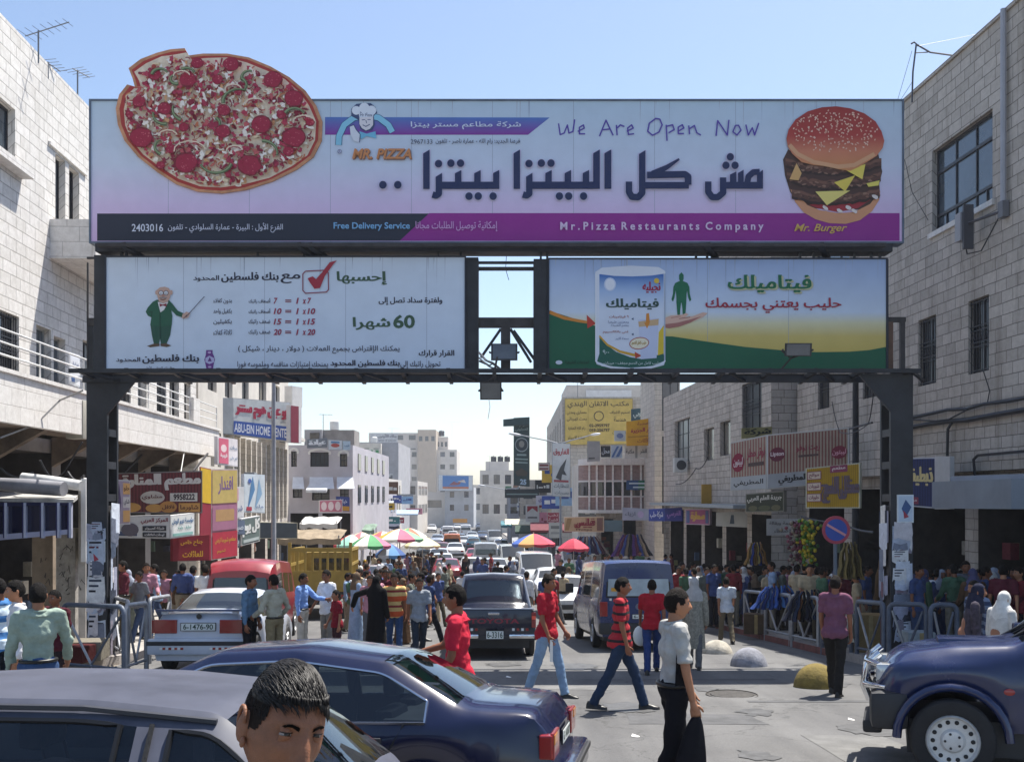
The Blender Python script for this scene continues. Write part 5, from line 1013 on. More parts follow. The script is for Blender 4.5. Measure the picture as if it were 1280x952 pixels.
sign('bright yellow curved sign with red script beside the stair tower', (783, 822), ((527, 557), (521, 556)), (58, 58), H('#d9a018'), None, [('t', 'مؤسسة', .35, .75, .85, .92, '#a04a20'), ('t', 'قصر الجزيرة', .15, .48, .95, .68, '#a82a30', .035), ('r', .05, .33, .95, .37, '#b07a14'), ('t', 'للأثاث', .35, .12, .75, .28, '#a04a20'), ('p', [(.0, .0), (.0, .95), (.08, 1.0), (.0, 1.0)], '#c08a18')])
sign('row of grey and white roof boards above the brick house, first from the left', (734, 750), ((551, 577), (551, 576)), (59, 59), H('#a0a09c'), None, [('r', .1, .12, .6, .2, '#5a5a5a')], thick=.06)
sign('black roof board with white script above the brick house', (751, 763), ((557, 571), (557, 571)), (58.9, 58.9), H('#1c1e24'), None, [('t', 'محل', .1, .2, .9, .8, '#c0c4c8')], thick=.06)
sign('blue and white striped roof board above the brick house', (764, 778), ((556, 573), (556, 572)), (58.8, 58.8), H('#b0bcc8'), None, [('p', [(.0, .1), (.5, .9), (.7, .9), (.2, .1)], '#4a6a9a'), ('p', [(.4, .1), (.9, .9), (1, .9), (1, .6), (.7, .1)], '#4a6a9a')], thick=.06)
sign('pair of pale roof boards right of the striped board', (781, 829), ((556, 573), (556, 571)), (58.6, 58.6), H('#c9c6be'), None, [('r', .27, .0, .33, 1, '#8a8a86'), ('t', 'مكتبة', .03, .3, .24, .7, '#6a6a6a'), ('t', 'دار الشروق للنشر', .4, .3, .95, .7, '#6a6a6a')], thick=.06)
sign('small white sign on a bracket above the roof boards', (768, 782), ((538, 551), (538, 551)), (59.5, 59.5), H('#c9d0d4'), None, [('d', .5, .5, .3, .25, '#7a8ab0')])
sign('blue and green street name sign on the brick house', (783, 816), ((600, 612), (600, 612)), (59.6, 59.6), H('#1f4a7a'), None, [('r', .45, .03, .98, .97, '#1f6a4a'), ('r', .1, .6, .9, .75, '#c0d0d4'), ('r', .25, .2, .75, .35, '#c0d0d4')], thick=.05)
sign('white standing sign with red script and an eagle on the lamp post', (690, 713), ((553, 620), (554, 621)), (66, 66), H('#cdd2d2'), hm('#8a9094'), [('t', 'الفاروق', .08, .76, .92, .9, '#a82a34', .045), ('p', [(.2, .35), (.45, .55), (.8, .72), (.65, .5), (.8, .4), (.55, .42), (.5, .3)], '#4a4e50'), ('r', .1, .27, .9, .31, '#a04a50'), ('t', 'للنظارات', .1, .15, .9, .24, '#5a6a72'), ('t', 'بصريات', .15, .03, .9, .11, '#7a8a92')], thick=.2)
sign('brown framed small sign with white bars hanging by the eagle sign', (673, 687), ((578, 588), (578, 588)), (75, 75), H('#b0a8a4'), hm('#4a2a2a'), [('r', .1, .55, .9, .8, '#6a3030'), ('r', .1, .15, .9, .35, '#6a3030')])
sign('white sign with a red roof shape on the right of the far street', (657, 674), ((630, 652), (630, 652)), (90, 90), H('#cfd0d0'), None, [('p', [(.12, .55), (.12, .9), (.88, .9), (.88, .55), (.5, .78)], '#9a1f38'), ('r', .15, .2, .85, .3, '#6a6a70')])
sign('pale sign with thin writing right of the red roof sign', (676, 685), ((634, 654), (634, 654)), (84, 84), H('#c9c8bc'), None, [('t', 'سيما', .1, .4, .9, .8, '#4a5a6a'), ('r', .1, .1, .9, .16, '#8a8a90')])
sign('white and violet fascia sign below the tower sign', (670, 703), ((619, 631), (618, 631)), (80, 80), H('#c9cad4'), None, [('t', 'احذية العمري', .1, .25, .9, .8, '#6a5a9a')])
sign('crimson square sign over the red market umbrella', (684, 699), ((640, 652), (640, 652)), (70, 70), H('#8a2a40'), hm('#b0a0a0'), [('t', 'ذهب', .1, .5, .9, .9, '#d0b0b4'), ('t', 'فضة', .1, .1, .9, .42, '#d0b0b4')])
sign('grey white price board under the crimson square sign', (686, 703), ((653, 672), (653, 672)), (69.5, 69.5), H('#b0b2b0'), None, [('r', .15, .6, .8, .8, '#6a6e70'), ('r', .15, .25, .85, .4, '#8a8e90')])
sign('cream shop fascia with a large crimson word under the brick house', (705, 755), ((646, 664), (645, 665)), (59, 59), H('#c9b48a'), hm('#e0d6bc'), [('t', 'فيليس', .28, .25, .75, .9, '#8a2a34', .05), ('t', 'Philips', .3, .06, .7, .22, '#6a4a3a'), ('r', .82, .1, .97, .9, '#8a6a5a'), ('p', [(.02, .1), (.08, .9), (.2, .9), (.12, .1)], '#a08a5a')])
sign('teal shutter fascia right of the cream word sign', (756, 778), ((650, 664), (650, 664)), (58, 58), H('#5a7880'), None, thick=.3)
sign('faded lilac fascia sign left of the two blue signs', (778, 811), ((634, 650), (636, 650)), (55, 54), H('#9aa0b0'), None, [('d', .7, .5, .12, .3, '#b0a0c0'), ('t', 'ازياء', .1, .3, .5, .7, '#6a7080')], thick=.2)
sign('blue fascia sign with white script, left of the darker blue one', (811, 831), ((636, 651), (635, 651)), (52, 51), H('#2a46a0'), None, [('t', 'شركة حلب', .1, .2, .9, .8, '#d0d8ec', .02)], thick=.2)
sign('dark blue fascia sign with a violet script', (831, 853), ((635, 651), (634, 651)), (51, 50), H('#1a2a86'), None, [('t', 'الفرسي', .15, .2, .9, .8, '#8a6ac0', .03)], thick=.2)
sign('pink fascia sign with gold letters on the right shops', (857, 887), ((636, 655), (636, 656)), (44.5, 43.5), H('#b0608a'), hm('#d0c0d0'), [('t', 'سمارة', .25, .2, .78, .85, '#d8b060', .05), ('r', .04, .1, .18, .9, '#5a6a9a'), ('r', .84, .1, .96, .9, '#5a6a9a')], thick=.15)
sign('torn white fascia sign on the right shops', (895, 934), ((640, 657), (639, 659)), (40, 39), H('#b4b4b0'), None, [('p', [(.45, .2), (.5, .8), (.58, .8), (.6, .2)], '#3a4a5a')], thick=.12)
sign('ochre panel hanging on the right facade by an air conditioner', (877, 892), ((605, 631), (605, 630)), (43, 43), H('#b08a34'), None)
sign('olive green roof sign with black calligraphy behind the tea sign', (927, 965), ((535, 548), (533, 545)), (33.5, 33.5), H('#8f8a5a'), None, [('t', 'شركة', .1, .15, .95, .9, '#2a2a24', .03)], thick=.06)
sign('dark olive shop sign with white script below the tea sign', (932, 980), ((617, 640), (613, 639)), (32, 31), H('#3c4438'), hm('#8a8a80'), [('t', 'جريدة العلم العربي', .05, .48, .95, .85, '#d8d8d0', .02), ('d', .2, .2, .12, .14, '#6a6a50'), ('d', .5, .2, .16, .14, '#5a6248'), ('d', .8, .2, .12, .14, '#6a6a50')], thick=.15)
tea = [('r', .0, .0, 1, .26, '#aab0b4'), ('t', 'مطعم الطريفي', .22, .05, .62, .22, '#22242a', .04)]
sign('left wing of the red and cream striped tea sign', (913, 959), ((553, 613), (543, 611)), (30.5, 29.6), H('#b8ac9c'), hm('#c9cbcb'), [('r', .02, .01, .98, .27, '#b4babe'), ('t', 'المطريفي', .1, .06, .9, .2, '#22242a', .03), ('d', .22, .56, .17, .19, '#8f2444'), ('t', 'ليبتون', .1, .47, .35, .66, '#d8c8cc', .03), ('t', 'نوتر مطر', .46, .58, .95, .8, '#a03a54'), ('r', .5, .45, .92, .52, '#5a4a4a')], stripes=(13, H('#a06a62'), .27, .97), thick=.1)
sign('right wing of the red and cream striped tea sign', (959, 1061), ((543, 611), (534, 602)), (29.6, 28.2), H('#a89a8a'), hm('#c9cbcb'), [('r', .01, .01, .99, .27, '#9aa0a6'), ('t', 'المطريفي', .15, .05, .5, .23, '#22242a', .04), ('d', .13, .62, .1, .13, '#6a1f3a'), ('t', 'Lipton', .045, .57, .215, .67, '#d8c8cc', .03), ('t', 'زيت نوفو', .37, .62, .66, .76, '#8a2f44', .02), ('r', .4, .53, .64, .57, '#5a4444'), ('d', .89, .56, .095, .12, '#7a1f3a'), ('t', 'ليبتون', .81, .5, .97, .62, '#d8a0b0', .02)], stripes=(25, H('#85504a'), .27, .97), thick=.1)
sign('yellow striped shop sign with violet script in front of the tea sign', (1007, 1075), ((585, 635), (578, 635)), (25.6, 24.8), H('#c9a21c'), hm('#c9c9b4'), [('r', .46, .83, .78, .99, '#8a3a5a'), ('t', 'مطعم', .5, .86, .74, .97, '#e8d8d8', .02)] + [x for i, w in enumerate(('موالح', 'شوربات', 'حلويات')) for x in (('r', .03, .7 - i * .27, .3, .9 - i * .27, '#8a4058'), ('r', .045, .715 - i * .27, .285, .885 - i * .27, '#d8c4b4'), ('t', w, .07, .74 - i * .27, .26, .86 - i * .27, '#7a3048', .02))] + [('t', 'مخلل الحج', .34, .12, .96, .74, '#6a5a6a', .06)], stripes=(26, H('#a37d10'), .02, .98), thick=.12)
sign('dark blue ribbed shop sign with cream script right of the gantry post', (1129, 1177), ((572, 632), (571, 636)), (24, 23), H('#24366e'), hm('#b8bcc4'), [('t', 'ذبطيفان', .0, .42, .78, .82, '#d8c890', .05), ('r', .02, .06, .42, .2, '#8a3a54'), ('t', 'مطعم', .06, .08, .38, .18, '#d0c0c4')], stripes=(14, H('#1c2a58'), .03, .97), thick=.12)
sign('white side strip with faint letters beside the dark blue sign', (1174, 1193), ((570, 636), (570, 636)), (23, 22.2), H('#a8a8a4'), hm('#b9b9b9'), [('t', 'سلمان', .2, .78, .85, .9, '#4a4a5a'), ('t', 'ايات', .3, .6, .8, .72, '#4a4a5a'), ('t', 'لوز', .25, .12, .8, .35, '#a04a54', .03)], thick=.1)
sign('plain grey metal fascia of the right corner shop', (1195, 1300), ((602, 635), (598, 636)), (21.8, 18.2), H('#7a8490', .5), None, thick=.5, name='shop_fascia', cat='fascia')
sign('grey sheet metal rain hood above the right corner fascia', (1188, 1300), ((595, 603), (591, 600)), (21.6, 18), H('#8a94a4', .5), None, thick=.7, name='rain_hood', cat='rain hood')
sign('grey lettered board over the fruit stall', (958, 1000), ((648, 669), (648, 668)), (30, 29), H('#8a8e90'), None, [('t', 'ملحمة وبقالة', .1, .58, .9, .85, '#4a4e54'), ('t', 'الاصدقاء', .25, .15, .8, .42, '#4a4e54')], thick=.06)
sign('white paper notice on the wall by the left balcony', (87, 100), ((440, 480), (444, 484)), (24.5, 25.0), H('#dfe2e8'), None, [('t', 'عيادة', .25, .6, .85, .75, '#4a5a8a'), ('r', .15, .1, .45, .3, '#5a7ab0')], thick=.04)
# no-parking disc on its pole
t = thing('no_parking_sign', 'round blue and red no parking sign on a grey pole', 'road sign', P(1045, 810, 19.4)); zc = P(1045, 662, 19.4).z - t.location.z
mb = MB(); mb.tube([(0, .04, -.3), (0, .04, zc + .2)], .035, hm('#5a6470', .5), 10); mb.build('pole', parent=t)
mb = MB(); mb.lathe([(.001, 0), (.262, 0), (.262, .012), (.001, .012)], hm('#a03448', .5), 32, 'y', (0, -.012, zc)); mb.lathe([(.001, 0), (.205, 0), (.205, .004), (.001, .004)], hm('#27469a', .5), 32, 'y', (0, -.017, zc)); mb.M = Matrix.Translation((0, 0, zc)) @ Matrix.Rotation(R(30), 4, 'Y'); mb.box((-.2, -.022, -.022), (.2, -.018, .022), hm('#c98a90', .5)); mb.build('disc', parent=t, smooth=40)
# ---------------------------------------------------------------- street furniture and clutter
STL = mat('galvanised_tube', (.30, .31, .33), .45, .4, var=.3, vs=4); STB = mat('blue_grey_tube', (.09, .11, .15), .5, .1, var=.4, vs=4); WHT = hm('#e6e4de', .6)
def lamp(label, px, d, ztop, arms, col, r0=.085):
    base = P(px, 620, d); t = thing('street_lamp', label, 'street lamp', (base.x, d, GZ(d) + .1)); h = ztop - GZ(d) - .1
    mb = MB(); mb.tube([(0, 0, 0), (0, 0, 1.2), (0, 0, 1.25), (0, 0, h)], [r0 * 1.3, r0 * 1.3, r0, r0 * .6], col, 10); mb.build('pole', parent=t, smooth=40)
    for ax in arms:
        mb = MB(); mb.tube([(0, 0, h - .1), (ax * .3, 0, h + .12), (ax * .75, 0, h + .35), (ax, 0, h + .5)], [.045, .04, .035, .03], col, 8)
        mb.build('arm', parent=t, smooth=60)
        mb = MB(); mb.ell((ax * 1.12, 0, h + .53), (abs(ax) * .17, .13, .09), hm('#c9ccd0', .5), 12, 6, Matrix.Rotation(-.15 * (1 if ax > 0 else -1), 3, 'Y')); mb.build('lamp_head', parent=t, smooth=60)
    return t
lamp('grey street lamp pole in front of the home centre', 342, 33, 6.5, (), mat('lamp_pole_grey', (.32, .33, .36), .5, .2, var=.25))
lamp('two armed street lamp beside the eagle sign', 700.5, 66.5, (620 - 553) / F * 66.5, (-2.6, 2.0), hm('#8a9098', .5), .08)
lamp('two armed street lamp far down the street', 637.5, 125, (620 - 612) / F * 125, (-3.0, 2.6), hm('#9aa0a8', .5), .08)
lamp('slim dark lamp pole on the far left pavement', 446, 88, .6, (), hm('#5a6068', .5), .06)
lamp('tall thin black pole against the right facade', 1069.5, 27, 6.0, (), hm('#1c1d22', .6), .1)
def barrier(label, a, b, col, h=.98, brace=True, rw=.035, za=None, zb_=None):
    """Bent tube crowd barrier between two ground points."""
    a = Vector(a); b = Vector(b); t = thing('crowd_barrier', label, 'barrier', a, group='steel barriers along the kerbs'); v = b - a; u = v.normalized(); L = v.length; c = .12
    mb = MB(); pts = [(0, 0, -.25), (0, 0, h - c)] + [tuple(u * (c - c * math.cos(q)) + Vector((0, 0, h - c + c * math.sin(q)))) for q in (.5, 1.0, 1.57)]
    pts += [tuple(v - u * (c - c * math.cos(q)) + Vector((0, 0, h - c + c * math.sin(q)))) for q in (1.57, 1.0, .5)] + [tuple(v + Vector((0, 0, h - c))), tuple(v + Vector((0, 0, -.25)))]
    mb.tube(pts, rw, col, 8); mb.build('frame', parent=t, smooth=60)
    if brace:
        mb = MB(); mb.tube([tuple(u * .06 + Vector((0, 0, h - .12))), tuple(u * L * .5 + Vector((0, 0, .1)))], rw * .55, STL, 6); mb.tube([tuple(v - u * .06 + Vector((0, 0, h - .12))), tuple(u * L * .45 + Vector((0, 0, .1)))], rw * .5, col, 6)
        mb.tube([tuple(u * .03 + Vector((0, 0, .12))), tuple(v - u * .03 + Vector((0, 0, .12)))], rw * .6, col, 6); mb.build('brace', parent=t)
    return t
def G(px, d, dz=.14): p = P(px, 620, d); return (p.x, d, GZ(d) + dz)
RB_ = [(931, 27.5, 953, 25.9, 'leftmost of the right barriers, thick upright frame'), (957, 25.6, 988, 23.7, 'barrier hung with blue clothes, farther half'), (990, 23.5, 1023, 21.9, 'barrier hung with dark clothes, nearer half'), (1028, 21.6, 1064, 20.4, 'barrier behind the man in the purple shirt'),
       (1071, 20.1, 1105, 18.9, 'dark barrier right of the man in the purple shirt'), (1111, 18.8, 1158, 18.4, 'barrier in front of the right gantry post'), (1163, 18.3, 1196, 18.3, 'last dark barrier before the blue pickup bonnet')]
for x0, d0, x1, d1, lab in RB_: barrier(lab, G(x0, d0), G(x1, d1), STB if x0 > 1000 else STL, 1.02, rw=.045)
LB_ = [(79, 16.9, 155, 16.0, 'long dark barrier rail behind the man in the green shirt', STB), (157, 16.4, 183, 17.6, 'pale barrier frame between the gantry post and the silver saloon', STL), (142, 20.5, 160, 18.2, 'tall pale barrier beside the left gantry post', STL), (187, 19.6, 212, 21.5, 'pale barrier behind the silver saloon', STL)]
for x0, d0, x1, d1, lab, c in LB_: barrier(lab, G(x0, d0), G(x1, d1), c, 1.08, rw=.04)
# concrete domes
for px, d, r_, h_, lab, c in ((896, 21.9, .33, .3, 'pale concrete dome farthest from the camera', '#b9b2a4'), (936, 19.2, .34, .36, 'grey half dome of concrete in the middle', '#8f9098'), (1021, 15.9, .35, .38, 'yellow painted concrete dome by the man in the purple shirt', '#7d6c34')):
    q = G(px, d, -.02); t = MB(); m_ = mat('dome_' + c[1:], hexc(c), .9, var=.45, vs=5, bump=.5, bs=25); t.lathe([(r_ * math.cos(a), h_ * math.sin(a)) for a in [i * math.pi / 2 / 9 for i in range(9)] + [1.55]], m_, 28)
    o = t.build('concrete_bollard', loc=q, smooth=60); tag(o, lab, 'bollard', 'concrete domes at the street corner')
# market umbrellas
def umbrella(label, px, py, d, rad, cols, drop=.52, tilt=0.0):
    top = P(px, py, d); t = thing('market_umbrella', label, 'umbrella', (top.x, d, GZ(d) + .02), group='market umbrellas'); h = top.z - GZ(d)
    mb = MB(); N = 8
    for i in range(N):
        rows = []
        for j in range(6):
            f = j / 5; row = []
            for k in range(5):
                a = 2 * math.pi * (i + k / 4) / N; sag = .06 * rad * math.sin(math.pi * k / 4) * f; rr = rad * f * (1 - .05 * math.sin(math.pi * k / 4))
                row.append((rr * math.cos(a), rr * math.sin(a), h - drop * (f ** 1.45) - sag * .5))
            rows.append(row)
        mb.ring(rows, hm(cols[i % len(cols)], .75, var=.1), closed=False)
    for i in range(N):                               # valance
        a0, a1 = 2 * math.pi * i / N, 2 * math.pi * (i + 1) / N; p0 = (rad * math.cos(a0), rad * math.sin(a0)); p1 = (rad * math.cos(a1), rad * math.sin(a1)); zz = h - drop
        mb.add([(p0[0], p0[1], zz), (p1[0], p1[1], zz), (p1[0], p1[1], zz - .12), ((p0[0] + p1[0]) / 2, (p0[1] + p1[1]) / 2, zz - .2), (p0[0], p0[1], zz - .12)], [(0, 1, 2, 3, 4)], hm(cols[i % len(cols)], .75, var=.1))
    c = mb.build('canopy', parent=t, smooth=30)
    mb = MB(); mb.tube([(0, 0, 0), (0, 0, h + .06)], .022, WHT, 6); mb.build('pole', parent=t)
    if tilt: t.rotation_euler = (tilt * .3, tilt, 0)
MC = ['#c94a52', '#e8d87a', '#3f8f5a', '#e9e6de', '#3d62a8', '#d98a3a', '#d7dde2', '#c75f80']
for a in (('multicoloured umbrella with a blue panel, largest in the left market cluster', 500, 661, 55, 1.25, ['#3d5fa8', '#e6d470', '#d2584e', '#c8e0b0', '#e4a23c', '#dfe3d8', '#c95f7a', '#7fb48a']),
          ('green and pink umbrella left of the largest one', 463, 668, 50, 1.0, ['#4f9a62', '#c96b86', '#8fc0a0', '#d78a9a', '#3f8a5a', '#dcd8d0']),
          ('red and mint umbrella at the left end of the market cluster', 440, 668, 53, .95, ['#c4444c', '#9ad0bc', '#e6dcd0', '#d05a5a']),
          ('pale pink umbrella behind the green and pink one', 452, 665, 60, .95, ['#dba6a8', '#e8d4b0', '#d0747e']),
          ('blue and white striped low umbrella in front of the cluster', 488, 680, 51, .75, ['#2f5f9e', '#c9d4e2', '#5a8fc0', '#30508a']),
          ('cream umbrella at the right end of the left cluster', 528, 670, 58, 1.0, ['#e2dcbc', '#d9cf9e', '#ece8d8']),
          ('yellow and green umbrella peeping out at the back of the cluster', 512, 660, 66, 1.1, ['#e0cf60', '#5fa070', '#d06a50', '#e8e4d0']),
          ('mixed colour umbrella behind the blue striped one', 478, 664, 63, 1.1, ['#d7b25a', '#cf5a60', '#9cc8b8', '#e6e0d8']),
          ('multicoloured umbrella with red front on the right side of the street', 667, 667, 55, 1.15, ['#c42f4a', '#c42f4a', '#3f9a78', '#e6d8c8', '#4a6ab8', '#d8a060', '#c42f4a', '#cf4560']),
          ('plain red umbrella beside the multicoloured one on the right', 717, 673, 56, .85, ['#c8324e', '#d23c56', '#c02c48'])): umbrella(*a)
# awnings, stalls and fascias along the left market
def stall(label, px0, px1, pyt, d, col, h=.25, dep=1.6, legs=True, slope=.35):
    a = P(px0, pyt, d); b = P(px1, pyt, d); t = thing('market_stall', label, 'stall', ((a.x + b.x) / 2, d, GZ(d))); w = b.x - a.x; z = a.z - GZ(d)
    mb = MB(); n = 8
    rows = [[(-w / 2 + w * i / n, y, z - slope * f + .03 * math.sin(i * 2.1 + f * 3)) for i in range(n + 1)] for f, y in ((0, dep * .5), (.5, 0), (1, -dep * .5))]
    mb.ring(rows, col, closed=False); L = rows[-1]; mb.ring([L, [(x, y, q - h + .04 * math.sin(x * 9)) for x, y, q in L]], col, closed=False); mb.build('canopy', parent=t)
    if legs:
        for sx in (-1, 1):
            for sy in (-1, 1): mb = MB(); mb.tube([(sx * w * .46, sy * dep * .45, 0), (sx * w * .46, sy * dep * .45, z - .2)], .03, STL, 6); mb.build('leg', parent=t)
        mb = MB(); mb.box((-w * .45, -dep * .3, .75), (w * .45, dep * .4, .82), hm('#7a6248', .8)); r = random.Random(int(px0))
        for k in range(30): mb.ell((r.uniform(-.42, .42) * w, r.uniform(-.28, .35) * dep, .86 + r.random() * .1), (.09, .09, .08), cloth(r.choice(['#b5482e', '#c9a02a', '#5f8a3a', '#8a3a3a', '#d8c07a'])), 6, 4)
        mb.build('counter', parent=t)
    return t
stall('dirty brown tarpaulin stall roof behind the yellow truck', 352, 430, 662, 45, mat('tarp_brown', (.28, .22, .15), .9, var=.4, vs=2))
stall('faded green stall awning by the market umbrellas', 425, 470, 655, 66, mat('tarp_green', (.18, .26, .2), .9, var=.4, vs=2))
stall('white canvas stall awning under the arched house', 378, 425, 646, 57, mat('tarp_white', (.6, .58, .55), .9, var=.25, vs=2))
stall('dark blue shop awning on the left of the far street', 452, 500, 652, 90, mat('tarp_navy', (.05, .06, .1), .9, var=.4, vs=2))
stall('grey canvas awning on the right of the far street', 640, 690, 672, 78, mat('tarp_grey', (.3, .31, .33), .9, var=.3, vs=2))
stall('small teal kiosk canopy on the right of the far street', 626, 640, 651, 100, mat('tarp_teal', (.06, .2, .24), .8, var=.3, vs=2), dep=2)
# left ground floor: blue framed glazed porch, rolled shutters, plaster piers
t = thing('shop_porch', 'blue and white framed glazed porch with a white slab at the left edge', 'porch', (P(20, 620, 20.0).x, 20.0, GZ(20) + .14)); k = 20.0 / F
mb = MB(); mb.M = Matrix.Translation(-t.location)
def pp(px, py, dd=0): d = 20.6 + dd - (px - 0) * .006; return P(px, py, d)
mb.ring([[pp(-60, 622), pp(92, 624), pp(92, 628), pp(-60, 626)], [pp(-60, 612, 2.2), pp(98, 618, 2.2), pp(98, 623, 2.2), pp(-60, 617, 2.2)]], mat('dirty_white_slab', (.42, .41, .39), .9, var=.45, vs=3)); mb.build('roof_slab', parent=t)
mb = MB(); mb.M = Matrix.Translation(-t.location)
mb.ring([[pp(-60, 676 + 4), pp(90, 667), pp(90, 661), pp(-60, 672)], [pp(-60, 676 + 4, .1), pp(90, 667, .1), pp(90, 661, .1), pp(-60, 672, .1)]], hm('#b4b8d4', .5)); mb.ring([[pp(-60, 634), pp(90, 631), pp(90, 627), pp(-60, 628)], [pp(-60, 634, .1), pp(90, 631, .1), pp(90, 627, .1), pp(-60, 628, .1)]], hm('#22264a', .5))
for px in (-30, 8, 32, 54, 74, 88.5): mb.bar(pp(px, 628), pp(px, 672), .045, .08, hm('#b8bcd0', .5)); mb.bar(pp(px - 1.8, 628), pp(px - 1.8, 672), .04, .08, hm('#1e2258', .5))
mb.build('frame', parent=t)
mb = MB(); mb.M = Matrix.Translation(-t.location); mb.add([pp(-60, 674, .06), pp(89, 663, .06), pp(89, 630, .06), pp(-60, 632, .06)], [(0, 1, 2, 3)], glass_dark('porch_glass', (.012, .014, .05), .1)); mb.build('pane', parent=t)
mb = MB(); r = random.Random(6)
for i, (x0, y0_, x1, y1_, rr) in enumerate(((-10, 604, 80, 611, .15), (28, 596, 102, 607, .11), (20, 612, 70, 612, .09))):
    t = thing('rolled_awning', ['fat grey roll of canvas lying on the porch roof', 'long white rolled awning slanting above the porch roof', 'thin pale roll in front on the porch roof'][i], 'rolled awning', P((x0 + x1) / 2, (y0_ + y1_) / 2, 20.6 + i * .3))
    mb = MB(); mb.M = Matrix.Translation(-t.location); a, b = P(x0, y0_, 20.7 + i * .3), P(x1, y1_, 20.4 + i * .3); mb.tube([a, lerp(a, b, .5), b], [rr * .8, rr, rr * .95], hm(['#8a8a90', '#d8d8d6', '#c9c9c9'][i], .85, var=.25), 12); mb.build('roll', parent=t, smooth=50)
mb = MB()
for x0, x1, y0_, y1_, d, m_ in ((40, 66, 668, 800, 23.0, mat('plaster_brown', (.3, .24, .18), .9, var=.3, vs=3)), (70, 94, 660, 800, 22.6, mat('plaster_stained', (.38, .36, .33), .9, var=.35, vs=6)), (98, 107, 600, 800, 22.2, mat('concrete_pale', (.42, .4, .38), .9, var=.3, vs=3))):
    a, b = P(x0, y0_, d), P(x1, y0_, d); mb.box((a.x, d, GZ(d)), (b.x, d + .35, a.z), m_)
    for k in range(14 if m_.name == 'plaster_stained' else 4):
        gx = r.uniform(a.x + .05, b.x - .1); gz = r.uniform(GZ(d) + 1.2, a.z - .4); mb.tube([(gx, d - .004, gz), (gx + r.uniform(-.05, .1), d - .004, gz + r.uniform(.02, .14)), (gx + r.uniform(0, .12), d - .004, gz + r.uniform(-.1, .05))], .008, BLK2, 3)
o = mb.build('plaster_pier'); tag(o, 'graffiti covered plaster piers below the glazed porch', 'pier')
for i, (px0, px1, py0, py1, d, lab) in enumerate(((82, 104, 500, 548, 24.5, 'beige air conditioner box high beside the left gantry post'), (843, 859, 572, 590, 47, 'white air conditioner with a round fan on the right facade'), (273, 281, 590, 606, 37, 'small grey meter box on the left shops'), (305, 318, 590, 608, 39, 'grey electric box on the home centre wall'))):
    a, b = P(px0, py1, d), P(px1, py0, d); t = thing('air_conditioner' if i < 2 else 'meter_box', lab, 'air conditioner' if i < 2 else 'meter box', (a.x, d, a.z)); w, h = b.x - a.x, b.z - a.z
    mb = MB(); mb.box((0, 0, 0), (w, .45, h), hm('#b4b0a4' if i == 0 else '#c4c4c0' if i == 1 else '#8a8d90', .6), .02); mb.build('casing', parent=t, smooth=40)
    mb = MB()
    if i == 1:
        mb.lathe([(.001, 0), (h * .34, 0), (h * .34, .01), (.001, .01)], hm('#3a3c40', .6), 18, 'y', (w * .55, -.012, h * .5))
    else:
        for q in range(5): mb.box((w * .12, -.012, h * (.2 + q * .12)), (w * .6, -.004, h * (.24 + q * .12)), hm('#6a685e', .7))
    mb.build('vent', parent=t)
# cables
def cable(label, pts, r_=.022, m_=None, sag=0):
    q = []
    for (a, b) in zip(pts, pts[1:]):
        for i in range(6): t_ = i / 6; v = lerp(a, b, t_); v.z -= sag * 4 * t_ * (1 - t_); q.append(v)
    q.append(pts[-1]); mb = MB(); mb.tube(q, r_, m_ or mat('black_cable', (.02, .02, .024), .6, var=.3), 5); tag(mb.build('cable'), label, 'cable')
def onR(px, py, off=.1): d = 1300 * (11.3 - off) / (px - 572); return P(px, py, d)
cable('upper black cable bundle across the right stone wall', [onR(1129, 524), onR(1150, 520), onR(1185, 512), onR(1209, 511), onR(1230, 505), onR(1262, 501), onR(1300, 494)], .04)
cable('lower thick black cable bundle across the right stone wall', [onR(1129, 536), onR(1160, 530), onR(1190, 526), onR(1210, 525), onR(1245, 518), onR(1300, 509)], .055)
cable('thin black cable crossing between the two bundles', [onR(1135, 524, .14), onR(1170, 526, .14), onR(1186, 524, .14), onR(1209, 512, .14)], .02)
cable('black drop cable above the white side strip', [onR(1190, 528, .12), onR(1185, 536, .12), onR(1184, 574, .12)], .035)
cable('black cable over the right corner fascia', [onR(1219, 596, .12), onR(1217, 574, .12), onR(1222, 569, .12), onR(1300, 562, .12)], .03)
cable('fine wire hanging down the right wall to the wide window', [onR(1131, 200), onR(1140, 240), onR(1160, 275)], .008)
cable('fine wire hanging beside the bars of the right wall', [onR(1229, 463), onR(1237, 488), onR(1234, 505)], .012)
cable('black cable looping from the thin pole to the gantry', [P(1040, 502, 27), P(1050, 540, 26), P(1085, 530, 22), P(1092, 490, 20.5)], .011, sag=.1)
cable('black cables behind the tea sign', [P(1062, 536, 27), P(1080, 531, 24), P(1090, 528, 21)], .025)
cable('grey cable draped over the left balcony', [P(0, 547, 20.5), P(45, 530, 22), P(75, 500, 22.5), P(103, 488, 21)], .02, hm('#8a8a8a', .7))
cable('dark tangled cable under the left balcony', [P(0, 585, 22), P(40, 590, 22.5), P(60, 605, 23), P(85, 590, 23), P(105, 594, 22)], .03, sag=.15)
cable('second dark cable under the left balcony', [P(50, 575, 22.5), P(70, 600, 23), P(104, 606, 22)], .03, sag=.1)
cable('black cable slanting up to the soffit on the left', [P(55, 612, 22.4), P(80, 590, 22.6), P(103, 552, 22.6)], .02)
cable('white wire hanging from the balcony to the red shop sign', [P(234, 530, 34.4), P(231, 560, 34.2), P(226, 590, 32.4)], .018, hm('#c9c9c4', .7))
cable('dark cable sagging across the balcony face', [P(180, 515, 30), P(205, 545, 32), P(228, 545, 34)], .014)
cable('black cable from the right canopy to the wall', [P(845, 605, 46), P(870, 585, 43), P(885, 570, 42)], .02, sag=.2)
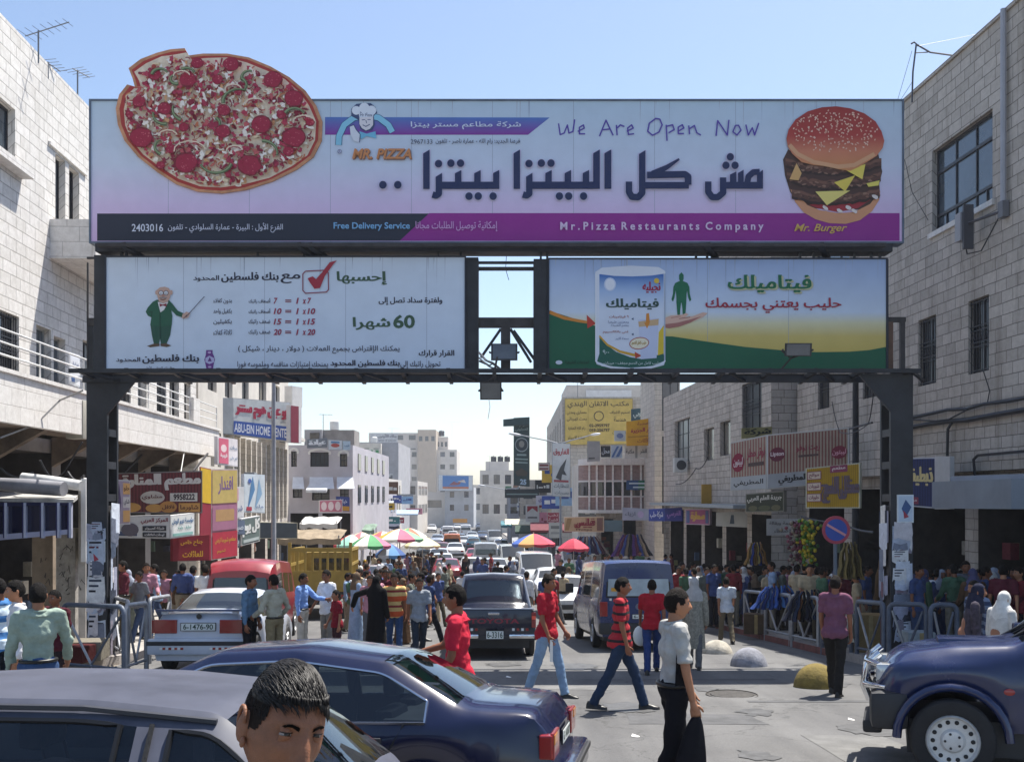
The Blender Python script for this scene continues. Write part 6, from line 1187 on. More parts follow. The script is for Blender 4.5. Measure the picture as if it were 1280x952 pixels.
cable('long low black cable beside the no parking sign', [P(1002, 645, 28), P(1050, 652, 24), P(1092, 665, 20.6)], .025, sag=.05)
# aerials
def aerial(label, px, py, d, hh, n, L, yaw, tilt=0.0):
    b = P(px, py, d); t = thing('tv_aerial', label, 'aerial', (b.x, b.y, b.z - .2)); m_ = hm('#6a7078', .5)
    mb = MB(); mb.tube([(0, 0, 0), (0, 0, hh)], .02, m_, 6); mb.build('mast', parent=t)
    mb = MB(); mb.M = Matrix.Translation((0, 0, hh - .03)) @ Matrix.Rotation(yaw, 4, 'Z') @ Matrix.Rotation(tilt, 4, 'Y'); mb.tube([(-L * .3, 0, 0), (L * .7, 0, 0)], .014, m_, 5)
    for i in range(n): x = lerp(-L * .27, L * .67, i / (n - 1)); w = lerp(.34, .2, i / (n - 1)); mb.tube([(x, -w, 0), (x, w, 0)], .007, m_, 4)
    mb.build('boom', parent=t)
aerial('upper television aerial on the left roof', 48, 68, 24.3, .75, 7, 1.15, R(-10), R(-12)); aerial('lower television aerial with long elements by the gantry end', 97, 124, 26.9, .95, 5, .6, R(70)); aerial('middle aerial with thin flat rods on the left roof', 60, 88, 24.9, .4, 5, .7, R(80))
t = thing('roof_mast', 'bent mast with stay wires on the right roof', 'mast', P(1140, 112, 24.2)); mb = MB(); mb.tube([(0, 0, -.3), (.02, 0, .4), (.1, 0, 1.06), (.05, 0, 1.1), (-.02, 0, 1.06)], .02, hm('#4a4c54', .5), 6); mb.build('mast', parent=t)
mb = MB(); mb.tube([(.1, 0, 1.05), (.5, .2, .95), (1.2, .3, .9)], .02, hm('#4a4c54', .5), 6); mb.tube([(.08, 0, .85), (.45, .2, .95)], .014, hm('#4a4c54', .5), 5)
for a, b in (((.1, 0, 1.0), (1.9, .4, 1.5)), ((0, 0, .9), (-.35, 0, -.3)), ((.02, 0, .2), (-.3, 0, -.3))): mb.tube([a, b], .005, hm('#4a4c54', .5), 4)
mb.build('stay', parent=t)
# fruit strings, sacks and garments of the right stalls
for i, (px, d, py0, py1, cs, lab) in enumerate(((997, 26, 652, 705, ['#5a2a3a', '#7a3a4a', '#8a8070'], 'dark red string of hanging goods at the fruit stall'), (1010, 25.8, 650, 708, ['#b8a020', '#5f8a2a', '#c9b030', '#3f6a2a'], 'yellow and green string of hanging fruit at the fruit stall'))):
    a = P(px, py0, d); b = P(px, py1, d); t = thing('fruit_string', lab, 'hanging fruit', b); r = random.Random(px); mb = MB()
    for k in range(150): mb.ell((r.gauss(0, .1), r.gauss(0, .08), r.uniform(0, a.z - b.z)), (.05, .05, .05), hm(r.choice(cs), .5), 6, 4)
    mb.build('fruit', parent=t, smooth=180)
def bundle(label, px, d, py0, py1, w, cols, name='garment_bundle', cat='garments', seed=0, n=9):
    a = P(px, py0, d); b = P(px, py1, d); h = a.z - b.z; t = thing(name, label, cat, b); r = random.Random(seed); mb = MB()
    for k in range(n):
        x = (k - (n - 1) / 2) / n * w; rows = []
        for j in range(7):
            f = j / 6; q = .35 + .65 * f; row = []
            for s_ in range(8): an = s_ * math.pi / 4; row.append((x * (.5 + .6 * f) + .6 * w / n * q * math.cos(an) + .02 * math.sin(j * 2 + k), .13 * q * math.sin(an) + .05 * math.sin(k * 2.3), h * (1 - f) + .03 * math.sin(k * 3 + j)))
            rows.append(row)
        mb.ring(rows, cloth(cols[k % len(cols)]))
    mb.build('cloth', parent=t, smooth=60)
bundle('brown sacks hanging from the no parking sign pole', 1062, 21, 678, 722, .5, ['#6a5f3c', '#5c5234', '#7a6c44'], 'sack', 'sack', 2)
bundle('orange and blue garments hanging at the right stalls', 945, 29, 678, 705, .6, ['#8a6a3a', '#9a8a5a', '#3a4a8a', '#a07a5a'], seed=3)
bundle('blue clothes draped over the farther half of the barrier', 972, 24.4, 733, 760, 1.15, ['#2f4a8a', '#3d62b0', '#26386a', '#4a78b8'], seed=4, n=12)
bundle('dark clothes draped over the nearer half of the barrier', 1010, 22.3, 738, 775, 1.0, ['#1c2030', '#3a3c4a', '#22304a', '#8a5a3a', '#15161c'], seed=5, n=12)
bundle('pale sheets hung on the barrier behind the purple shirt', 1060, 20.3, 750, 800, .35, ['#b9bcae', '#d0d0c4'], seed=6, n=4)
bundle('long tan dress hanging above the right crowd', 1105, 24, 700, 760, .5, ['#6a5238', '#7a6040'], seed=7, n=4)
bundle('jeans and garments hanging in the clothes shop below the brick house', 735, 58.6, 670, 692, 2.2, ['#5a7ea8', '#23284a', '#3a2a4a', '#6a8ab0', '#4a2a3a', '#8a8078'], seed=8, n=12)
bundle('bright garments hanging at the shop under the blue signs', 790, 54, 668, 695, 2.0, ['#5a3a7a', '#7a3a5a', '#3a4a8a', '#8a7a6a', '#22242c'], seed=9, n=10)
r = random.Random(31)
for i, (px, d, lab, c, s_) in enumerate(((1088, 20.6, 'brown cardboard box behind the dark barrier', '#8f7850', (.7, .5, .75)), (945, 26, 'dark carton behind the leftmost right barrier', '#5a4a3a', (.6, .4, .5)), (1148, 19.2, 'white appliance carton behind the post barrier', '#9aa4a8', (.5, .4, .5)), (100, 19, 'grey bundle of sacking behind the long barrier', '#7a7468', (.9, .6, .35)), (84, 18.6, 'dark red bench box by the left gantry post', '#4a1c1c', (.9, .4, .3)))):
    q = G(px, d); mb = MB(); mb.box((-s_[0] / 2, -s_[1] / 2, 0), (s_[0] / 2, s_[1] / 2, s_[2]), cloth(c), .02); mb.box((-.04, -s_[1] / 2 - .002, .01), (.04, -s_[1] / 2 + .001, s_[2] - .01), cloth('#a89468')); tag(mb.build('carton', loc=q, rot=(0, 0, r.uniform(-.3, .3))), lab, 'box')
# small signs, awnings and roof clutter along the far rows
PAL = {'teal': '#2a6a70', 'cream': '#d8ceb0', 'crimson': '#8a2238', 'blue': '#2a4a9a', 'yellow': '#d0aa34', 'white': '#dcdedc', 'green': '#2f6a44', 'black': '#1e2026', 'orange': '#c8702c', 'violet': '#5a4484', 'grey': '#8a9094', 'sky blue': '#7fa8cc', 'pink': '#cc8496', 'brown': '#6a4a34'}
rs = random.Random(8); names = list(PAL)
for side, n in ((-1, 14), (1, 14)):
    for i in range(n):
        c = names[i]; d = (rs.uniform(66, 150) if side < 0 else rs.uniform(62, 150)); a = rs.uniform(-8.6, -5.6) if side < 0 else rs.uniform(7.0, 8.6); X = a + SDX * d; z = GZ(d) + rs.uniform(2.6, 6.5); w = rs.uniform(.8, 2.4); h = rs.uniform(.5, 1.5); t = thing('shop_sign', 'small %s shop sign among the clutter on the %s of the far street' % (c, 'left' if side < 0 else 'right'), 'sign', (X, d, z))
        mb = MB(); mb.box((-w / 2, 0, 0), (w / 2, .15, h), hm(PAL[c], .6, var=.2)); mb.build('sign_box', parent=t)
        q = '#e0e0dc' if c not in ('white', 'cream', 'yellow', 'sky blue', 'pink') else rs.choice(['#8a2238', '#2a4a8a', '#22242a']); mb = MB(); x = -w * .4
        while x < w * .35: b = rs.uniform(.06, .3) * w; zz = rs.uniform(.3, .5) * h; mb.box((x, -.012, zz), (min(x + b, w * .42), -.003, zz + rs.uniform(.1, .36) * h), hm(q, .6)); x += b + .05 * w
        mb.build('lettering', parent=t)
for i, (px, py, d, w, lab, c) in enumerate(((398, 612, 61, 1.2, 'white awning over a door of the arched house', '#d9dce0'), (476, 632, 100, 2.4, 'striped grey awning on the far left row', '#9aa0a4'), (690, 662, 72, 3.0, 'maroon awning under the price board', '#6a2430'), (664, 664, 84, 2.6, 'dark green awning on the far right row', '#2a4438'), (648, 655, 100, 2.6, 'cream awning on the far right row', '#cfc8b0'), (508, 642, 130, 3.0, 'pale blue awning on the far left row', '#9fb4c8'))):
    p = P(px, py, d); mb = MB(); mb.ring([[(-w / 2, .6, .5), (w / 2, .6, .5), (w / 2, .6, .46), (-w / 2, .6, .46)], [(-w / 2, -.7, 0), (w / 2, -.7, 0), (w / 2, -.7, -.16), (-w / 2, -.7, -.16)]], hm(c, .8, var=.2)); tag(mb.build('shop_awning', loc=p), lab, 'awning')
for i, (px, py, d, lab, c) in enumerate(((418, 537, 64, 'white water tank on the roof room of the arched house', '#d4d6d4'), (449, 590, 86, 'black water tank on the narrow white shop house', '#26282c'), (468, 553, 155, 'white water tank on the grey gabled block', '#d8d8d4'), (552, 545, 354, 'dark tank on the set back storey of the tower', '#2c2e34'), (745, 493, 82, 'white water tank above the yellow banner', '#d9d9d4'), (575, 609, 224, 'dark tank on the blue grey stone house', '#2a2c32'), (660, 608, 128, 'pale tank on the narrow right shop house', '#c4c6c4'), (505, 600, 172, 'white tank on the mid street shop house', '#dadada'))):
    p = P(px, py, d); s_ = max(.55, d / 190); mb = MB(); mb.lathe([(.01, 0), (.5 * s_, 0), (.52 * s_, .1 * s_), (.52 * s_, .9 * s_), (.3 * s_, 1.05 * s_), (.01, 1.1 * s_)], hm(c, .5), 12); tag(mb.build('water_tank', loc=p, smooth=40), lab, 'water tank')
for px, py, d, lab in ((404, 536, 63, 'thin aerial on the arched house'), (490, 553, 155, 'thin aerial on the grey gabled block'), (565, 546, 350, 'aerial on the bank tower roof'), (612, 588, 180, 'aerial on the house with water tanks'), (722, 494, 80, 'aerial above the yellow banner block')): aerial(lab, px, py + 2, d, max(1.2, d / 60), 5, max(.8, d / 90), R(20))
# ---------------------------------------------------------------- vehicles (local x forward, y left, z up from the ground)
def paint(h, rough=.28, dust=.25): return mat('car_paint_' + h[1:], hexc(h), rough, var=dust, vs=2.2, coat=.6, var2=.1)
RUB = mat('black_rubber', (.018, .018, .019), .8, var=.4, vs=6, bump=.2); PLAST = mat('black_plastic', (.025, .025, .027), .55, var=.3); CHR = mat('chrome', (.75, .76, .78), .12, 1.0, var=.08)
GCL = glass_clear('car_glass', (.8, .86, .86), .05); GDK = glass_dark('car_glass_dark', (.02, .026, .03), .05); GTINT = glass_clear('car_glass_tinted', (.3, .35, .37), .07)
RIM = mat('steel_rim', (.5, .5, .5), .4, .6, var=.2, vs=6); RED = mat('tail_lamp_red', (.3, .012, .01), .2, var=.2, coat=.6); AMB = mat('lamp_amber', (.6, .2, .02), .25, var=.1, coat=.5); HEADL = mat('headlamp_glass', (.6, .62, .62), .08, .3, var=.15, coat=.6)
SEAT = cloth('#33343a'); INT = mat('car_interior', (.09, .09, .1), .85, var=.3)
def smooth_pl(pts, x, r=.07): return sum(pl(pts, x + r * q) for q in (-1, -.5, 0, .5, 1)) / 5
def basis(x, y, yaw, dz=0.0):
    """Stands a vehicle on the sloping street."""
    s = (GZ(y + .5) - GZ(y - .5)); n = Vector((0, -s, 1)).normalized(); f = Vector((math.cos(yaw), math.sin(yaw), s * math.sin(yaw))).normalized(); l = n.cross(f)
    M = Matrix((f, l, n)).transposed().to_4x4(); M.translation = (x, y, GZ(y) + dz); return M
def wheel(root, c, r, w, side, rim=None, holes=0, detail=True):
    mb = MB(); y0, y1 = (-w / 2, w / 2); n = 32 if detail else 14
    mb.lathe([(r * .5, 0), (r * .62, y0 + .05), (r * .64, y0 + .012), (r * .8, y0), (r * .95, y0 + .01), (r, y0 + .04), (r, y1 - .04), (r * .95, y1 - .01), (r * .8, y1), (r * .64, y1 - .012), (r * .62, y1 - .05), (r * .5, 0)], RUB, n, 'y')
    o = mb.build('wheel', parent=root, loc=c, smooth=35)
    mb = MB(); q = side * w / 2; R_ = rim or RIM
    prof = [(r * .2, q - side * .08), (r * .64, q - side * .07), (r * .64, q - side * .02), (r * .6, q + side * .004), (r * .54, q - side * .03), (r * .3, q - side * .035), (r * .24, q - side * .005), (.001, q + side * .0)]
    mb.lathe(prof if side > 0 else prof, R_, n, 'y')
    for k in range(holes):
        a = 2 * math.pi * k / holes; mb.ell((r * .46 * math.cos(a), q - side * .028, r * .46 * math.sin(a)), (r * .055, .008, r * .055), RUB, 10, 5)
    if detail:
        for k in range(5): a = 2 * math.pi * k / 5; mb.ell((r * .18 * math.cos(a), q - side * .004, r * .18 * math.sin(a)), (.012, .012, .012), PLAST, 6, 4)
    mb.build('rim', parent=o, smooth=40)
    return o
def car(name, label, cat, M, s, col, glass=None, group=None):
    """s: top, belt, w, wt profiles over x; ws/rs = x ranges of windscreen and rear window on the top surface; sw = side window x ranges."""
    root = link(name, None); root.matrix_world = M; tag(root, label, cat, group)
    glass = glass or GDK; x0, x1 = s['x']; st = s.get('step', .09); xs = set(); n = int((x1 - x0) / st)
    for i in range(n + 1): xs.add(round(lerp(x0, x1, i / n), 3))
    for a in s.get('sw', []) + [s.get('ws', (9, 9)), s.get('rs', (9, 9))]:
        for q in a: xs.add(round(q, 3))
    ra = s.get('ra', .36); wr = s.get('wr', .31)
    for xw in s['wheels']:
        for k in range(-8, 9): xs.add(round(xw + ra * math.sin(k * math.pi / 16), 3))
    xs = sorted(x for x in xs if x0 <= x <= x1); keep = []
    for x in xs:
        if not keep or x - keep[-1] > .012: keep.append(x)
    xs = keep; grid = []; sill = s.get('sill', .24); crown = s.get('crown', .03)
    for x in xs:
        zt = smooth_pl(s['top'], x, s.get('sm', .06)); zbe = min(smooth_pl(s['belt'], x), zt - .03); w = smooth_pl(s['w'], x); wt = min(smooth_pl(s['wt'], x), w)
        zb_ = sill
        for xw in s['wheels']:
            if abs(x - xw) < ra: zb_ = max(zb_, wr + math.sqrt(ra * ra - (x - xw) ** 2))
        zb_ = min(zb_, zbe - .12); gh = zt - zbe; zg_ = zbe + max(gh * .35, gh - s.get('rail', .1)); f = (zg_ - zbe) / max(gh, .01); we = w * .95
        grid.append([(x, w * .93, zb_), (x, w * .985, lerp(zb_, zbe, .25)), (x, w, lerp(zb_, zbe, .62)), (x, w * .985, lerp(zb_, zbe, .86)), (x, we, zbe), (x, lerp(we, wt, f), zg_), (x, wt * .985, zt - .022), (x, wt * .93, zt), (x, wt * .5, zt + crown * .8), (x, 0, zt + crown)])
    body, panes = MB(), {}
    def emit(q, key):
        if key is None: body.add(q, [(0, 1, 2, 3)], col)
        else: panes.setdefault(key, MB()).add(q, [(0, 1, 2, 3)], glass)
    for i in range(len(xs) - 1):
        xm = (xs[i] + xs[i + 1]) / 2; a, b = grid[i], grid[i + 1]
        for j in range(9):
            key = None; hgt = ((a[5][2] - a[4][2]) + (b[5][2] - b[4][2])) / 2
            if j == 4 and hgt > .1:
                for k, (p, q) in enumerate(s.get('sw', [])):
                    if p < xm < q: key = ('side_window', k)
            if j in (7, 8):
                for nm in ('ws', 'rs'):
                    if nm in s and s[nm][0] < xm < s[nm][1]: key = ('windscreen' if nm == 'ws' else 'rear_window', 0)
            for sg in (1, -1):
                q = [(p[0], p[1] * sg, p[2]) for p in (a[j], b[j], b[j + 1], a[j + 1])]
                emit(q if sg < 0 else q[::-1], key if key is None or key[0] != 'side_window' else (key[0], key[1], sg))
    for e in (0, -1):
        L = grid[e]; ring = [(p[0], -p[1], p[2]) for p in L] + [(p[0], p[1], p[2]) for p in L[-2::-1]]; body.add(ring, [tuple(range(len(ring))) if e else tuple(reversed(range(len(ring))))], col)
    # weld the shell so that it shades as one skin
    o = body.build('body', parent=root); bm = bmesh.new(); bm.from_mesh(o.data); bmesh.ops.remove_doubles(bm, verts=bm.verts[:], dist=.0005); bm.to_mesh(o.data); bm.free()
    o.data.polygons.foreach_set('use_smooth', [True] * len(o.data.polygons)); o.data.set_sharp_from_angle(angle=R(s.get('sharp', 38)))
    for k, mb in panes.items():
        p = mb.build(k[0], parent=root); bm = bmesh.new(); bm.from_mesh(p.data); bmesh.ops.remove_doubles(bm, verts=bm.verts[:], dist=.0005); bm.to_mesh(p.data); bm.free(); p.data.polygons.foreach_set('use_smooth', [True] * len(p.data.polygons))
    mb = MB(); wm = s.get('wid', .84); mb.box((x0 + .25, -wm * .84, .2), (x1 - .25, wm * .84, .5), PLAST); mb.build('underbody', parent=root)
    if s.get('trim') is not None:
        for sg in ((1, -1) if s['trim'] else ()):
            for p, q in s['sw']:
                ids = [i for i, x in enumerate(xs) if p - .001 <= x <= q + .001]; lo = [Vector(grid[i][4]) for i in ids]; hi = [Vector(grid[i][5]) for i in ids]; pts = lo + hi[::-1] + [lo[0]]
                mb = MB(); mb.tube([(v.x, (v.y + .006) * sg, v.z) for v in pts], .011, s['trim'], 5); mb.build('window_trim', parent=root, smooth=60)
    for xw in s['wheels']:
        for sg in (1, -1): wheel(root, (xw, sg * (s.get('track', wm) - .1), wr), wr, s.get('tw', .19), sg, s.get('rim'), s.get('holes', 0), s.get('fine', True))
    root['_'] = 0; del root['_']
    return root, grid, xs
def add(root, name, f, smooth=None):
    mb = MB(); f(mb); return mb.build(name, parent=root, smooth=smooth)
def plate(root, x, z, txt, sx=-1, w=.46, h=.11, y=0.0, bg='#d8dcd8'):
    t = MB(); t.box((x, y - w / 2, z), (x + .012 * sx, y + w / 2, z + h), hm('#1a1a1c', .5)); t.box((x + .012 * sx, y - w / 2 + .012, z + .01), (x + .015 * sx, y + w / 2 - .012, z + h - .01), hm(bg, .5))
    put_text(t, txt, y + w * .42 * 1, z + .025, y - w * .42, z + h - .022, hm('#16382a', .5), fn=lambda u, v, o: Vector((x + .017 * sx + o * sx, u if sx < 0 else 2 * y - u, v)), bold=.02); return t.build('licence_plate', parent=root)
def seats(root, xs, w, z=.35, h=.75):
    for x in xs:
        for y in (-w * .42, w * .42):
            mb = MB(); mb.M = Matrix.Translation((x, y, z)); mb.box((-.25, -.24, 0), (.27, .24, .16), SEAT, .05); mb.box((-.36, -.23, .1), (-.2, .23, .1 + h * .72), SEAT, .06); mb.box((-.36, -.13, .16 + h * .74), (-.24, .13, h + .14), SEAT, .05); mb.build('seat', parent=root, smooth=50)
SEDAN = dict(x=(-2.2, 2.2), top=[(-2.2, .78), (-2.1, .98), (-1.35, 1.03), (-.7, 1.36), (-.1, 1.41), (.45, 1.36), (1.1, 1.0), (1.9, .86), (2.15, .7), (2.2, .6)], belt=[(-2.2, .74), (-1.3, .93), (1.1, .9), (2.2, .66)],
             w=[(-2.2, .74), (-2.0, .82), (-1, .85), (1.2, .85), (2.0, .79), (2.2, .68)], wt=[(-2.2, .66), (-1.5, .74), (-.7, .58), (.4, .58), (1.1, .72), (2.2, .6)], ws=(.5, 1.08), rs=(-1.3, -.72), sw=[(-.95, -.05), (.03, .86)], wheels=(-1.3, 1.36), step=.11)
# --- 1. grey hatchback, foreground left, seen from its left flank... heading left
HATCH = dict(SEDAN, x=(-1.85, 1.9), top=[(-1.85, .72), (-1.82, .9), (-1.76, .97), (-1.28, 1.34), (-.8, 1.385), (-.3, 1.39), (.3, 1.36), (.85, 1.0), (1.7, .86), (1.9, .62)], rs=(-1.71, -1.3), sw=[(-1.4, -1.12), (-1.0, -.08), (.04, .8)], ws=(.4, .84), wheels=(-1.2, 1.2), wt=[(-1.85, .64), (-1.6, .62), (-1.25, .56), (.3, .57), (.9, .7), (1.9, .6)], trim=hm('#121316', .5), step=.06, rail=.065, crown=.035, sm=.04, sharp=25)
cA, gA, xA = car('hatchback_car', 'dusty grey blue hatchback in the left foreground, seen over its roof', 'car', basis(-2.3, 4.25, R(180) - R(3)), HATCH, mat('car_paint_dusty_grey', hexc('#4a4d5a'), .5, var=.35, vs=2.4, coat=0, var2=.12, spec=.3), GCL)
seats(cA, (-.8, .1), .75); add(cA, 'steering_wheel', lambda m: m.tube([(.5 + .07 * math.sin(a), .32 + .17 * math.cos(a), .86 + .15 * math.sin(a)) for a in [i * .393 for i in range(17)]], .014, PLAST, 6))
add(cA, 'roof_gutter', lambda m: [m.tube([(x, sg * y, z) for x, y, z in [(-1.28, .565, 1.315), (-.8, .58, 1.362), (-.3, .582, 1.367), (.25, .582, 1.343), (.42, .582, 1.27)]], .012, hm('#2a2c34', .5), 5) for sg in (1, -1)])
add(cA, 'pillar_trim', lambda m: [m.bar((-1.06, sg * .835, .9), (-1.06, sg * .6, 1.31), .014, .012, RUB) for sg in (1, -1)])
add(cA, 'sticker', lambda m: m.box((-1.3, .7, 1.13), (-1.22, .703, 1.19), hm('#c9d0d4')))
# --- 2. dark blue saloon behind it
E34 = dict(SEDAN, x=(-2.3, 2.35), top=[(-2.3, .76), (-2.25, .97), (-2.1, 1.01), (-1.68, 1.03), (-1.1, 1.33), (-.45, 1.405), (.2, 1.37), (.95, 1.02), (2.0, .9), (2.3, .72), (2.35, .6)], rs=(-1.64, -1.08), ws=(.3, .93), sw=[(-1.44, -.5), (-.4, .7)], wheels=(-1.42, 1.4), belt=[(-2.3, .8), (-2.0, .92), (-1.6, .94), (1.1, .9), (2.35, .7)], trim=CHR, step=.06, rail=.08, wt=[(-2.3, .7), (-1.75, .74), (-1.1, .57), (.3, .58), (1.1, .74), (2.35, .66)])
cB, gB, xB = car('saloon_car', 'dark blue saloon with chrome window trim in the centre foreground', 'car', basis(-1.76, 7.45, R(180) - R(9)) @ Matrix.Scale(.93, 4), E34, paint('#0f1738', .22, .25), GTINT)
seats(cB, (-.8, .1), .8)
add(cB, 'rear_shelf', lambda m: m.box((-1.55, -.62, .88), (-1.1, .62, .93), INT)); add(cB, 'rear_bumper', lambda m: m.box((-2.42, -.82, .42), (-2.2, .82, .62), paint('#0f1738', .22, .25), .04), 40)
add(cB, 'bumper_strip', lambda m: m.box((-2.435, -.83, .54), (-2.0, .83, .585), PLAST, .01))
for sg in (1, -1): add(cB, 'tail_light', lambda m: (m.box((-2.32, sg * .42, .7), (-2.29, sg * .73, .88), RED, .012), m.box((-2.325, sg * .56, .8), (-2.295, sg * .725, .87), AMB, .008), m.box((-2.31, sg * .66, .71), (-2.22, sg * .765, .87), RED, .012)))
add(cB, 'door_seam', lambda m: [m.bar((-.45, sg * .852, .32), (-.45, sg * .83, .92), .008, .006, RUB) for sg in (1, -1)] + [m.tube([(-1.05, sg * .86, .62), (-1.2, sg * .856, .75), (-1.3, sg * .815, .93)], .006, RUB, 4) for sg in (1, -1)] + [m.bar((-1.2, sg * .86, .62), (1.7, sg * .852, .6), .035, .012, PLAST) for sg in (1, -1)])
add(cB, 'door_handle', lambda m: [m.box((-1.15, sg * .835, .8), (-.93, sg * .868, .84), PLAST, .008) for sg in (1, -1)]); plate(cB, -2.31, .72, 'G 4187')
add(cB, 'fuel_flap', lambda m: m.tube([(-1.62, -.835, .84), (-1.46, -.84, .84), (-1.46, -.85, .7), (-1.62, -.845, .7), (-1.62, -.835, .84)], .004, RUB, 4))
# --- 3. blue pickup entering on the right
L200 = dict(SEDAN, x=(-2.5, 2.14), top=[(-2.5, 1.0), (-1.0, 1.0), (-.9, 1.66), (-.2, 1.74), (.35, 1.68), (.95, 1.17), (1.5, 1.14), (1.92, 1.07), (2.1, .93), (2.14, .75)], belt=[(-2.5, .96), (1.0, 1.04), (2.0, .98), (2.4, .72)], w=[(-2.5, .82), (1.7, .85), (2.0, .8), (2.14, .66)], wt=[(-2.5, .78), (-.8, .66), (.3, .66), (1, .74), (1.8, .7), (2.14, .58)], ws=(.38, .93), rs=(-.99, -.9), sw=[(-.85, -.25), (-.15, .75)], wheels=(-1.5, 1.52), wr=.35, ra=.44, sill=.42, tw=.24, holes=14, step=.06, wid=.86, track=.93, rim=mat('white_steel_rim', (.62, .62, .6), .45, .2, var=.2, vs=7))
cC, gC, xC = car('pickup_truck', 'blue pickup truck with a chrome bull bar entering from the right', 'pickup', basis(5.55, 9.3, R(180) - R(20)) @ Matrix.Translation((-.0, 0, 0)), L200, paint('#1a2850', .25, .2), GCL)
BLU = paint('#1a2850', .25, .2)
add(cC, 'wheel_arch_flare', lambda m: [m.tube([(1.52 + .455 * math.cos(a), sg * .866, .35 + .455 * math.sin(a)) for a in [i * math.pi / 14 + .0 for i in range(15)]], .04, BLU, 8) for sg in (1, -1)], 60)
add(cC, 'front_bumper', lambda m: (m.box((1.86, -.84, .4), (2.2, .84, .74), PLAST, .08), m.box((2.1, -.5, .32), (2.27, .5, .44), PLAST, .03)), 40)
add(cC, 'bull_bar', lambda m: [m.tube([(2.2, y, .62), (2.25, y, .75), (2.22, y, .95), (2.1, y, 1.05)], .035, CHR, 8) for y in (-.45, .45)] + [m.tube([(2.05, -.72, .76), (2.23, -.55, .77), (2.26, 0, .77), (2.23, .55, .77), (2.05, .72, .76)], .03, CHR, 8), m.tube([(2.1, -.62, .95), (2.22, -.45, .98), (2.22, .45, .98), (2.1, .62, .95)], .03, CHR, 8)], 60)
for sg in (1, -1): add(cC, 'headlight', lambda m: m.box((1.98, sg * .42, .82), (2.14, sg * .67, .97), HEADL, .03), 40)
add(cC, 'grille', lambda m: [m.box((2.12, -.4, .78 + i * .045), (2.155, .4, .805 + i * .045), CHR) for i in range(4)])
add(cC, 'door_seam', lambda m: [m.bar((.86, sg * .868, .5), (.86, sg * .83, 1.02), .01, .008, RUB) for sg in (1, -1)]); add(cC, 'badge', lambda m: (m.ell((1.06, .868, .78), (.045, .008, .03), RED, 12, 6), put_text(m, 'L200', .78, .74, .52, .79, hm('#9aa0ae', .4), fn=lambda u, v, o: Vector((u, .868 + o, v)), bold=.02)))
add(cC, 'wing_mirror', lambda m: [m.box((.72, sg * .9, 1.08), (.84, sg * 1.1, 1.28), BLU, .03) for sg in (1, -1)], 40); add(cC, 'bonnet_scoop', lambda m: m.box((1.0, -.28, 1.13), (1.6, .28, 1.19), BLU, .03), 40); seats(cC, (.0,), .8, .7)
add(cC, 'windscreen_wiper', lambda m: [m.tube([(1.02, y, 1.16), (.8, y + .35, 1.33)], .012, PLAST, 5) for y in (.1, -.5)])
# --- 4. silver saloon seen from behind
E36 = dict(SEDAN, top=[(-2.2, .8), (-2.14, 1.0), (-2.0, 1.035), (-1.35, 1.03), (-.68, 1.34), (-.1, 1.4), (.45, 1.36), (1.1, 1.0), (1.9, .86), (2.2, .6)], trim=None)
SIL = paint('#c3c9d4', .3, .12)
cD, *_ = car('saloon_car', 'silver saloon with a boot spoiler parked by the left barriers', 'car', basis(-5.36, 19.8, R(91)), E36, SIL, GDK)
add(cD, 'spoiler', lambda m: (m.box((-2.2, -.74, 1.07), (-2.02, .74, 1.1), hm('#3a4a70', .3), .01), [m.box((-2.14, y - .05, 1.02), (-2.08, y + .05, 1.075), SIL) for y in (-.6, .6)]), 40)
add(cD, 'rear_bumper', lambda m: (m.box((-2.3, -.84, .34), (-2.1, .84, .62), SIL, .05), m.box((-2.312, -.845, .5), (-2.1, .845, .57), PLAST, .01)), 40)
add(cD, 'reflector_tape', lambda m: [(m.box((-2.308, sg * .42 + i * .1, .43), (-2.304, sg * .42 + i * .1 + .05, .47), RED), m.box((-2.308, sg * .42 + i * .1 + .05, .43), (-2.304, sg * .42 + i * .1 + .1, .47), WHT)) for sg in (1, -1) for i in (-2, -1, 0, 1)])
for sg in (1, -1): add(cD, 'tail_light', lambda m: (m.box((-2.23, sg * .36, .7), (-2.17, sg * .755, .93), RED, .012), m.box((-2.21, sg * .6, .7), (-2.04, sg * .79, .925), RED, .012)))
plate(cD, -2.215, .74, '6-1476-90', w=.6, h=.14); add(cD, 'round_emblem', lambda m: m.lathe([(.001, 0), (.045, 0), (.045, .012), (.001, .012)], hm('#15171c', .3), 16, 'x', (-2.19, 0, .985)))
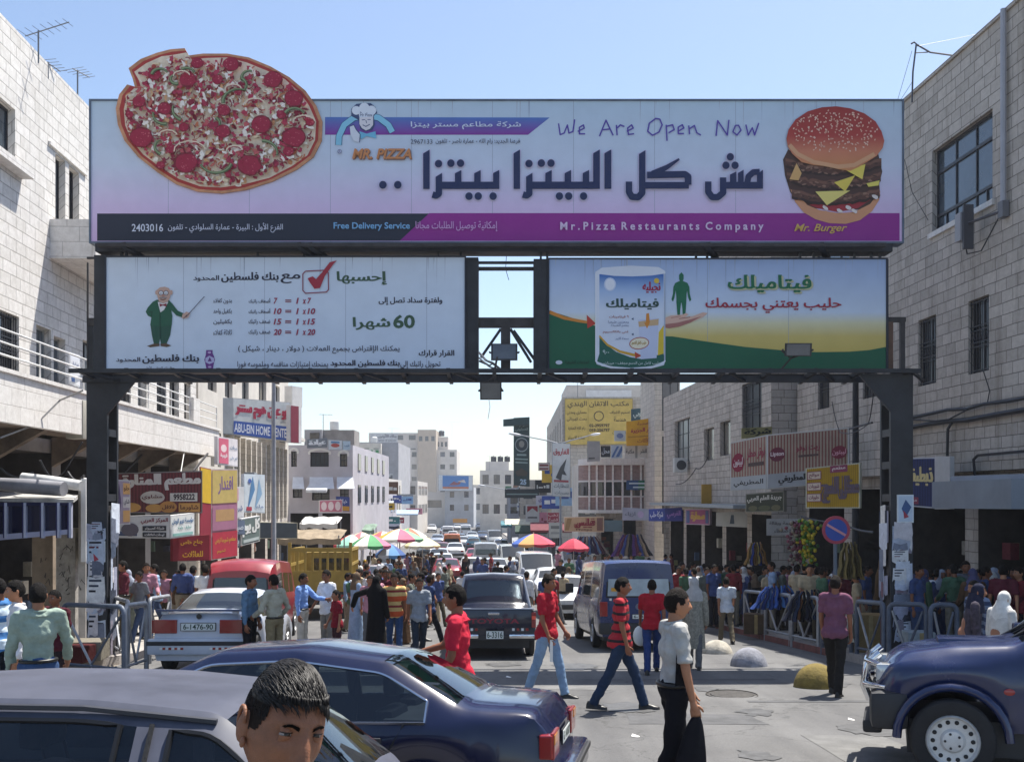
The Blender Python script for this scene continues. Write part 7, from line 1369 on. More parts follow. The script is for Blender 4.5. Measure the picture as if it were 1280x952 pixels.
# --- rear-facing boxes: vans, pickup
def hatch_rear(root, x, yw, z0, z1, lean=0.06, rows=((-1, 1),), m=None):
    """Rear window of a van: pane in a rubber frame lying on the tail panel."""
    for a, b in rows:
        add(root, 'rear_window', lambda t: (t.ring([[(x + dx - .004, a * yw - e, z0 - e), (x + dx - .004, b * yw + e, z0 - e), (x + dx + lean - .004, b * yw * .95 + e, z1 + e), (x + dx + lean - .004, a * yw * .95 - e, z1 + e)] for dx, e in ((.03, .035), (-.012, .035))], RUB), t.quad((x - .019, a * yw, z0), (x - .019, b * yw, z0), (x + lean - .019, b * yw * .95, z1), (x + lean - .019, a * yw * .95, z1), m or GDK)))
VAN = dict(x=(-2.4, 2.3), top=[(-2.4, 1.86), (-2.3, 1.93), (-1, 1.95), (1.0, 1.92), (1.9, 1.15), (2.25, 1.0), (2.3, .7)], belt=[(-2.4, 1.12), (1.4, 1.12), (2.3, .8)], w=[(-2.4, .84), (-2.2, .89), (1.8, .89), (2.3, .8)], wt=[(-2.4, .72), (-2.2, .76), (1, .75), (2.3, .7)], ws=(1.05, 1.85), sw=[(-2.15, -1.0), (-.88, .25), (.4, 1.25)], wheels=(-1.35, 1.5), wr=.32, ra=.38, sill=.3, wid=.88, rail=.22, step=.12)
NAVY = paint('#1c2f62', .28, .18)
cE, *_ = car('passenger_van', 'navy blue passenger van with a pale rear window seen from behind', 'van', basis(2.58, 24.9, R(94)), VAN, NAVY, GDK)
hatch_rear(cE, -2.4, .68, 1.18, 1.76, .03, m=mat('sunlit_rear_glass', (.36, .42, .46), .12, var=.3, vs=2)); add(cE, 'rear_bumper', lambda m: m.box((-2.5, -.87, .36), (-2.3, .87, .6), PLAST, .04), 40)  # pale glass colour stands in for sunlight on the rear window
for sg in (1, -1): add(cE, 'tail_light', lambda m: m.box((-2.43, sg * .68, .74), (-2.35, sg * .85, 1.06), RED, .015)); add(cE, 'reflector_tape', lambda m: [m.box((-2.415, sg * .5 + i * .09, 1.08), (-2.41, sg * .5 + i * .09 + .05, 1.13), WHT if i % 2 else RED) for i in (-2, -1, 0, 1)])
plate(cE, -2.41, .68, '6-132-17', w=.5, y=-.1); add(cE, 'round_emblem', lambda m: m.lathe([(.001, 0), (.07, 0), (.07, .01), (.001, .01)], hm('#6a7080', .3), 16, 'x', (-2.418, 0, .95))); add(cE, 'sticker', lambda m: m.box((-2.43, .3, 1.28), (-2.424, .6, 1.36), hm('#d0982a')))
add(cE, 'wing_mirror', lambda m: [m.box((1.2, sg * .95, 1.15), (1.3, sg * 1.15, 1.4), PLAST, .03) for sg in (1, -1)])
HIL = dict(VAN, x=(-2.4, 2.4), top=[(-2.4, .98), (-.72, .98), (-.6, 1.6), (-.1, 1.66), (.4, 1.62), (1.0, 1.1), (2.2, .95), (2.4, .7)], belt=[(-2.4, .94), (1, 1.02), (2.4, .7)], wt=[(-2.4, .8), (-.7, .66), (.4, .66), (1, .74), (2.4, .62)], w=[(-2.4, .83), (2.2, .85), (2.4, .7)], ws=(.45, .98), sw=[(-.5, .2), (.3, .8)], wheels=(-1.4, 1.5), wr=.35, ra=.42, sill=.4, rail=.1, wid=.84)
BLKP = paint('#15192e', .25, .2)
cF, *_ = car('pickup_truck', 'dark navy pickup truck with red tailgate lettering seen from behind', 'pickup', basis(-.4, 22.9, R(91)), HIL, BLKP, GDK)
add(cF, 'rear_window', lambda m: m.quad((-.71, .6, 1.1), (-.71, -.6, 1.1), (-.64, -.56, 1.52), (-.64, .56, 1.52), GTINT))
add(cF, 'bed_hoop', lambda m: [m.tube([(-.85, sg * .76, .98), (-.75, sg * .62, 1.62), (-.75, 0, 1.66)], .03, hm('#b8bcc8', .3), 8) for sg in (1, -1)], 60); add(cF, 'tailgate', lambda m: (m.box((-2.43, -.74, .58), (-2.38, .74, .97), BLKP, .012), m.box((-2.435, -.8, .98), (-2.3, .8, 1.0), hm('#a8acb8', .3))), 40)
add(cF, 'tailgate_lettering', lambda m: put_text(m, 'TOYOTA', .48, .7, -.5, .8, hm('#8a2434', .5), fn=lambda u, v, o: Vector((-2.434, u, v)), bold=.03)); add(cF, 'tailgate_handle', lambda m: m.box((-2.447, -.11, .87), (-2.425, .11, .92), CHR, .01))
add(cF, 'rear_bumper', lambda m: (m.box((-2.58, -.8, .42), (-2.46, -.3, .5), CHR, .02), m.box((-2.58, .3, .42), (-2.46, .8, .5), CHR, .02), m.box((-2.5, -.84, .38), (-2.4, .84, .46), PLAST)), 40)
for sg in (1, -1): add(cF, 'tail_light', lambda m: (m.box((-2.43, sg * .745, .62), (-2.37, sg * .83, .92), RED, .01), m.box((-2.435, sg * .75, .78), (-2.375, sg * .825, .85), mat('brake_lamp_lit', (.9, .1, .05), .3, var=0)))); add(cF, 'reflector_tape', lambda m: [m.box((-2.437, sg * .5 + i * .09, .56), (-2.432, sg * .5 + i * .09 + .05, .61), WHT if i % 2 else RED) for i in (-2, -1, 0, 1)])
plate(cF, -2.515, .4, '6-3316', w=.36, h=.17, y=-.02)
T2 = dict(VAN, x=(-2.2, 2.2), top=[(-2.2, 1.62), (-2.12, 1.8), (-1.9, 1.9), (-1, 1.95), (1.2, 1.93), (1.9, 1.75), (2.15, 1.3), (2.2, .8)], wt=[(-2.2, .66), (-1.9, .74), (1, .75), (2.2, .7)], w=[(-2.2, .8), (-2, .86), (2, .86), (2.2, .8)], belt=[(-2.2, 1.2), (2.2, 1.15)], ws=(1.95, 2.18), sw=[(-1.85, -.8), (-.65, .4), (.55, 1.5)], crown=.06, rail=.28)
REDP = paint('#8f1a2a', .4, .25)
cG, *_ = car('camper_van', 'red rounded minibus behind the silver saloon', 'van', basis(-6.42, 25.8, R(96)), T2, REDP, GDK)
hatch_rear(cG, -2.2, .6, 1.22, 1.58, .02)
for sg in (1, -1): add(cG, 'tail_light', lambda m: m.box((-2.23, sg * .62, .8), (-2.17, sg * .78, 1.05), RED, .015))
add(cG, 'rear_bumper', lambda m: m.box((-2.3, -.84, .42), (-2.15, .84, .56), hm('#c9c9c9', .4), .03), 40); plate(cG, -2.205, .8, '6-2205', w=.4)
# --- yellow lorry with a slatted cage
YEL = mat('lorry_yellow', hexc('#a3883a'), .6, var=.3, vs=2)
M = basis(-6.65, 37.2, R(95)); cH = link('cage_lorry', None); cH.matrix_world = M; tag(cH, 'small yellow lorry with a tall slatted cargo cage', 'lorry')
def cage(m):
    for y in (-1.0, 1.0):
        for i in range(9): m.box((-2.3 + i * .5, y - .03, .95), (-2.24 + i * .5, y + .03, 2.35), YEL)
        for z in (1.0, 1.4, 1.8, 2.3): m.box((-2.3, y - .04, z), (1.8, y + .04, z + .1), YEL)
    for i in range(9): m.box((-2.36, -1.0 + i * .25 - .035, 1.65), (-2.3, -1.0 + i * .25 + .035, 2.3), YEL)
    m.box((-2.38, -1.04, 2.28), (-2.28, 1.04, 2.42), YEL); m.box((-2.38, -1.04, .95), (-2.3, 1.04, 1.65), YEL); [m.box((-2.385, -1.06 + i * 2.02, .95), (-2.27, -.96 + i * 2.02, 2.6), YEL) for i in (0, 1)]
add(cH, 'cargo_cage', cage); add(cH, 'cargo_bed', lambda m: m.box((-2.3, -1.0, .85), (1.8, 1.0, .95), PLAST)); add(cH, 'chassis', lambda m: m.box((-2.2, -.5, .5), (3.0, .5, .84), PLAST)); add(cH, 'cab', lambda m: m.box((1.9, -.95, .7), (3.2, .95, 2.2), YEL, .12), 40)
add(cH, 'cab_window', lambda m: m.box((1.88, -.7, 1.5), (1.9, .7, 1.95), GDK)); add(cH, 'tail_light', lambda m: [m.box((-2.4, sg * .8 - .1, .72), (-2.36, sg * .8 + .1, .85), RED) for sg in (1, -1)])
for xw in (-1.4, 2.4):
    for sg in (1, -1): wheel(cH, (xw, sg * .85, .42), .42, .24, sg)
# --- traffic further down: copies of three types with their own paint
def traffic_proto(name, label, spec, col, kind):
    sp = dict(spec, step=.2, fine=False, trim=None); L, *_ = car(name, label, 'car', Matrix.Identity(4), sp, col, GDK)
    xb = sp['x'][0]; h = .7 if kind != 'van' else .8
    for sg in (1, -1): add(L, 'tail_light', lambda m: m.box((xb - .03, sg * .48, h), (xb + .05, sg * .72, h + .16), RED)); add(L, 'headlight', lambda m: m.box((sp['x'][1] - .08, sg * .4, .56), (sp['x'][1] + .01, sg * .62, .7), HEADL))
    add(L, 'licence_plate', lambda m: m.box((xb - .015, -.25, h), (xb - .005, .25, h + .1), WHT)); add(L, 'bumper', lambda m: (m.box((xb - .08, -.76, .36), (xb + .1, .76, .54), PLAST, .03), m.box((sp['x'][1] - .1, -.72, .36), (sp['x'][1] + .06, .72, .52), PLAST, .03)))
    if kind == 'van': hatch_rear(L, xb, .66, 1.18, 1.72, .03)
    return L
TR = {'sedan': None, 'hatch': None, 'van': None}
SPEC = {'sedan': SEDAN, 'hatch': dict(HATCH, step=.2), 'van': VAN}
TRAFFIC = [  # px, d, kind, colour, away?, label
    (559, 57.5, 'sedan', '#8e1f30', 1, 'dark red saloon directly left of the navy pickup cab'), (594.5, 77, 'sedan', '#a8202e', 1, 'bright red saloon in the middle of the street queue'), (553, 66, 'sedan', '#d9dadc', 1, 'white saloon just ahead of the dark red one'),
    (549, 77, 'sedan', '#c4c8ce', 1, 'silver saloon two ahead of the dark red one'), (569, 90, 'sedan', '#e0e0e0', 1, 'white saloon behind the orange topped van'), (565, 101, 'van', '#c9702a', 1, 'orange topped van far down the street'), (640, 66, 'van', '#b9bcb6', 0, 'pale van facing the camera beyond the navy pickup'),
    (612, 90, 'hatch', '#dcdcdc', 1, 'small white hatchback on the right of the queue'), (668, 49, 'van', '#c2c6c8', 0, 'dusty white van facing the camera left of the navy van'), (706, 37, 'sedan', '#d5d8da', 0, 'white saloon facing the camera beside the navy van'), (690, 44, 'hatch', '#e2e2e2', 0, 'white hatchback half hidden behind the man in the red tee'),
    (715, 62, 'van', '#d8d4cc', 0, 'cream van behind the navy van roof'), (547, 120, 'sedan', '#9aa4b4', 1, 'pale blue saloon far down the left lane'), (575, 125, 'hatch', '#6a7890', 1, 'grey blue hatchback far down the street'), (592, 108, 'hatch', '#3f6a80', 1, 'teal hatchback in the far queue'), (560, 150, 'van', '#e0e0e0', 1, 'tiny white van near the far billboard'),
    (582, 160, 'van', '#dfe2e4', 1, 'second tiny white van right of the first'), (572, 190, 'sedan', '#cfd2d6', 1, 'most distant white car in the street'), (540, 185, 'sedan', '#d9d9d9', 0, 'distant white car at the left kerb'), (603, 140, 'sedan', '#33405a', 0, 'dark blue saloon far on the right'), (618, 118, 'van', '#8f9498', 0, 'grey van far on the right'), (626, 100, 'sedan', '#d9dadc', 0, 'white saloon at the far right kerb'),
    (468, 47, 'sedan', '#a09298', 1, 'pale pink saloon parked under the market umbrellas'), (480, 62, 'hatch', '#b9bec6', 1, 'silver hatchback among the market crowd'), (532, 96, 'sedan', '#5a6a78', 0, 'slate grey saloon left of the far queue'), (600, 200, 'hatch', '#c0c4c8', 0, 'tiny silver hatchback near the tank roof house'),
    (618, 58, 'sedan', '#c9ccd0', 1, 'silver saloon ahead of the navy pickup'), (590, 60, 'hatch', '#d8d8d6', 1, 'white hatchback between the two red saloons'), (628, 76, 'sedan', '#2a3a5a', 1, 'dark blue saloon right of the bright red one'), (578, 112, 'sedan', '#d0d2d4', 1, 'white saloon behind the teal hatchback'), (606, 74, 'van', '#a8acb0', 1, 'grey van ahead of the bright red saloon'), (552, 92, 'hatch', '#7a2a30', 1, 'small maroon hatchback in the left queue'), (590, 136, 'sedan', '#b8c0c8', 1, 'pale silver saloon in the distant queue'), (566, 140, 'hatch', '#e0e0e0', 1, 'white hatchback in the distant queue'), (650, 84, 'sedan', '#dcdcda', 0, 'white saloon below the green awning on the right'), (556, 165, 'sedan', '#8a94a0', 1, 'grey saloon in the farthest left queue')]
for px, d, kd, c, away, lab in TRAFFIC:
    X = (px - 640) / F * d; yaw = R(93) if away else R(-87)
    if TR[kd] is None:
        o = TR[kd] = traffic_proto({'sedan': 'saloon_car', 'hatch': 'hatchback_car', 'van': 'passenger_van'}[kd], lab, SPEC[kd], paint(c), kd)
    else:
        o = copy_tree(TR[kd])
        for ch in o.children:
            if ch.name.startswith('body'): ch.material_slots[0].link = 'OBJECT'; ch.material_slots[0].material = paint(c)
    o.matrix_world = basis(X, d, yaw); tag(o, lab, 'van' if kd == 'van' else 'car', 'traffic further down the street')
# ---------------------------------------------------------------- people (local: face -y, left hand +x, feet at z = 0)
SKINS = [mat('skin_%d' % i, hexc(c), .55, var=.14, vs=14, bump=.06, bs=160, spec=.4) for i, c in enumerate(('#9c6a4e', '#8a583e', '#a87556', '#7d4e34'))]
EYEW = mat('eye_white', (.3, .26, .245), .25, var=0); IRIS = mat('eye_iris', (.02, .012, .008), .12, var=0); HAIRS = [mat('hair_%d' % i, hexc(c), .7, var=.5, vs=40, bump=.8, bs=120, spec=.15) for i, c in enumerate(('#120e0c', '#1e1611', '#4a4540'))]
LIP = mat('lips', hexc('#8a4f44'), .5, var=.1, vs=30); SHOE = [hm('#17140f', .4), hm('#3a2a1e', .5), hm('#b9b4a8', .6)]
def stripes(name, cols, per, axis=2):
    if name in MATS: return MATS[name]
    m = bpy.data.materials.new(name); m.use_nodes = True; MATS[name] = m; n, l = nodes(m); b = n['Principled BSDF']; b.inputs['Roughness'].default_value = .9
    tc = n.new('ShaderNodeTexCoord'); sp = n.new('ShaderNodeSeparateXYZ'); l.new(tc.outputs['Object'], sp.inputs[0]); d = n.new('ShaderNodeMath'); d.operation = 'DIVIDE'; d.inputs[1].default_value = per; l.new(sp.outputs[axis], d.inputs[0])
    fr = n.new('ShaderNodeMath'); fr.operation = 'FRACT'; l.new(d.outputs[0], fr.inputs[0]); rp = n.new('ShaderNodeValToRGB'); cr = rp.color_ramp; cr.interpolation = 'CONSTANT'
    while len(cr.elements) < len(cols): cr.elements.new(.5)
    for e, (p, c) in zip(cr.elements, cols): e.position = p; e.color = (*hexc(c), 1)
    l.new(fr.outputs[0], rp.inputs[0]); l.new(rp.outputs[0], b.inputs['Base Color']); return m
def gs(x, s): return math.exp(-(x / s) ** 2)
def cl(x): return max(0.0, min(1.0, x))
def head_pt(dx, dy, dz, k=1.0):
    x, y, z = .075 * dx, .097 * dy, .118 * dz; t = cl((-.015 - z) / .1)
    x *= 1 - .30 * t * t - .06 * t; y *= (1 - .6 * t) if y > 0 else (.965 - .02 * t)
    if z > .05: x *= 1 + .02
    if dy < -.1 and k == 1.0:
        ax = abs(x); n = gs(x, .0145 - .0035 * cl(z / .02)) * (cl((.026 - z) / .058) if z > -.036 else cl((z + .052) / .014)); y -= .031 * n
        y -= .007 * gs(ax - .013, .007) * gs(z + .036, .008)
        y += .0115 * gs(ax - .031, .017) * gs(z - .007, .0125); y -= .006 * gs(ax - .03, .026) * gs(z - .029, .009); y -= .004 * gs(ax - .043, .016) * gs(z + .022, .016)
        y -= .007 * gs(x, .023) * gs(z + .062, .011); y += .005 * gs(x, .025) * gs(z + .0625, .0026); y += .003 * gs(x, .02) * gs(z + .078, .006); y -= .009 * gs(x, .022) * gs(z + .1, .016)
    return Vector((x, y, z))
def head_grid(mb, nu, nv, m, k=1.0, keep=None, nz=0.0, seed=0):
    pts = []; 
    for i in range(nv + 1):
        a = math.pi * i / nv - math.pi / 2; row = []
        for j in range(nu):
            b = 2 * math.pi * j / nu; p = head_pt(math.cos(a) * math.sin(b), -math.cos(a) * math.cos(b), math.sin(a), k) * k
            if nz: p *= 1 + nz * noise.noise(p * 38 + Vector((seed, 0, 0))) + nz * .6 * noise.noise(p * 90)
            row.append(p)
        pts.append(row)
    vs = [p for r_ in pts for p in r_]; fs = []
    for i in range(nv):
        for j in range(nu):
            q = (i * nu + j, i * nu + (j + 1) % nu, (i + 1) * nu + (j + 1) % nu, (i + 1) * nu + j)
            if keep is None or keep(sum((vs[t] for t in q), Vector()) / 4): fs.append(q)
    mb.add(vs, fs, m)
def hairline(p):
    f = .066 - .012 * abs(p.x) / .05 if p.y < -.045 else (.0 if p.y < -.01 else -.005 if p.y < .03 else -.058); f = lerp(f, .05, cl((-.03 - p.y) / .03) if p.y < -.03 else 0) if p.y > -.06 else f
    return p.z > f
def head(mb, skin, M, fine=False, hair=None, brow=None, eyes=True):
    mb.M = M; head_grid(mb, 72 if fine else 30, 60 if fine else 24, skin)
    for s in (1, -1):
        mb.ell((s * .0765, .012, -.004), (.008, .018, .031), skin, 10, 8, Matrix.Rotation(-s * .35, 3, 'Z') @ Matrix.Rotation(.15, 3, 'X'))
        if fine: mb.tube([(s * (.079 + .006 * math.sin(t * .5)), .012 + .02 * math.cos(t) + .004, .0 + .031 * math.sin(t)) for t in [i * .42 - 1.2 for i in range(11)]], .0042, skin, 6); mb.ell((s * .079, .0, -.03), (.006, .007, .01), skin, 8, 6)
        if eyes:
            mb.ell((s * .0312, -.0705, .007), (.0125, .0125, .0125), EYEW, 14 if fine else 8, 10 if fine else 6); mb.ell((s * .0312 - .0008, -.0795, .0062), (.0072, .0042, .0072), IRIS, 12, 6)
            if fine:
                for top in (1, -1):
                    L = []
                    for q in range(9):
                        a = -1.25 + 2.5 * q / 8; L.append([Vector((s * .0312 + .0155 * math.sin(a), -.0705 - .0136 * math.cos(a) * math.cos(e), .007 + top * (.0022 + .0118 * e) + .0012)) for e in (0.0, .35, .7, 1.05)])
                    mb.ring(L, skin, closed=False)
                mb.tube([(s * .0312 + .0148 * math.sin(a), -.0705 - .0142 * math.cos(a), .0116) for a in [-1.2 + .3 * q for q in range(9)]], .0011, IRIS, 4)
            b_ = [head_pt(*(Vector((s * (.015 + .033 * q), -.075, .026 + .006 * math.sin(q * 2.6))).normalized())) for q in (0, .25, .5, .75, 1)]
            zz = [.0225, .0255, .0275, .027, .0235]
            if not fine: mb.tube([(p.x, p.y - .003 - .003 * (1 - abs(q - 2) / 3), z_) for q, (p, z_) in enumerate(zip(b_, zz))], [.0022, .0035, .0035, .0026, .0012], brow or HAIRS[0], 6)
            else:
                rb = random.Random(3 + s)
                for q in range(170):
                    f = rb.random(); k_ = min(3, int(f * 4)); g_ = f * 4 - k_; p = lerp(b_[k_], b_[k_ + 1], g_); z_ = lerp(zz[k_], zz[k_ + 1], g_) - .003 + rb.uniform(-.0034, .0034) * (1 - .6 * f); y_ = head_pt(*Vector((p.x / .075, -.9, z_ / .118)).normalized()).y
                    mb.tube([(p.x, y_ - .0012, z_), (p.x + s * .003, y_ - .0022, z_ + .002), (p.x + s * .0062, y_ - .001 + .001 * f, z_ + .0018)], [.0005, .0005, .0002], brow, 3)
    mb.ell((0, -.0855, -.0585), (.019, .006, .0045), LIP, 10, 5); mb.ell((0, -.0845, -.067), (.016, .006, .005), LIP, 10, 5); mb.M = Matrix.Identity(4)
def remesh(mb, voxel, it=3, nz=.0, seed=0, cut=None):
    o = mb.build('tmp'); md = o.modifiers.new('r', 'REMESH'); md.mode = 'VOXEL'; md.voxel_size = voxel; ms = o.modifiers.new('s', 'SMOOTH'); ms.iterations = it; ms.factor = .5
    bpy.context.view_layer.update(); me = bpy.data.meshes.new_from_object(o.evaluated_get(bpy.context.evaluated_depsgraph_get())); old = o.data
    bpy.data.objects.remove(o); bpy.data.meshes.remove(old); sv = Vector((seed * 3.1, seed * 1.7, 0)); vs = []
    for v in me.vertices:
        p = v.co.copy()
        if nz: p += v.normal * nz * (noise.noise(Vector((p.x * 9, p.y * 9, p.z * 14)) + sv) + .5 * noise.noise(p * 26 + sv))
        vs.append(p)
    fs = [tuple(q.vertices) for q in me.polygons if cut is None or all(me.vertices[i].co.z > cut for i in q.vertices)]
    bpy.data.meshes.remove(me); return vs, fs
def hand(mb, w, f, inward, skin, curl=.5, n=7):
    f = f.normalized(); inward = (inward - f * inward.dot(f)).normalized(); side = f.cross(inward)
    mb.cone(w - f * .02, w + f * .03, .026, .03, skin, 8, False); mb.ell(w + f * .05, (.02, .04, .048), skin, 10, 7, Matrix((inward, side, f)).transposed())
    for k, L in enumerate((.066, .075, .07, .054)):
        b = w + f * (.078 - abs(k - 1.3) * .005) + side * (.03 - k * .02); d1 = (f * math.cos(curl) + inward * math.sin(curl)).normalized(); d2 = (f * math.cos(curl * 2.3) + inward * math.sin(curl * 2.3)).normalized()
        mb.tube([b - f * .02, b, b + d1 * L * .5, b + d1 * L * .5 + d2 * L * .42, b + d1 * L * .5 + d2 * L * .5], [.009, .0095, .0085, .007, .003], skin, n)
    b = w + f * .02 + side * .032; d1 = (f * .75 + side * .6 + inward * .25).normalized(); mb.tube([b - side * .015, b, b + d1 * .035, b + (d1 + f * .3 + inward * .2).normalized() * .062], [.012, .0115, .01, .006], skin, n)
def person(label, px, d, h=1.74, yaw=0, top='#888888', bot='#2a2c38', la=(0, .12, .15), ra=(0, .12, .15), ll=(0, 0), rl=(0, 0), sleeve='short', skin=0, hair=0, shoe=0, voxel=.015, turn=0, nod=0, lean=0, dress=None, scarf=None, belly=0, group=None, loc=None, tuck=False, fine_hands=True, kid=1.0, hcurl=.45, dz=0):
    s = h / 1.76; skin_ = SKINS[skin]; tm = top if not isinstance(top, str) else cloth(top); bmt = bot if not isinstance(bot, str) else cloth(bot)
    X = loc if loc else ((px - 640) / F * d, d, GZ(d) + dz); t = thing('person', label, 'person', X, R(yaw), group); t.scale = (s, s, s)
    def leg(sw, kn, sg):
        hip = Vector((sg * .092, 0, 0)); a = sw; kd = Vector((0, -math.sin(a), -math.cos(a))); k = hip + kd * .43; b = a - kn; an = k + Vector((sg * .005, -math.sin(b), -math.cos(b))) * .42; return hip, k, an
    L = [leg(*ll, 1), leg(*rl, -1)]; zp = -min(q[2].z for q in L) + .085; off = Vector((0, 0, zp)); L = [[p + off for p in q] for q in L]
    lv = Vector((0, -math.sin(lean), math.cos(lean))); pel = Vector((0, 0, zp)); ch = pel + lv * .33; sh = pel + lv * .49; nk = pel + lv * .54; hc = nk + Vector((0, -.022 - .06 * math.sin(lean), .128))
    def arm(a, c, e, sg, tw=0):
        S = sh + Vector((sg * .176, .005, -.012)); d1 = Vector((sg * math.sin(c), -math.sin(a) * math.cos(c), -math.cos(a) * math.cos(c))); E = S + d1 * .29; a2 = a + e; d2 = Vector((sg * (math.sin(c) * .5 - math.sin(e) * .25 + tw), -math.sin(a2), -math.cos(a2))).normalized(); return S, E, E + d2 * .25, d2
    A = [arm(*la[:3], 1, *(la[3:])), arm(*ra[:3], -1, *(ra[3:]))]
    def torso(m, e, lo=True):
        m.ell(ch, (.158 + e, .102 + e, .2), None, 16, 10); m.ell(pel + lv * .13 + Vector((0, -.03 * belly, 0)), (.143 + e + .02 * belly, .1 + e + .045 * belly, .17), None, 16, 10); m.cone(sh + Vector((.15, 0, -.005)), sh + Vector((-.15, 0, -.005)), .055 + e, .055 + e, None, 12, False); m.cone(nk - lv * .06, nk - lv * .01, .1 + e, .06 + e, None, 12)
        if lo: m.ell(pel + Vector((0, .01, -.01)), (.166 + e, .118 + e, .16), None, 16, 10)
    m = MB(); torso(m, -.02, False); m.ell(pel + Vector((0, .005, .03)), (.13, .085, .1), None, 14, 8)
    m.cone(nk - lv * .08, hc - Vector((0, -.016, .05)), .057, .05, None, 12)
    for S, E, Wr, f in A: m.cone(S, E, .044, .037, None, 10, False); m.cone(E, Wr, .037, .025, None, 10, False)
    for hp_, k, an in L: m.cone(hp_, k, .07, .048, None, 10, False); m.cone(k, an, .047, .036, None, 10, False)
    vs, fs = remesh(m, voxel); b = MB(); b.add(vs, fs, skin_)
    HM = Matrix.Translation(hc) @ Matrix.Rotation(R(turn), 4, 'Z') @ Matrix.Rotation(R(nod), 4, 'X'); head(b, skin_, HM, hair=None, brow=HAIRS[min(hair or 0, 1)])
    for i, (S, E, Wr, f) in enumerate(A): hand(b, Wr, f, Vector((-1 if i == 0 else 1, -.15, 0)), skin_, hcurl) if fine_hands else b.ell(Wr + f * .06, (.03, .04, .075), skin_, 8, 6)
    b.build('body', parent=t, smooth=180)
    if dress:                                        # long coat or robe with folds
        z0, ex = dress; mb = MB(); rows = []; N = 28
        for j in range(15):
            z = lerp(z0, sh.z + .03, j / 14); f = j / 14; c = lerp(Vector((0, 0, z)), Vector((0, sh.y, z)), f)
            rx = lerp(.27 + ex, .165, min(1, f * 1.35)) if f < .75 else lerp(.165, .19, (f - .75) / .17) if f < .92 else lerp(.19, .09, (f - .92) / .08); ry = lerp(.23 + ex, .125, min(1, f * 1.3)) if f < .9 else lerp(.125, .08, (f - .9) / .1)
            rows.append([c + Vector((rx * (1 + .05 * (1 - f) * math.sin(5 * a + j * .2)) * math.cos(a), ry * (1 + .07 * (1 - f) * math.sin(7 * a + 1 + j * .15)) * math.sin(a), 0)) for a in [2 * math.pi * q / N for q in range(N)]])
        mb.ring(rows, tm)
        for S, E, Wr, f in A: mb.cone(S, E, .068, .06, tm, 10, False); mb.cone(E, Wr + f * .0, .06, .055, tm, 10, False)
        mb.build('coat', parent=t, smooth=60)
    else:
        m = MB(); torso(m, .008)
        for S, E, Wr, f in A:
            m.cone(S, lerp(S, E, .3), .064, .062, None, 12, False)
            if sleeve == 'short': m.cone(lerp(S, E, .2), lerp(S, E, .78), .06, .058, None, 12)
            elif sleeve == 'long': m.cone(S, E, .06, .052, None, 12, False); m.cone(E, lerp(E, Wr, .93), .05, .04, None, 12)
        vs, fs = remesh(m, voxel, 3, .015, len(label), None); cut = zp - (.085 if not tuck else -.055)
        for v in vs:
            q = cl(1 - (v.z - cut) / .28)
            if not tuck and abs(v.x) < .215: v.x *= 1 + .13 * q; v.y *= 1 + (.2 + .35 * abs(math.sin(ll[0]))) * q
            if tuck and q > 0 and abs(v.x) < .2: v.x *= 1 - .06 * q; v.y *= 1 - .1 * q
            if v.z < cut + .02 and abs(v.x) < .23: v.z = cut + .008 * math.sin(7 * math.atan2(v.y, v.x)) + max(0, v.z - cut) * .5
        b = MB(); b.add(vs, fs, tm)
        if sleeve == 'long' or tuck: b.tube([nk + Vector((.062 * math.cos(a), .01 + .058 * math.sin(a), -.005 - .01 * math.cos(a + 1.57) * -1)) for a in [i * .524 for i in range(13)]], .014, tm, 6)
        b.build('shirt', parent=t, smooth=180)
    if not dress or dress[0] > .3:
        m = MB(); m.ell(pel + Vector((0, .008, .025 if tuck else -.01)), (.166, .118, .115 if tuck else .1), None, 16, 10)
        for hp_, k, an in L: m.cone(hp_ + Vector((0, 0, .02 if tuck else -.05)), k, .09, .068, None, 12, False); m.cone(k, an + Vector((0, 0, -.035)), .066, .062, None, 12)
        vs, fs = remesh(m, voxel, 2, .010, len(label) + 3, None); b = MB(); b.add(vs, fs, bmt)
        if tuck: b.tube([pel + Vector((.158 * math.cos(a), .012 + .113 * math.sin(a), .07)) for a in [i * .393 for i in range(17)]], .017, SHOE[0], 6)
        b.build('trousers', parent=t, smooth=180)
    for sg, (hp_, k, an) in zip((1, -1), L):
        tip = (an - k).normalized(); fwd = Vector((0, -1, 0)); pit = cl((an.z - .085) * 2.0) * 1.0; mb = MB(); mb.M = Matrix.Translation(an) @ Matrix.Rotation(pit, 4, 'X'); rows = []
        for y, w, z1 in ((.075, .025, -.03), (.06, .036, .01), (.0, .038, .02), (-.06, .042, -.015), (-.12, .046, -.035), (-.165, .04, -.045), (-.19, .018, -.055)): rows.append([(w * math.cos(a) + sg * .006, y, -.085 + (z1 + .085) * (math.sin(a) if math.sin(a) > 0 else 0)) for a in [i * math.pi / 5 for i in range(10)]])
        mb.ring(rows, SHOE[shoe]); mb.build('shoe', parent=t, smooth=60)
    if scarf:
        mb = MB(); mb.M = HM; sm = cloth(scarf); head_grid(mb, 30, 22, sm, 1.13, lambda p: p.y > -.068 or p.z > .075 or p.z < -.105, .03, len(label)); mb.M = Matrix.Identity(4); rows = []
        for z, rx, ry in ((.12, .075, .085), (.06, .095, .1), (0, .15, .115), (-.09, .2, .13), (-.17, .19, .135)): rows.append([nk + Vector((rx * (1 + .06 * math.sin(4 * a)) * math.cos(a), .005 + ry * (1 + .05 * math.sin(5 * a)) * math.sin(a), z)) for a in [i * math.pi / 10 for i in range(20)]])
        mb.ring(rows, sm, cap=False); mb.build('headscarf', parent=t, smooth=60)
    elif hair is not None:
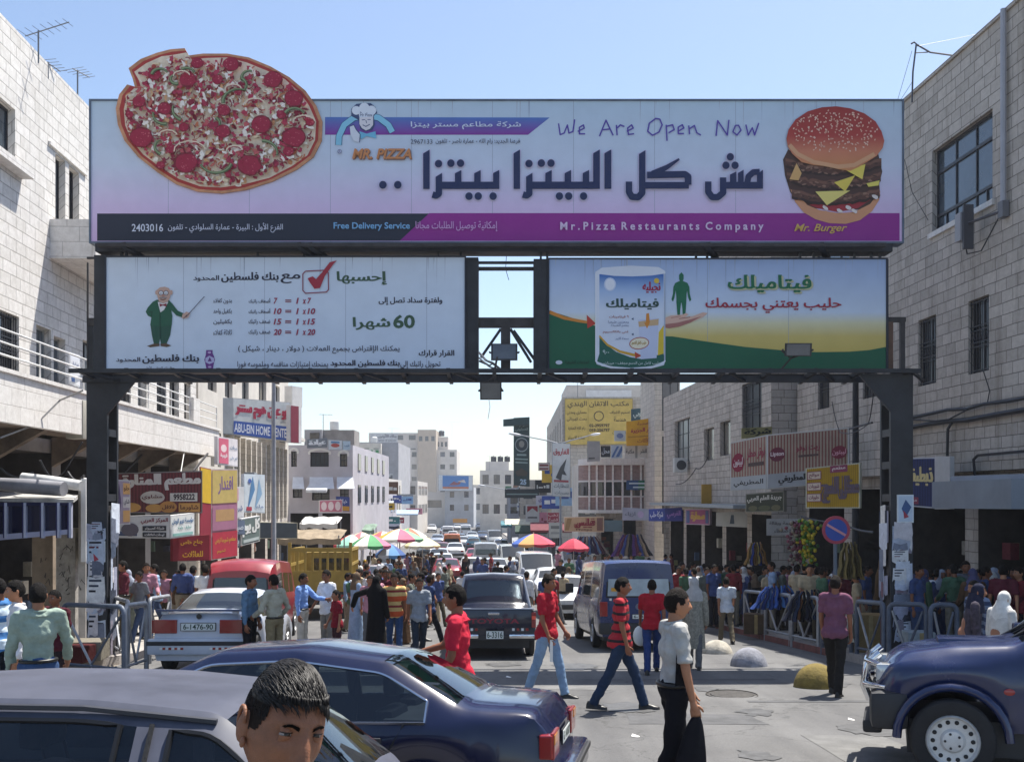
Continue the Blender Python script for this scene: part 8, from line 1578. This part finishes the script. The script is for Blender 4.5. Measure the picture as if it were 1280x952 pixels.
        mb = MB(); mb.M = HM; head_grid(mb, 44, 34, HAIRS[hair], 1.075, hairline, .045, len(label)); head_grid(mb, 40, 30, HAIRS[hair], 1.035, hairline, .02, len(label) + 2); mb.build('hair', parent=t, smooth=180)
    t['_w'] = 0; del t['_w']; return t, A, L, s
def held(name, label, cat, p, mb_fn, smooth=60, group=None):
    mb = MB(); mb_fn(mb); o = mb.build(name, loc=p, smooth=smooth); return tag(o, label, cat, group)
def hand_world(t, A, i): bpy.context.view_layer.update(); S, E, Wr, f = A[i]; return t.matrix_world @ (Wr + f * .09)
WALK = dict(ll=(.42, .08), rl=(-.30, .28), la=(-.3, .1, .2), ra=(.3, .1, .3)); WALK2 = dict(ll=(-.28, .3), rl=(.4, .06), la=(.28, .1, .3), ra=(-.3, .1, .2))
# the named figures, nearest first. yaw: 0 faces the camera, 90 faces right, -90 left, 180 away
STR = stripes('tee_red_black', [(0, '#a8202c'), (.55, '#1c1a1e'), (.85, '#a8202c')], .115); STR2 = stripes('tee_orange_cream', [(0, '#c9562a'), (.2, '#d8b878'), (.45, '#8a2a2a'), (.6, '#d8b878'), (.85, '#c9562a')], .3)
t, A, *_ = person('young man in grey tee and black trousers walking right, dark jacket in hand', 843, 7.8, 1.74, 98, '#b4b2ac', '#14141a', la=(.2, .08, .3), ra=(.1, .14, .12), ll=(.16, .05), rl=(-.12, .35), voxel=.013, skin=2, hair=1, tuck=True)
p = hand_world(t, A, 1)
def jacket(m):
    rows = []
    for j in range(12):
        f = j / 11; w = .03 + .13 * f ** .7; rows.append([(w * (1 + .12 * math.sin(3 * a + j * .3)) * math.cos(a) - .1 * f, (.03 + .05 * f) * (1 + .2 * math.sin(5 * a + j * .4)) * math.sin(a), -.62 * f) for a in [i * math.pi / 10 for i in range(20)]])
    m.ring(rows, cloth('#1a1a1f'))
held('jacket', 'dark jacket hanging from the hand of the man in the grey tee', 'jacket', p, jacket)
add(t, 'side_panel', lambda m: m.ring([[(-.168 + .012 * math.sin(z * 9) - (.008 if z > 1.15 else 0), y, z) for y in (-.045, -.02, .02, .045)] for z in (1.0, 1.08, 1.16, 1.24, 1.3)], cloth('#17171b'), closed=False))
person('young man in a red and black striped tee and blue jeans striding right', 776, 13.4, 1.8, 82, STR, '#27374f', voxel=.014, ll=(.38, .05), rl=(-.32, .22), la=(-.15, .1, .1), ra=(.1, .1, .15), hair=0, skin=1)
t, A, *_ = person('man in a plain red tee and pale jeans walking right', 684, 14.6, 1.8, 62, '#a81f30', '#7f98b4', voxel=.014, ll=(.3, .05), rl=(-.25, .15), la=(.15, .1, .5), ra=(.12, .14, .3), hair=1, skin=1)
held('folded_papers', 'rolled papers in the hand of the man in the red tee', 'papers', hand_world(t, A, 1), lambda m: m.box((-.02, -.02, -.25), (.02, .02, .05), WHT))
person('man in a purple shirt and dark trousers walking away to the right', 1044, 14.9, 1.78, 148, '#744a5e', '#23211f', voxel=.014, ll=(.3, .08), rl=(-.22, .1), la=(.1, .1, .2), ra=(0, .1, .2), hair=1, skin=1, belly=.5)
person('boy in a bright red tee pointing left across the blue saloon', 572, 8.9, 1.74, -95, '#c4283e', '#2a3446', la=(.1, .12, .5), ra=(.55, .1, .75), voxel=.013, hair=0, skin=1, turn=-5)
t, A, *_ = person('woman in a red shirt and jeans seen from behind by the navy van', 815, 17.9, 1.70, 175, '#a81e2c', '#2a3f70', **WALK2, voxel=.016, skin=1)
held('plastic_bag', 'white plastic bag in the hand of the woman in the red shirt', 'bag', hand_world(t, A, 0), lambda m: m.ell((0, 0, -.16), (.13, .09, .18), WHT, 12, 8))
person('woman in a checked cream coat and grey headscarf walking away', 868, 18.6, 1.68, 165, mat('checked_coat', hexc('#9a9484'), .9, var=.45, vs=26), '#6a6a6a', dress=(.4, -.06), scarf='#b4b0ac', ll=(.25, .05), rl=(-.2, .1), voxel=.016)
person('man in a white short sleeved shirt and khaki trousers walking away', 908, 24.6, 1.66, 178, '#d5dde6', '#6a6252', **WALK, voxel=.016)
person('man in a blue grey shirt and black trousers standing beside the silver saloon', 312, 17.4, 1.73, 80, '#5f7d9a', '#15161c', sleeve='long', tuck=True, voxel=.014, la=(.05, .1, .25), skin=1, belly=.3)
person('man in a beige shirt and khaki trousers facing the man in blue grey', 343, 17.3, 1.74, -125, '#a8a696', '#84785c', sleeve='long', tuck=True, voxel=.014, ra=(-.1, .35, 1.0), la=(.1, .3, 1.0), skin=1, belly=.4)
person('man in a light blue shirt with white trousers gesturing to his companion', 378, 20.6, 1.73, 75, '#7f9fd8', '#b9b4aa', sleeve='long', tuck=True, voxel=.016, la=(.8, .1, .7), skin=3)
person('man in a loose white shirt and grey trousers facing the light blue shirt', 409, 21.0, 1.80, -40, '#dcdfe6', '#7c7a76', voxel=.016, ra=(.25, .12, .5), skin=3, belly=.3)
person('boy in a dark red tee held by the arm of the woman in black', 421, 19.6, 1.42, -60, '#7c1828', '#3a2028', voxel=.016, ra=(.2, .1, .3), hair=0)
person('woman in a black cloak and veil reaching out her arm to the left', 470, 20.2, 1.68, 160, '#0e0e11', '#0e0e11', dress=(.04, -.02), scarf='#0e0e11', la=(.1, 1.25, .1), ra=(.1, .1, .3), voxel=.018)
person('youth in an orange and cream striped tee and jeans facing the camera', 493, 20.6, 1.74, 8, STR2, '#3a5580', voxel=.015, ll=(.2, .05), rl=(-.15, .1), skin=1)
person('youth in a grey printed tee and dark trousers walking towards the camera', 524, 20.2, 1.70, 12, '#8c929a', '#2b3440', voxel=.015, **WALK2, skin=1)
person('man in a pale green shirt and jeans seen from behind at the left edge', 48, 9.6, 1.74, -150, '#93a396', '#3a5278', sleeve='long', tuck=True, voxel=.013, la=(.1, .2, .3), ra=(.35, .3, .3), hair=0, turn=-15)
person('man in a white shirt and black waistcoat at the left edge', 22, 11.2, 1.74, -60, '#d4d4d8', '#1a1c26', sleeve='long', voxel=.015, hair=0, skin=2)
person('boy in a maroon shirt sitting low by the left gantry post', 70, 13.4, 1.58, -20, '#4a1824', '#2a2024', voxel=.016, hair=0, skin=3)
person('youth in a blue and white shirt half cut by the left edge', 0, 12.5, 1.74, -110, stripes('tee_blue_white', [(0, '#3a70a8'), (.4, '#c9d8e2')], .2), '#1c2230', voxel=.016, skin=3)
person('woman in a white headscarf behind the blue pickup bonnet', 1245, 13.6, 1.56, 115, '#c9c6c0', '#8a8078', dress=(.1, 0), scarf='#dcdad4', voxel=.016, lean=.25)
person('woman in a flowered dark dress bending behind the pickup', 1205, 14.6, 1.66, 70, mat('flowered_dress', (.05, .04, .06), .9, var=.8, vs=18), '#22202a', dress=(.1, .0), scarf='#23263a', lean=.3, voxel=.018)
person('man in a dark blue striped shirt bending over goods at the right edge', 1234, 15.4, 1.72, -70, stripes('shirt_blue_grey', [(0, '#2c3a58'), (.5, '#6a7890')], .12), '#1c1e26', lean=.4, sleeve='long', voxel=.018, hair=0)
# ---- the crowd: copies of six plain figures, each with its own clothes
def proto(nm, **k): return person(nm, 640, 300, 1.72, 0, **dict(dict(voxel=.022, fine_hands=False), **k))[0]
PR = {'stand': proto('s'), 'walk': proto('w', **WALK), 'walk2': proto('v', **WALK2), 'long': proto('l', sleeve='long', tuck=True, la=(.2, .2, .9)), 'robe': proto('r', dress=(.05, -.03), scarf='#dddddd', la=(.3, .1, .7)), 'coat': proto('c', dress=(.35, -.06), scarf='#dddddd', **WALK)}
CN = {'#d8dade': 'white', '#8fa8c8': 'light blue', '#3a4a72': 'navy', '#5a2430': 'maroon', '#6a7068': 'grey green', '#1c1c22': 'black', '#b4a488': 'beige', '#8a3038': 'red', '#70747c': 'grey', '#56402e': 'brown', '#4a6a52': 'green', '#b08090': 'dusty pink', '#4a5a8a': 'denim blue'}
TN = {'#22242c': 'black trousers', '#4a4438': 'brown trousers', '#3a4a68': 'jeans', '#8a8272': 'khaki trousers', '#5a5c60': 'grey trousers'}; SN = {'#dcdad6': 'white', '#1a1a1e': 'black', '#6a5a4a': 'brown', '#9aa0b0': 'pale grey', '#c9b8a8': 'cream', '#4a4a6a': 'slate'}
ZONES = [  # where, group, (px0, px1), (d0, d1), count, height above the road
    ('by the shops behind the silver saloon', 'people by the left shops', (146, 262), (22.5, 26), 10, .14), ('under the market umbrellas', 'people in the market crowd', (432, 548), (23, 34), 30, .0), ('far down the street beyond the umbrellas', 'people far down the market street', (425, 562), (36, 62), 44, 0),
    ('between the navy pickup and navy van', 'people among the queueing cars', (575, 714), (28, 60), 24, 0), ('behind the leftmost of the right barriers', 'people on the right pavement', (842, 965), (27.0, 38), 34, .14), ('at the stalls behind the barriers', 'people at the right stalls', (965, 1085), (21.5, 26), 20, .14), ('by shop doors right of the post', 'people at the corner shops', (1128, 1280), (17.6, 20.6), 20, .14), ('on the pavement by the red umbrellas', 'people by the red umbrellas', (690, 845), (42, 60), 16, .14)]
rc = random.Random(77); ks = list(PR)
for where, grp, (a, b), (d0, d1), n, dz in ZONES:
    used = set(); i = 0; tries = 0
    while i < n and tries < 900:
        tries += 1; k = rc.choice(ks + ['stand', 'walk', 'walk2', 'long']) if 'barrier' not in where and 'shop' not in where or rc.random() < .45 else rc.choice(['robe', 'coat', 'long', 'stand']); c = rc.choice(list(CN)); q = rc.choice(list(TN)); s_ = rc.choice(list(SN))
        lab = '%s in %s, %s' % (('woman', CN[c] + (' robe' if k == 'robe' else ' coat'), SN[s_] + ' headscarf') if k in ('robe', 'coat') else ('man', CN[c] + (' long sleeved shirt' if k == 'long' else ' tee'), TN[q])) + ' ' + where
        if lab in used: continue
        used.add(lab); o = PR[k] if 'taken' not in PR[k] else copy_tree(PR[k]); PR[k]['taken'] = 1
        if 'taken' in o and o is not PR[k]: del o['taken']
        f = (i + rc.uniform(.1, .9)) / n; px = lerp(a, b, f); d = rc.uniform(d0, d1)
        if 'right' in grp or 'corner' in grp: db = pl([(842, 26), (931, 27.6), (1023, 22), (1064, 20.5), (1105, 19), (1196, 18.4), (1300, 17.8)], px); d = db + rc.uniform(.55, 4.2) if px > 925 else rc.uniform(28.5, 38); d = min(d, 13650 / (px - 572) * 1.0 - .2 if px > 925 else d)
        X_ = 0; o.location = ((px - 640) / F * d, d, GZ(d) + dz); o.rotation_euler = (0, 0, R(rc.choice([0, 180, 90, -90, 160, 20]) + rc.uniform(-35, 35))); sc = rc.uniform(.92, 1.05) * (.95 if k in ('robe', 'coat') else 1); o.scale = (sc,) * 3
        tag(o, lab, 'person', grp); sk = rc.choice(SKINS)
        for ch in o.children:
            nm = ch.name.split('.')[0]; m_ = cloth(c) if nm in ('shirt', 'coat') else cloth(q) if nm == 'trousers' else cloth(s_) if nm == 'headscarf' else sk if nm == 'body' else rc.choice(HAIRS[:2]) if nm == 'hair' else None
            if m_: ch.material_slots[0].link = 'OBJECT'; ch.material_slots[0].material = m_
        i += 1
for o in PR.values():
    if 'taken' in o: del o['taken']
# ---- the young man in the foreground
FG = thing('person', 'dark haired young man looking right in the near foreground, cut off below the nose', 'person', (-.425, 1.93, GZ(1.93)), R(37))
hz = -.428 - GZ(1.93); HM = Matrix.Translation((0, 0, hz)) @ Matrix.Rotation(R(10), 4, 'Y') @ Matrix.Rotation(R(6), 4, 'X') @ Matrix.Diagonal((.93, 1, 1.02, 1)); sk = mat('skin_near', hexc('#87593f'), .5, var=.26, vs=26, bump=.22, bs=330, spec=.45)
_b = sk.node_tree.nodes['Principled BSDF']; _b.inputs['Subsurface Weight'].default_value = .12; _b.inputs['Subsurface Radius'].default_value = (.012, .004, .002)
m = MB(); m.cone((0, .03, hz - .3), (0, .015, hz - .06), .066, .06, None, 14); m.cone((.17, .04, hz - .3), (-.17, .04, hz - .3), .06, .06, None, 12, False); m.ell((0, .04, hz - .42), (.17, .11, .22), None, 14, 10); m.ell((0, .04, hz - .68), (.15, .11, .2), None, 14, 10)
for sg in (1, -1): m.cone((sg * .19, .04, hz - .3), (sg * .23, .05, hz - .58), .045, .038, None, 10, False); m.cone((sg * .23, .05, hz - .58), (sg * .22, -.03, hz - .82), .037, .025, None, 10, False); m.cone((sg * .09, .03, hz - .72), (sg * .1, .03, .5), .075, .05, None, 10, False); m.cone((sg * .1, .03, .5), (sg * .1, .04, .07), .05, .036, None, 10, False)
vs, fs = remesh(m, .014); b = MB(); b.add(vs, fs, sk); head(b, sk, HM, fine=True, brow=HAIRS[0])
for sg in (1, -1): hand(b, Vector((sg * .22, -.03, hz - .82)), Vector((0, -.3, -.9)), Vector((-sg, -.1, 0)), sk)
b.build('body', parent=FG, smooth=180)
m = MB(); m.ell((0, .04, hz - .42), (.185, .125, .23), None, 14, 10); m.ell((0, .04, hz - .68), (.17, .125, .22), None, 14, 10); m.cone((.16, .04, hz - .3), (-.16, .04, hz - .3), .068, .068, None, 12, False)
for sg in (1, -1): m.cone((sg * .18, .04, hz - .3), (sg * .222, .05, hz - .52), .066, .06, None, 12)
vs, fs = remesh(m, .014, 3, .01); b = MB(); b.add(vs, fs, cloth('#c9c9c4')); b.build('shirt', parent=FG, smooth=180)
m = MB(); m.ell((0, .035, .92), (.17, .12, .14), None, 14, 10)
for sg in (1, -1): m.cone((sg * .09, .03, .92), (sg * .1, .03, .5), .09, .068, None, 12, False); m.cone((sg * .1, .03, .5), (sg * .1, .04, .06), .066, .06, None, 12)
vs, fs = remesh(m, .016, 2, .01); b = MB(); b.add(vs, fs, cloth('#2b3550')); b.build('trousers', parent=FG, smooth=180)
HB = mat('wet_black_hair', (.010, .008, .007), .5, var=.3, vs=60, spec=.3); r = random.Random(5); b = MB(); b.M = HM
head_grid(b, 110, 90, HB, 1.018, lambda p: p.z > .05 and hairline(p), .006); head_grid(b, 110, 90, mat('clipped_side_hair', (.02, .014, .011), .75, var=.5, vs=160, spec=.1), 1.012, lambda p: p.z <= .055 and hairline(p), .004); 
def strand(p0, dr, L_, r_, lift):
    pts = []; p = p0.copy(); v = dr.normalized()
    for i in range(5):
        pts.append(p.copy()); p = p + v * L_ / 4; v = (v + Vector((r.uniform(-.12, .12), r.uniform(-.1, .1), -.10 * i * lift))).normalized(); n_ = Vector((p.x / .079, p.y / .102, p.z / .124))
        q_ = min(max(n_.length, 1.0 + .006 * i * lift), 1.022 + .016 * lift); n_.normalize(); p = Vector((n_.x * .079, n_.y * .102, n_.z * .124)) * q_
    b.tube(pts, [r_, r_ * 1.1, r_, r_ * .7, r_ * .25], HB, 4)
for k in range(3600):
    a = r.uniform(0, 6.283); z = r.uniform(-.45, 1); q = math.sqrt(1 - z * z); dx, dy = q * math.sin(a), -q * math.cos(a); p = head_pt(dx, dy, z, 1.03) * 1.03
    if not hairline(p / 1.03): continue
    if p.z > .055: strand(p, Vector((p.x * .35 + .02 + r.uniform(-.02, .02), -.1, .0)), r.uniform(.035, .06), r.uniform(.0008, .0016), r.uniform(.3, .8))
    elif p.z > .03: strand(p, Vector((0, -.02, -.06)), r.uniform(.008, .014), .0006, .0)
for k in range(70):                                  # wet fringe combed forward
    x = r.uniform(-.052, .055); p = head_pt(x / .078, -math.sqrt(max(.05, 1 - (x / .078) ** 2 - .36)), .6, 1.03) * 1.04; strand(p, Vector((x * .4, -.05, .004)), r.uniform(.014, .03), .0013, 2.6)
b.build('hair', parent=FG, smooth=180)
for sg in (1, -1):
    mb = MB(); mb.ell((sg * .1, -.02, .045), (.048, .13, .05), SHOE[0], 12, 8); mb.build('shoe', parent=FG, smooth=60)
# ---------------------------------------------------------------- mirrored or repeated pieces become parts of their own
def split_islands(o):
    me = o.data; n = len(me.vertices); par = list(range(n))
    def fd(a):
        while par[a] != a: par[a] = par[par[a]]; a = par[a]
        return a
    for e in me.edges: par[fd(e.vertices[0])] = fd(e.vertices[1])
    g = {}
    for p in me.polygons: g.setdefault(fd(p.vertices[0]), []).append(p)
    if not 1 < len(g) <= 40: return
    uvl = me.uv_layers[0].data if me.uv_layers else None
    for k, ps in list(g.items()):
        mp = {}; vs = []; fs = []
        for p in ps:
            for i in p.vertices:
                if i not in mp: mp[i] = len(vs); vs.append(tuple(me.vertices[i].co))
            fs.append([mp[i] for i in p.vertices])
        m2 = bpy.data.meshes.new(me.name); m2.from_pydata(vs, [], fs)
        for q in me.materials: m2.materials.append(q)
        m2.polygons.foreach_set('material_index', [p.material_index for p in ps]); m2.polygons.foreach_set('use_smooth', [p.use_smooth for p in ps])
        if uvl:
            ul = m2.uv_layers.new(name='UVMap')
            for a, p in zip(m2.polygons, ps):
                for la, lb in zip(a.loop_indices, p.loop_indices): ul.data[la].uv = uvl[lb].uv
        if any(p.use_smooth for p in ps): m2.set_sharp_from_angle(angle=R(45))
        c = bpy.data.objects.new(o.name.split('.')[0], m2); COL.objects.link(c); c.parent = o.parent; c.matrix_parent_inverse = o.matrix_parent_inverse.copy(); c.location = o.location; c.rotation_euler = o.rotation_euler
    bpy.data.objects.remove(o)
for o in list(bpy.data.objects):
    if o.type == 'MESH' and o.parent and not o.children and o.name.split('.')[0] in ('panel_frame', 'roof_gutter', 'pillar_trim', 'wing_mirror', 'wheel_arch_flare', 'windscreen_wiper', 'window_sill', 'side_window', 'white_mullion', 'stone_fin', 'balcony_slab', 'door_handle', 'door_seam', 'bed_hoop'): split_islands(o)
# scraps of paper on the road
r = random.Random(12)
for i, (px, d, s_) in enumerate(((560, 15.6, .14), (789, 11.3, .12), (632, 17.2, .1), (1060, 12.5, .1))):
    mb = MB(); mb.poly([(0, 0), (s_, .02), (s_ * .9, s_ * .6), (.02, s_ * .5)], WHT, fn=lambda a, b, o: Vector((a, b, .01 + .02 * math.sin(a * 40)))); tag(mb.build('paper_scrap', loc=G(px, d, .0)), ['white paper scrap by the boy in red', 'white paper scrap in front of the striped man', 'small paper scrap behind the navy pickup', 'small paper scrap near the blue pickup'][i], 'litter')
# ---------------------------------------------------------------- the hot hazy air of the street
mb = MB(); mb.box((-420, -70, -10.5), (420, 715, 27), None); hz = bpy.data.materials.new('haze'); hz.use_nodes = True; n, l = nodes(hz); n.remove(n['Principled BSDF'])
pv = n.new('ShaderNodeVolumePrincipled'); pv.inputs['Color'].default_value = (.86, .9, 1, 1); pv.inputs['Density'].default_value = .00042; pv.inputs['Anisotropy'].default_value = .3; l.new(pv.outputs[0], n['Material Output'].inputs['Volume'])
mb.mats = [hz]; tag(mb.build('haze'), kind='stuff'); SC.cycles.volume_bounces = 0
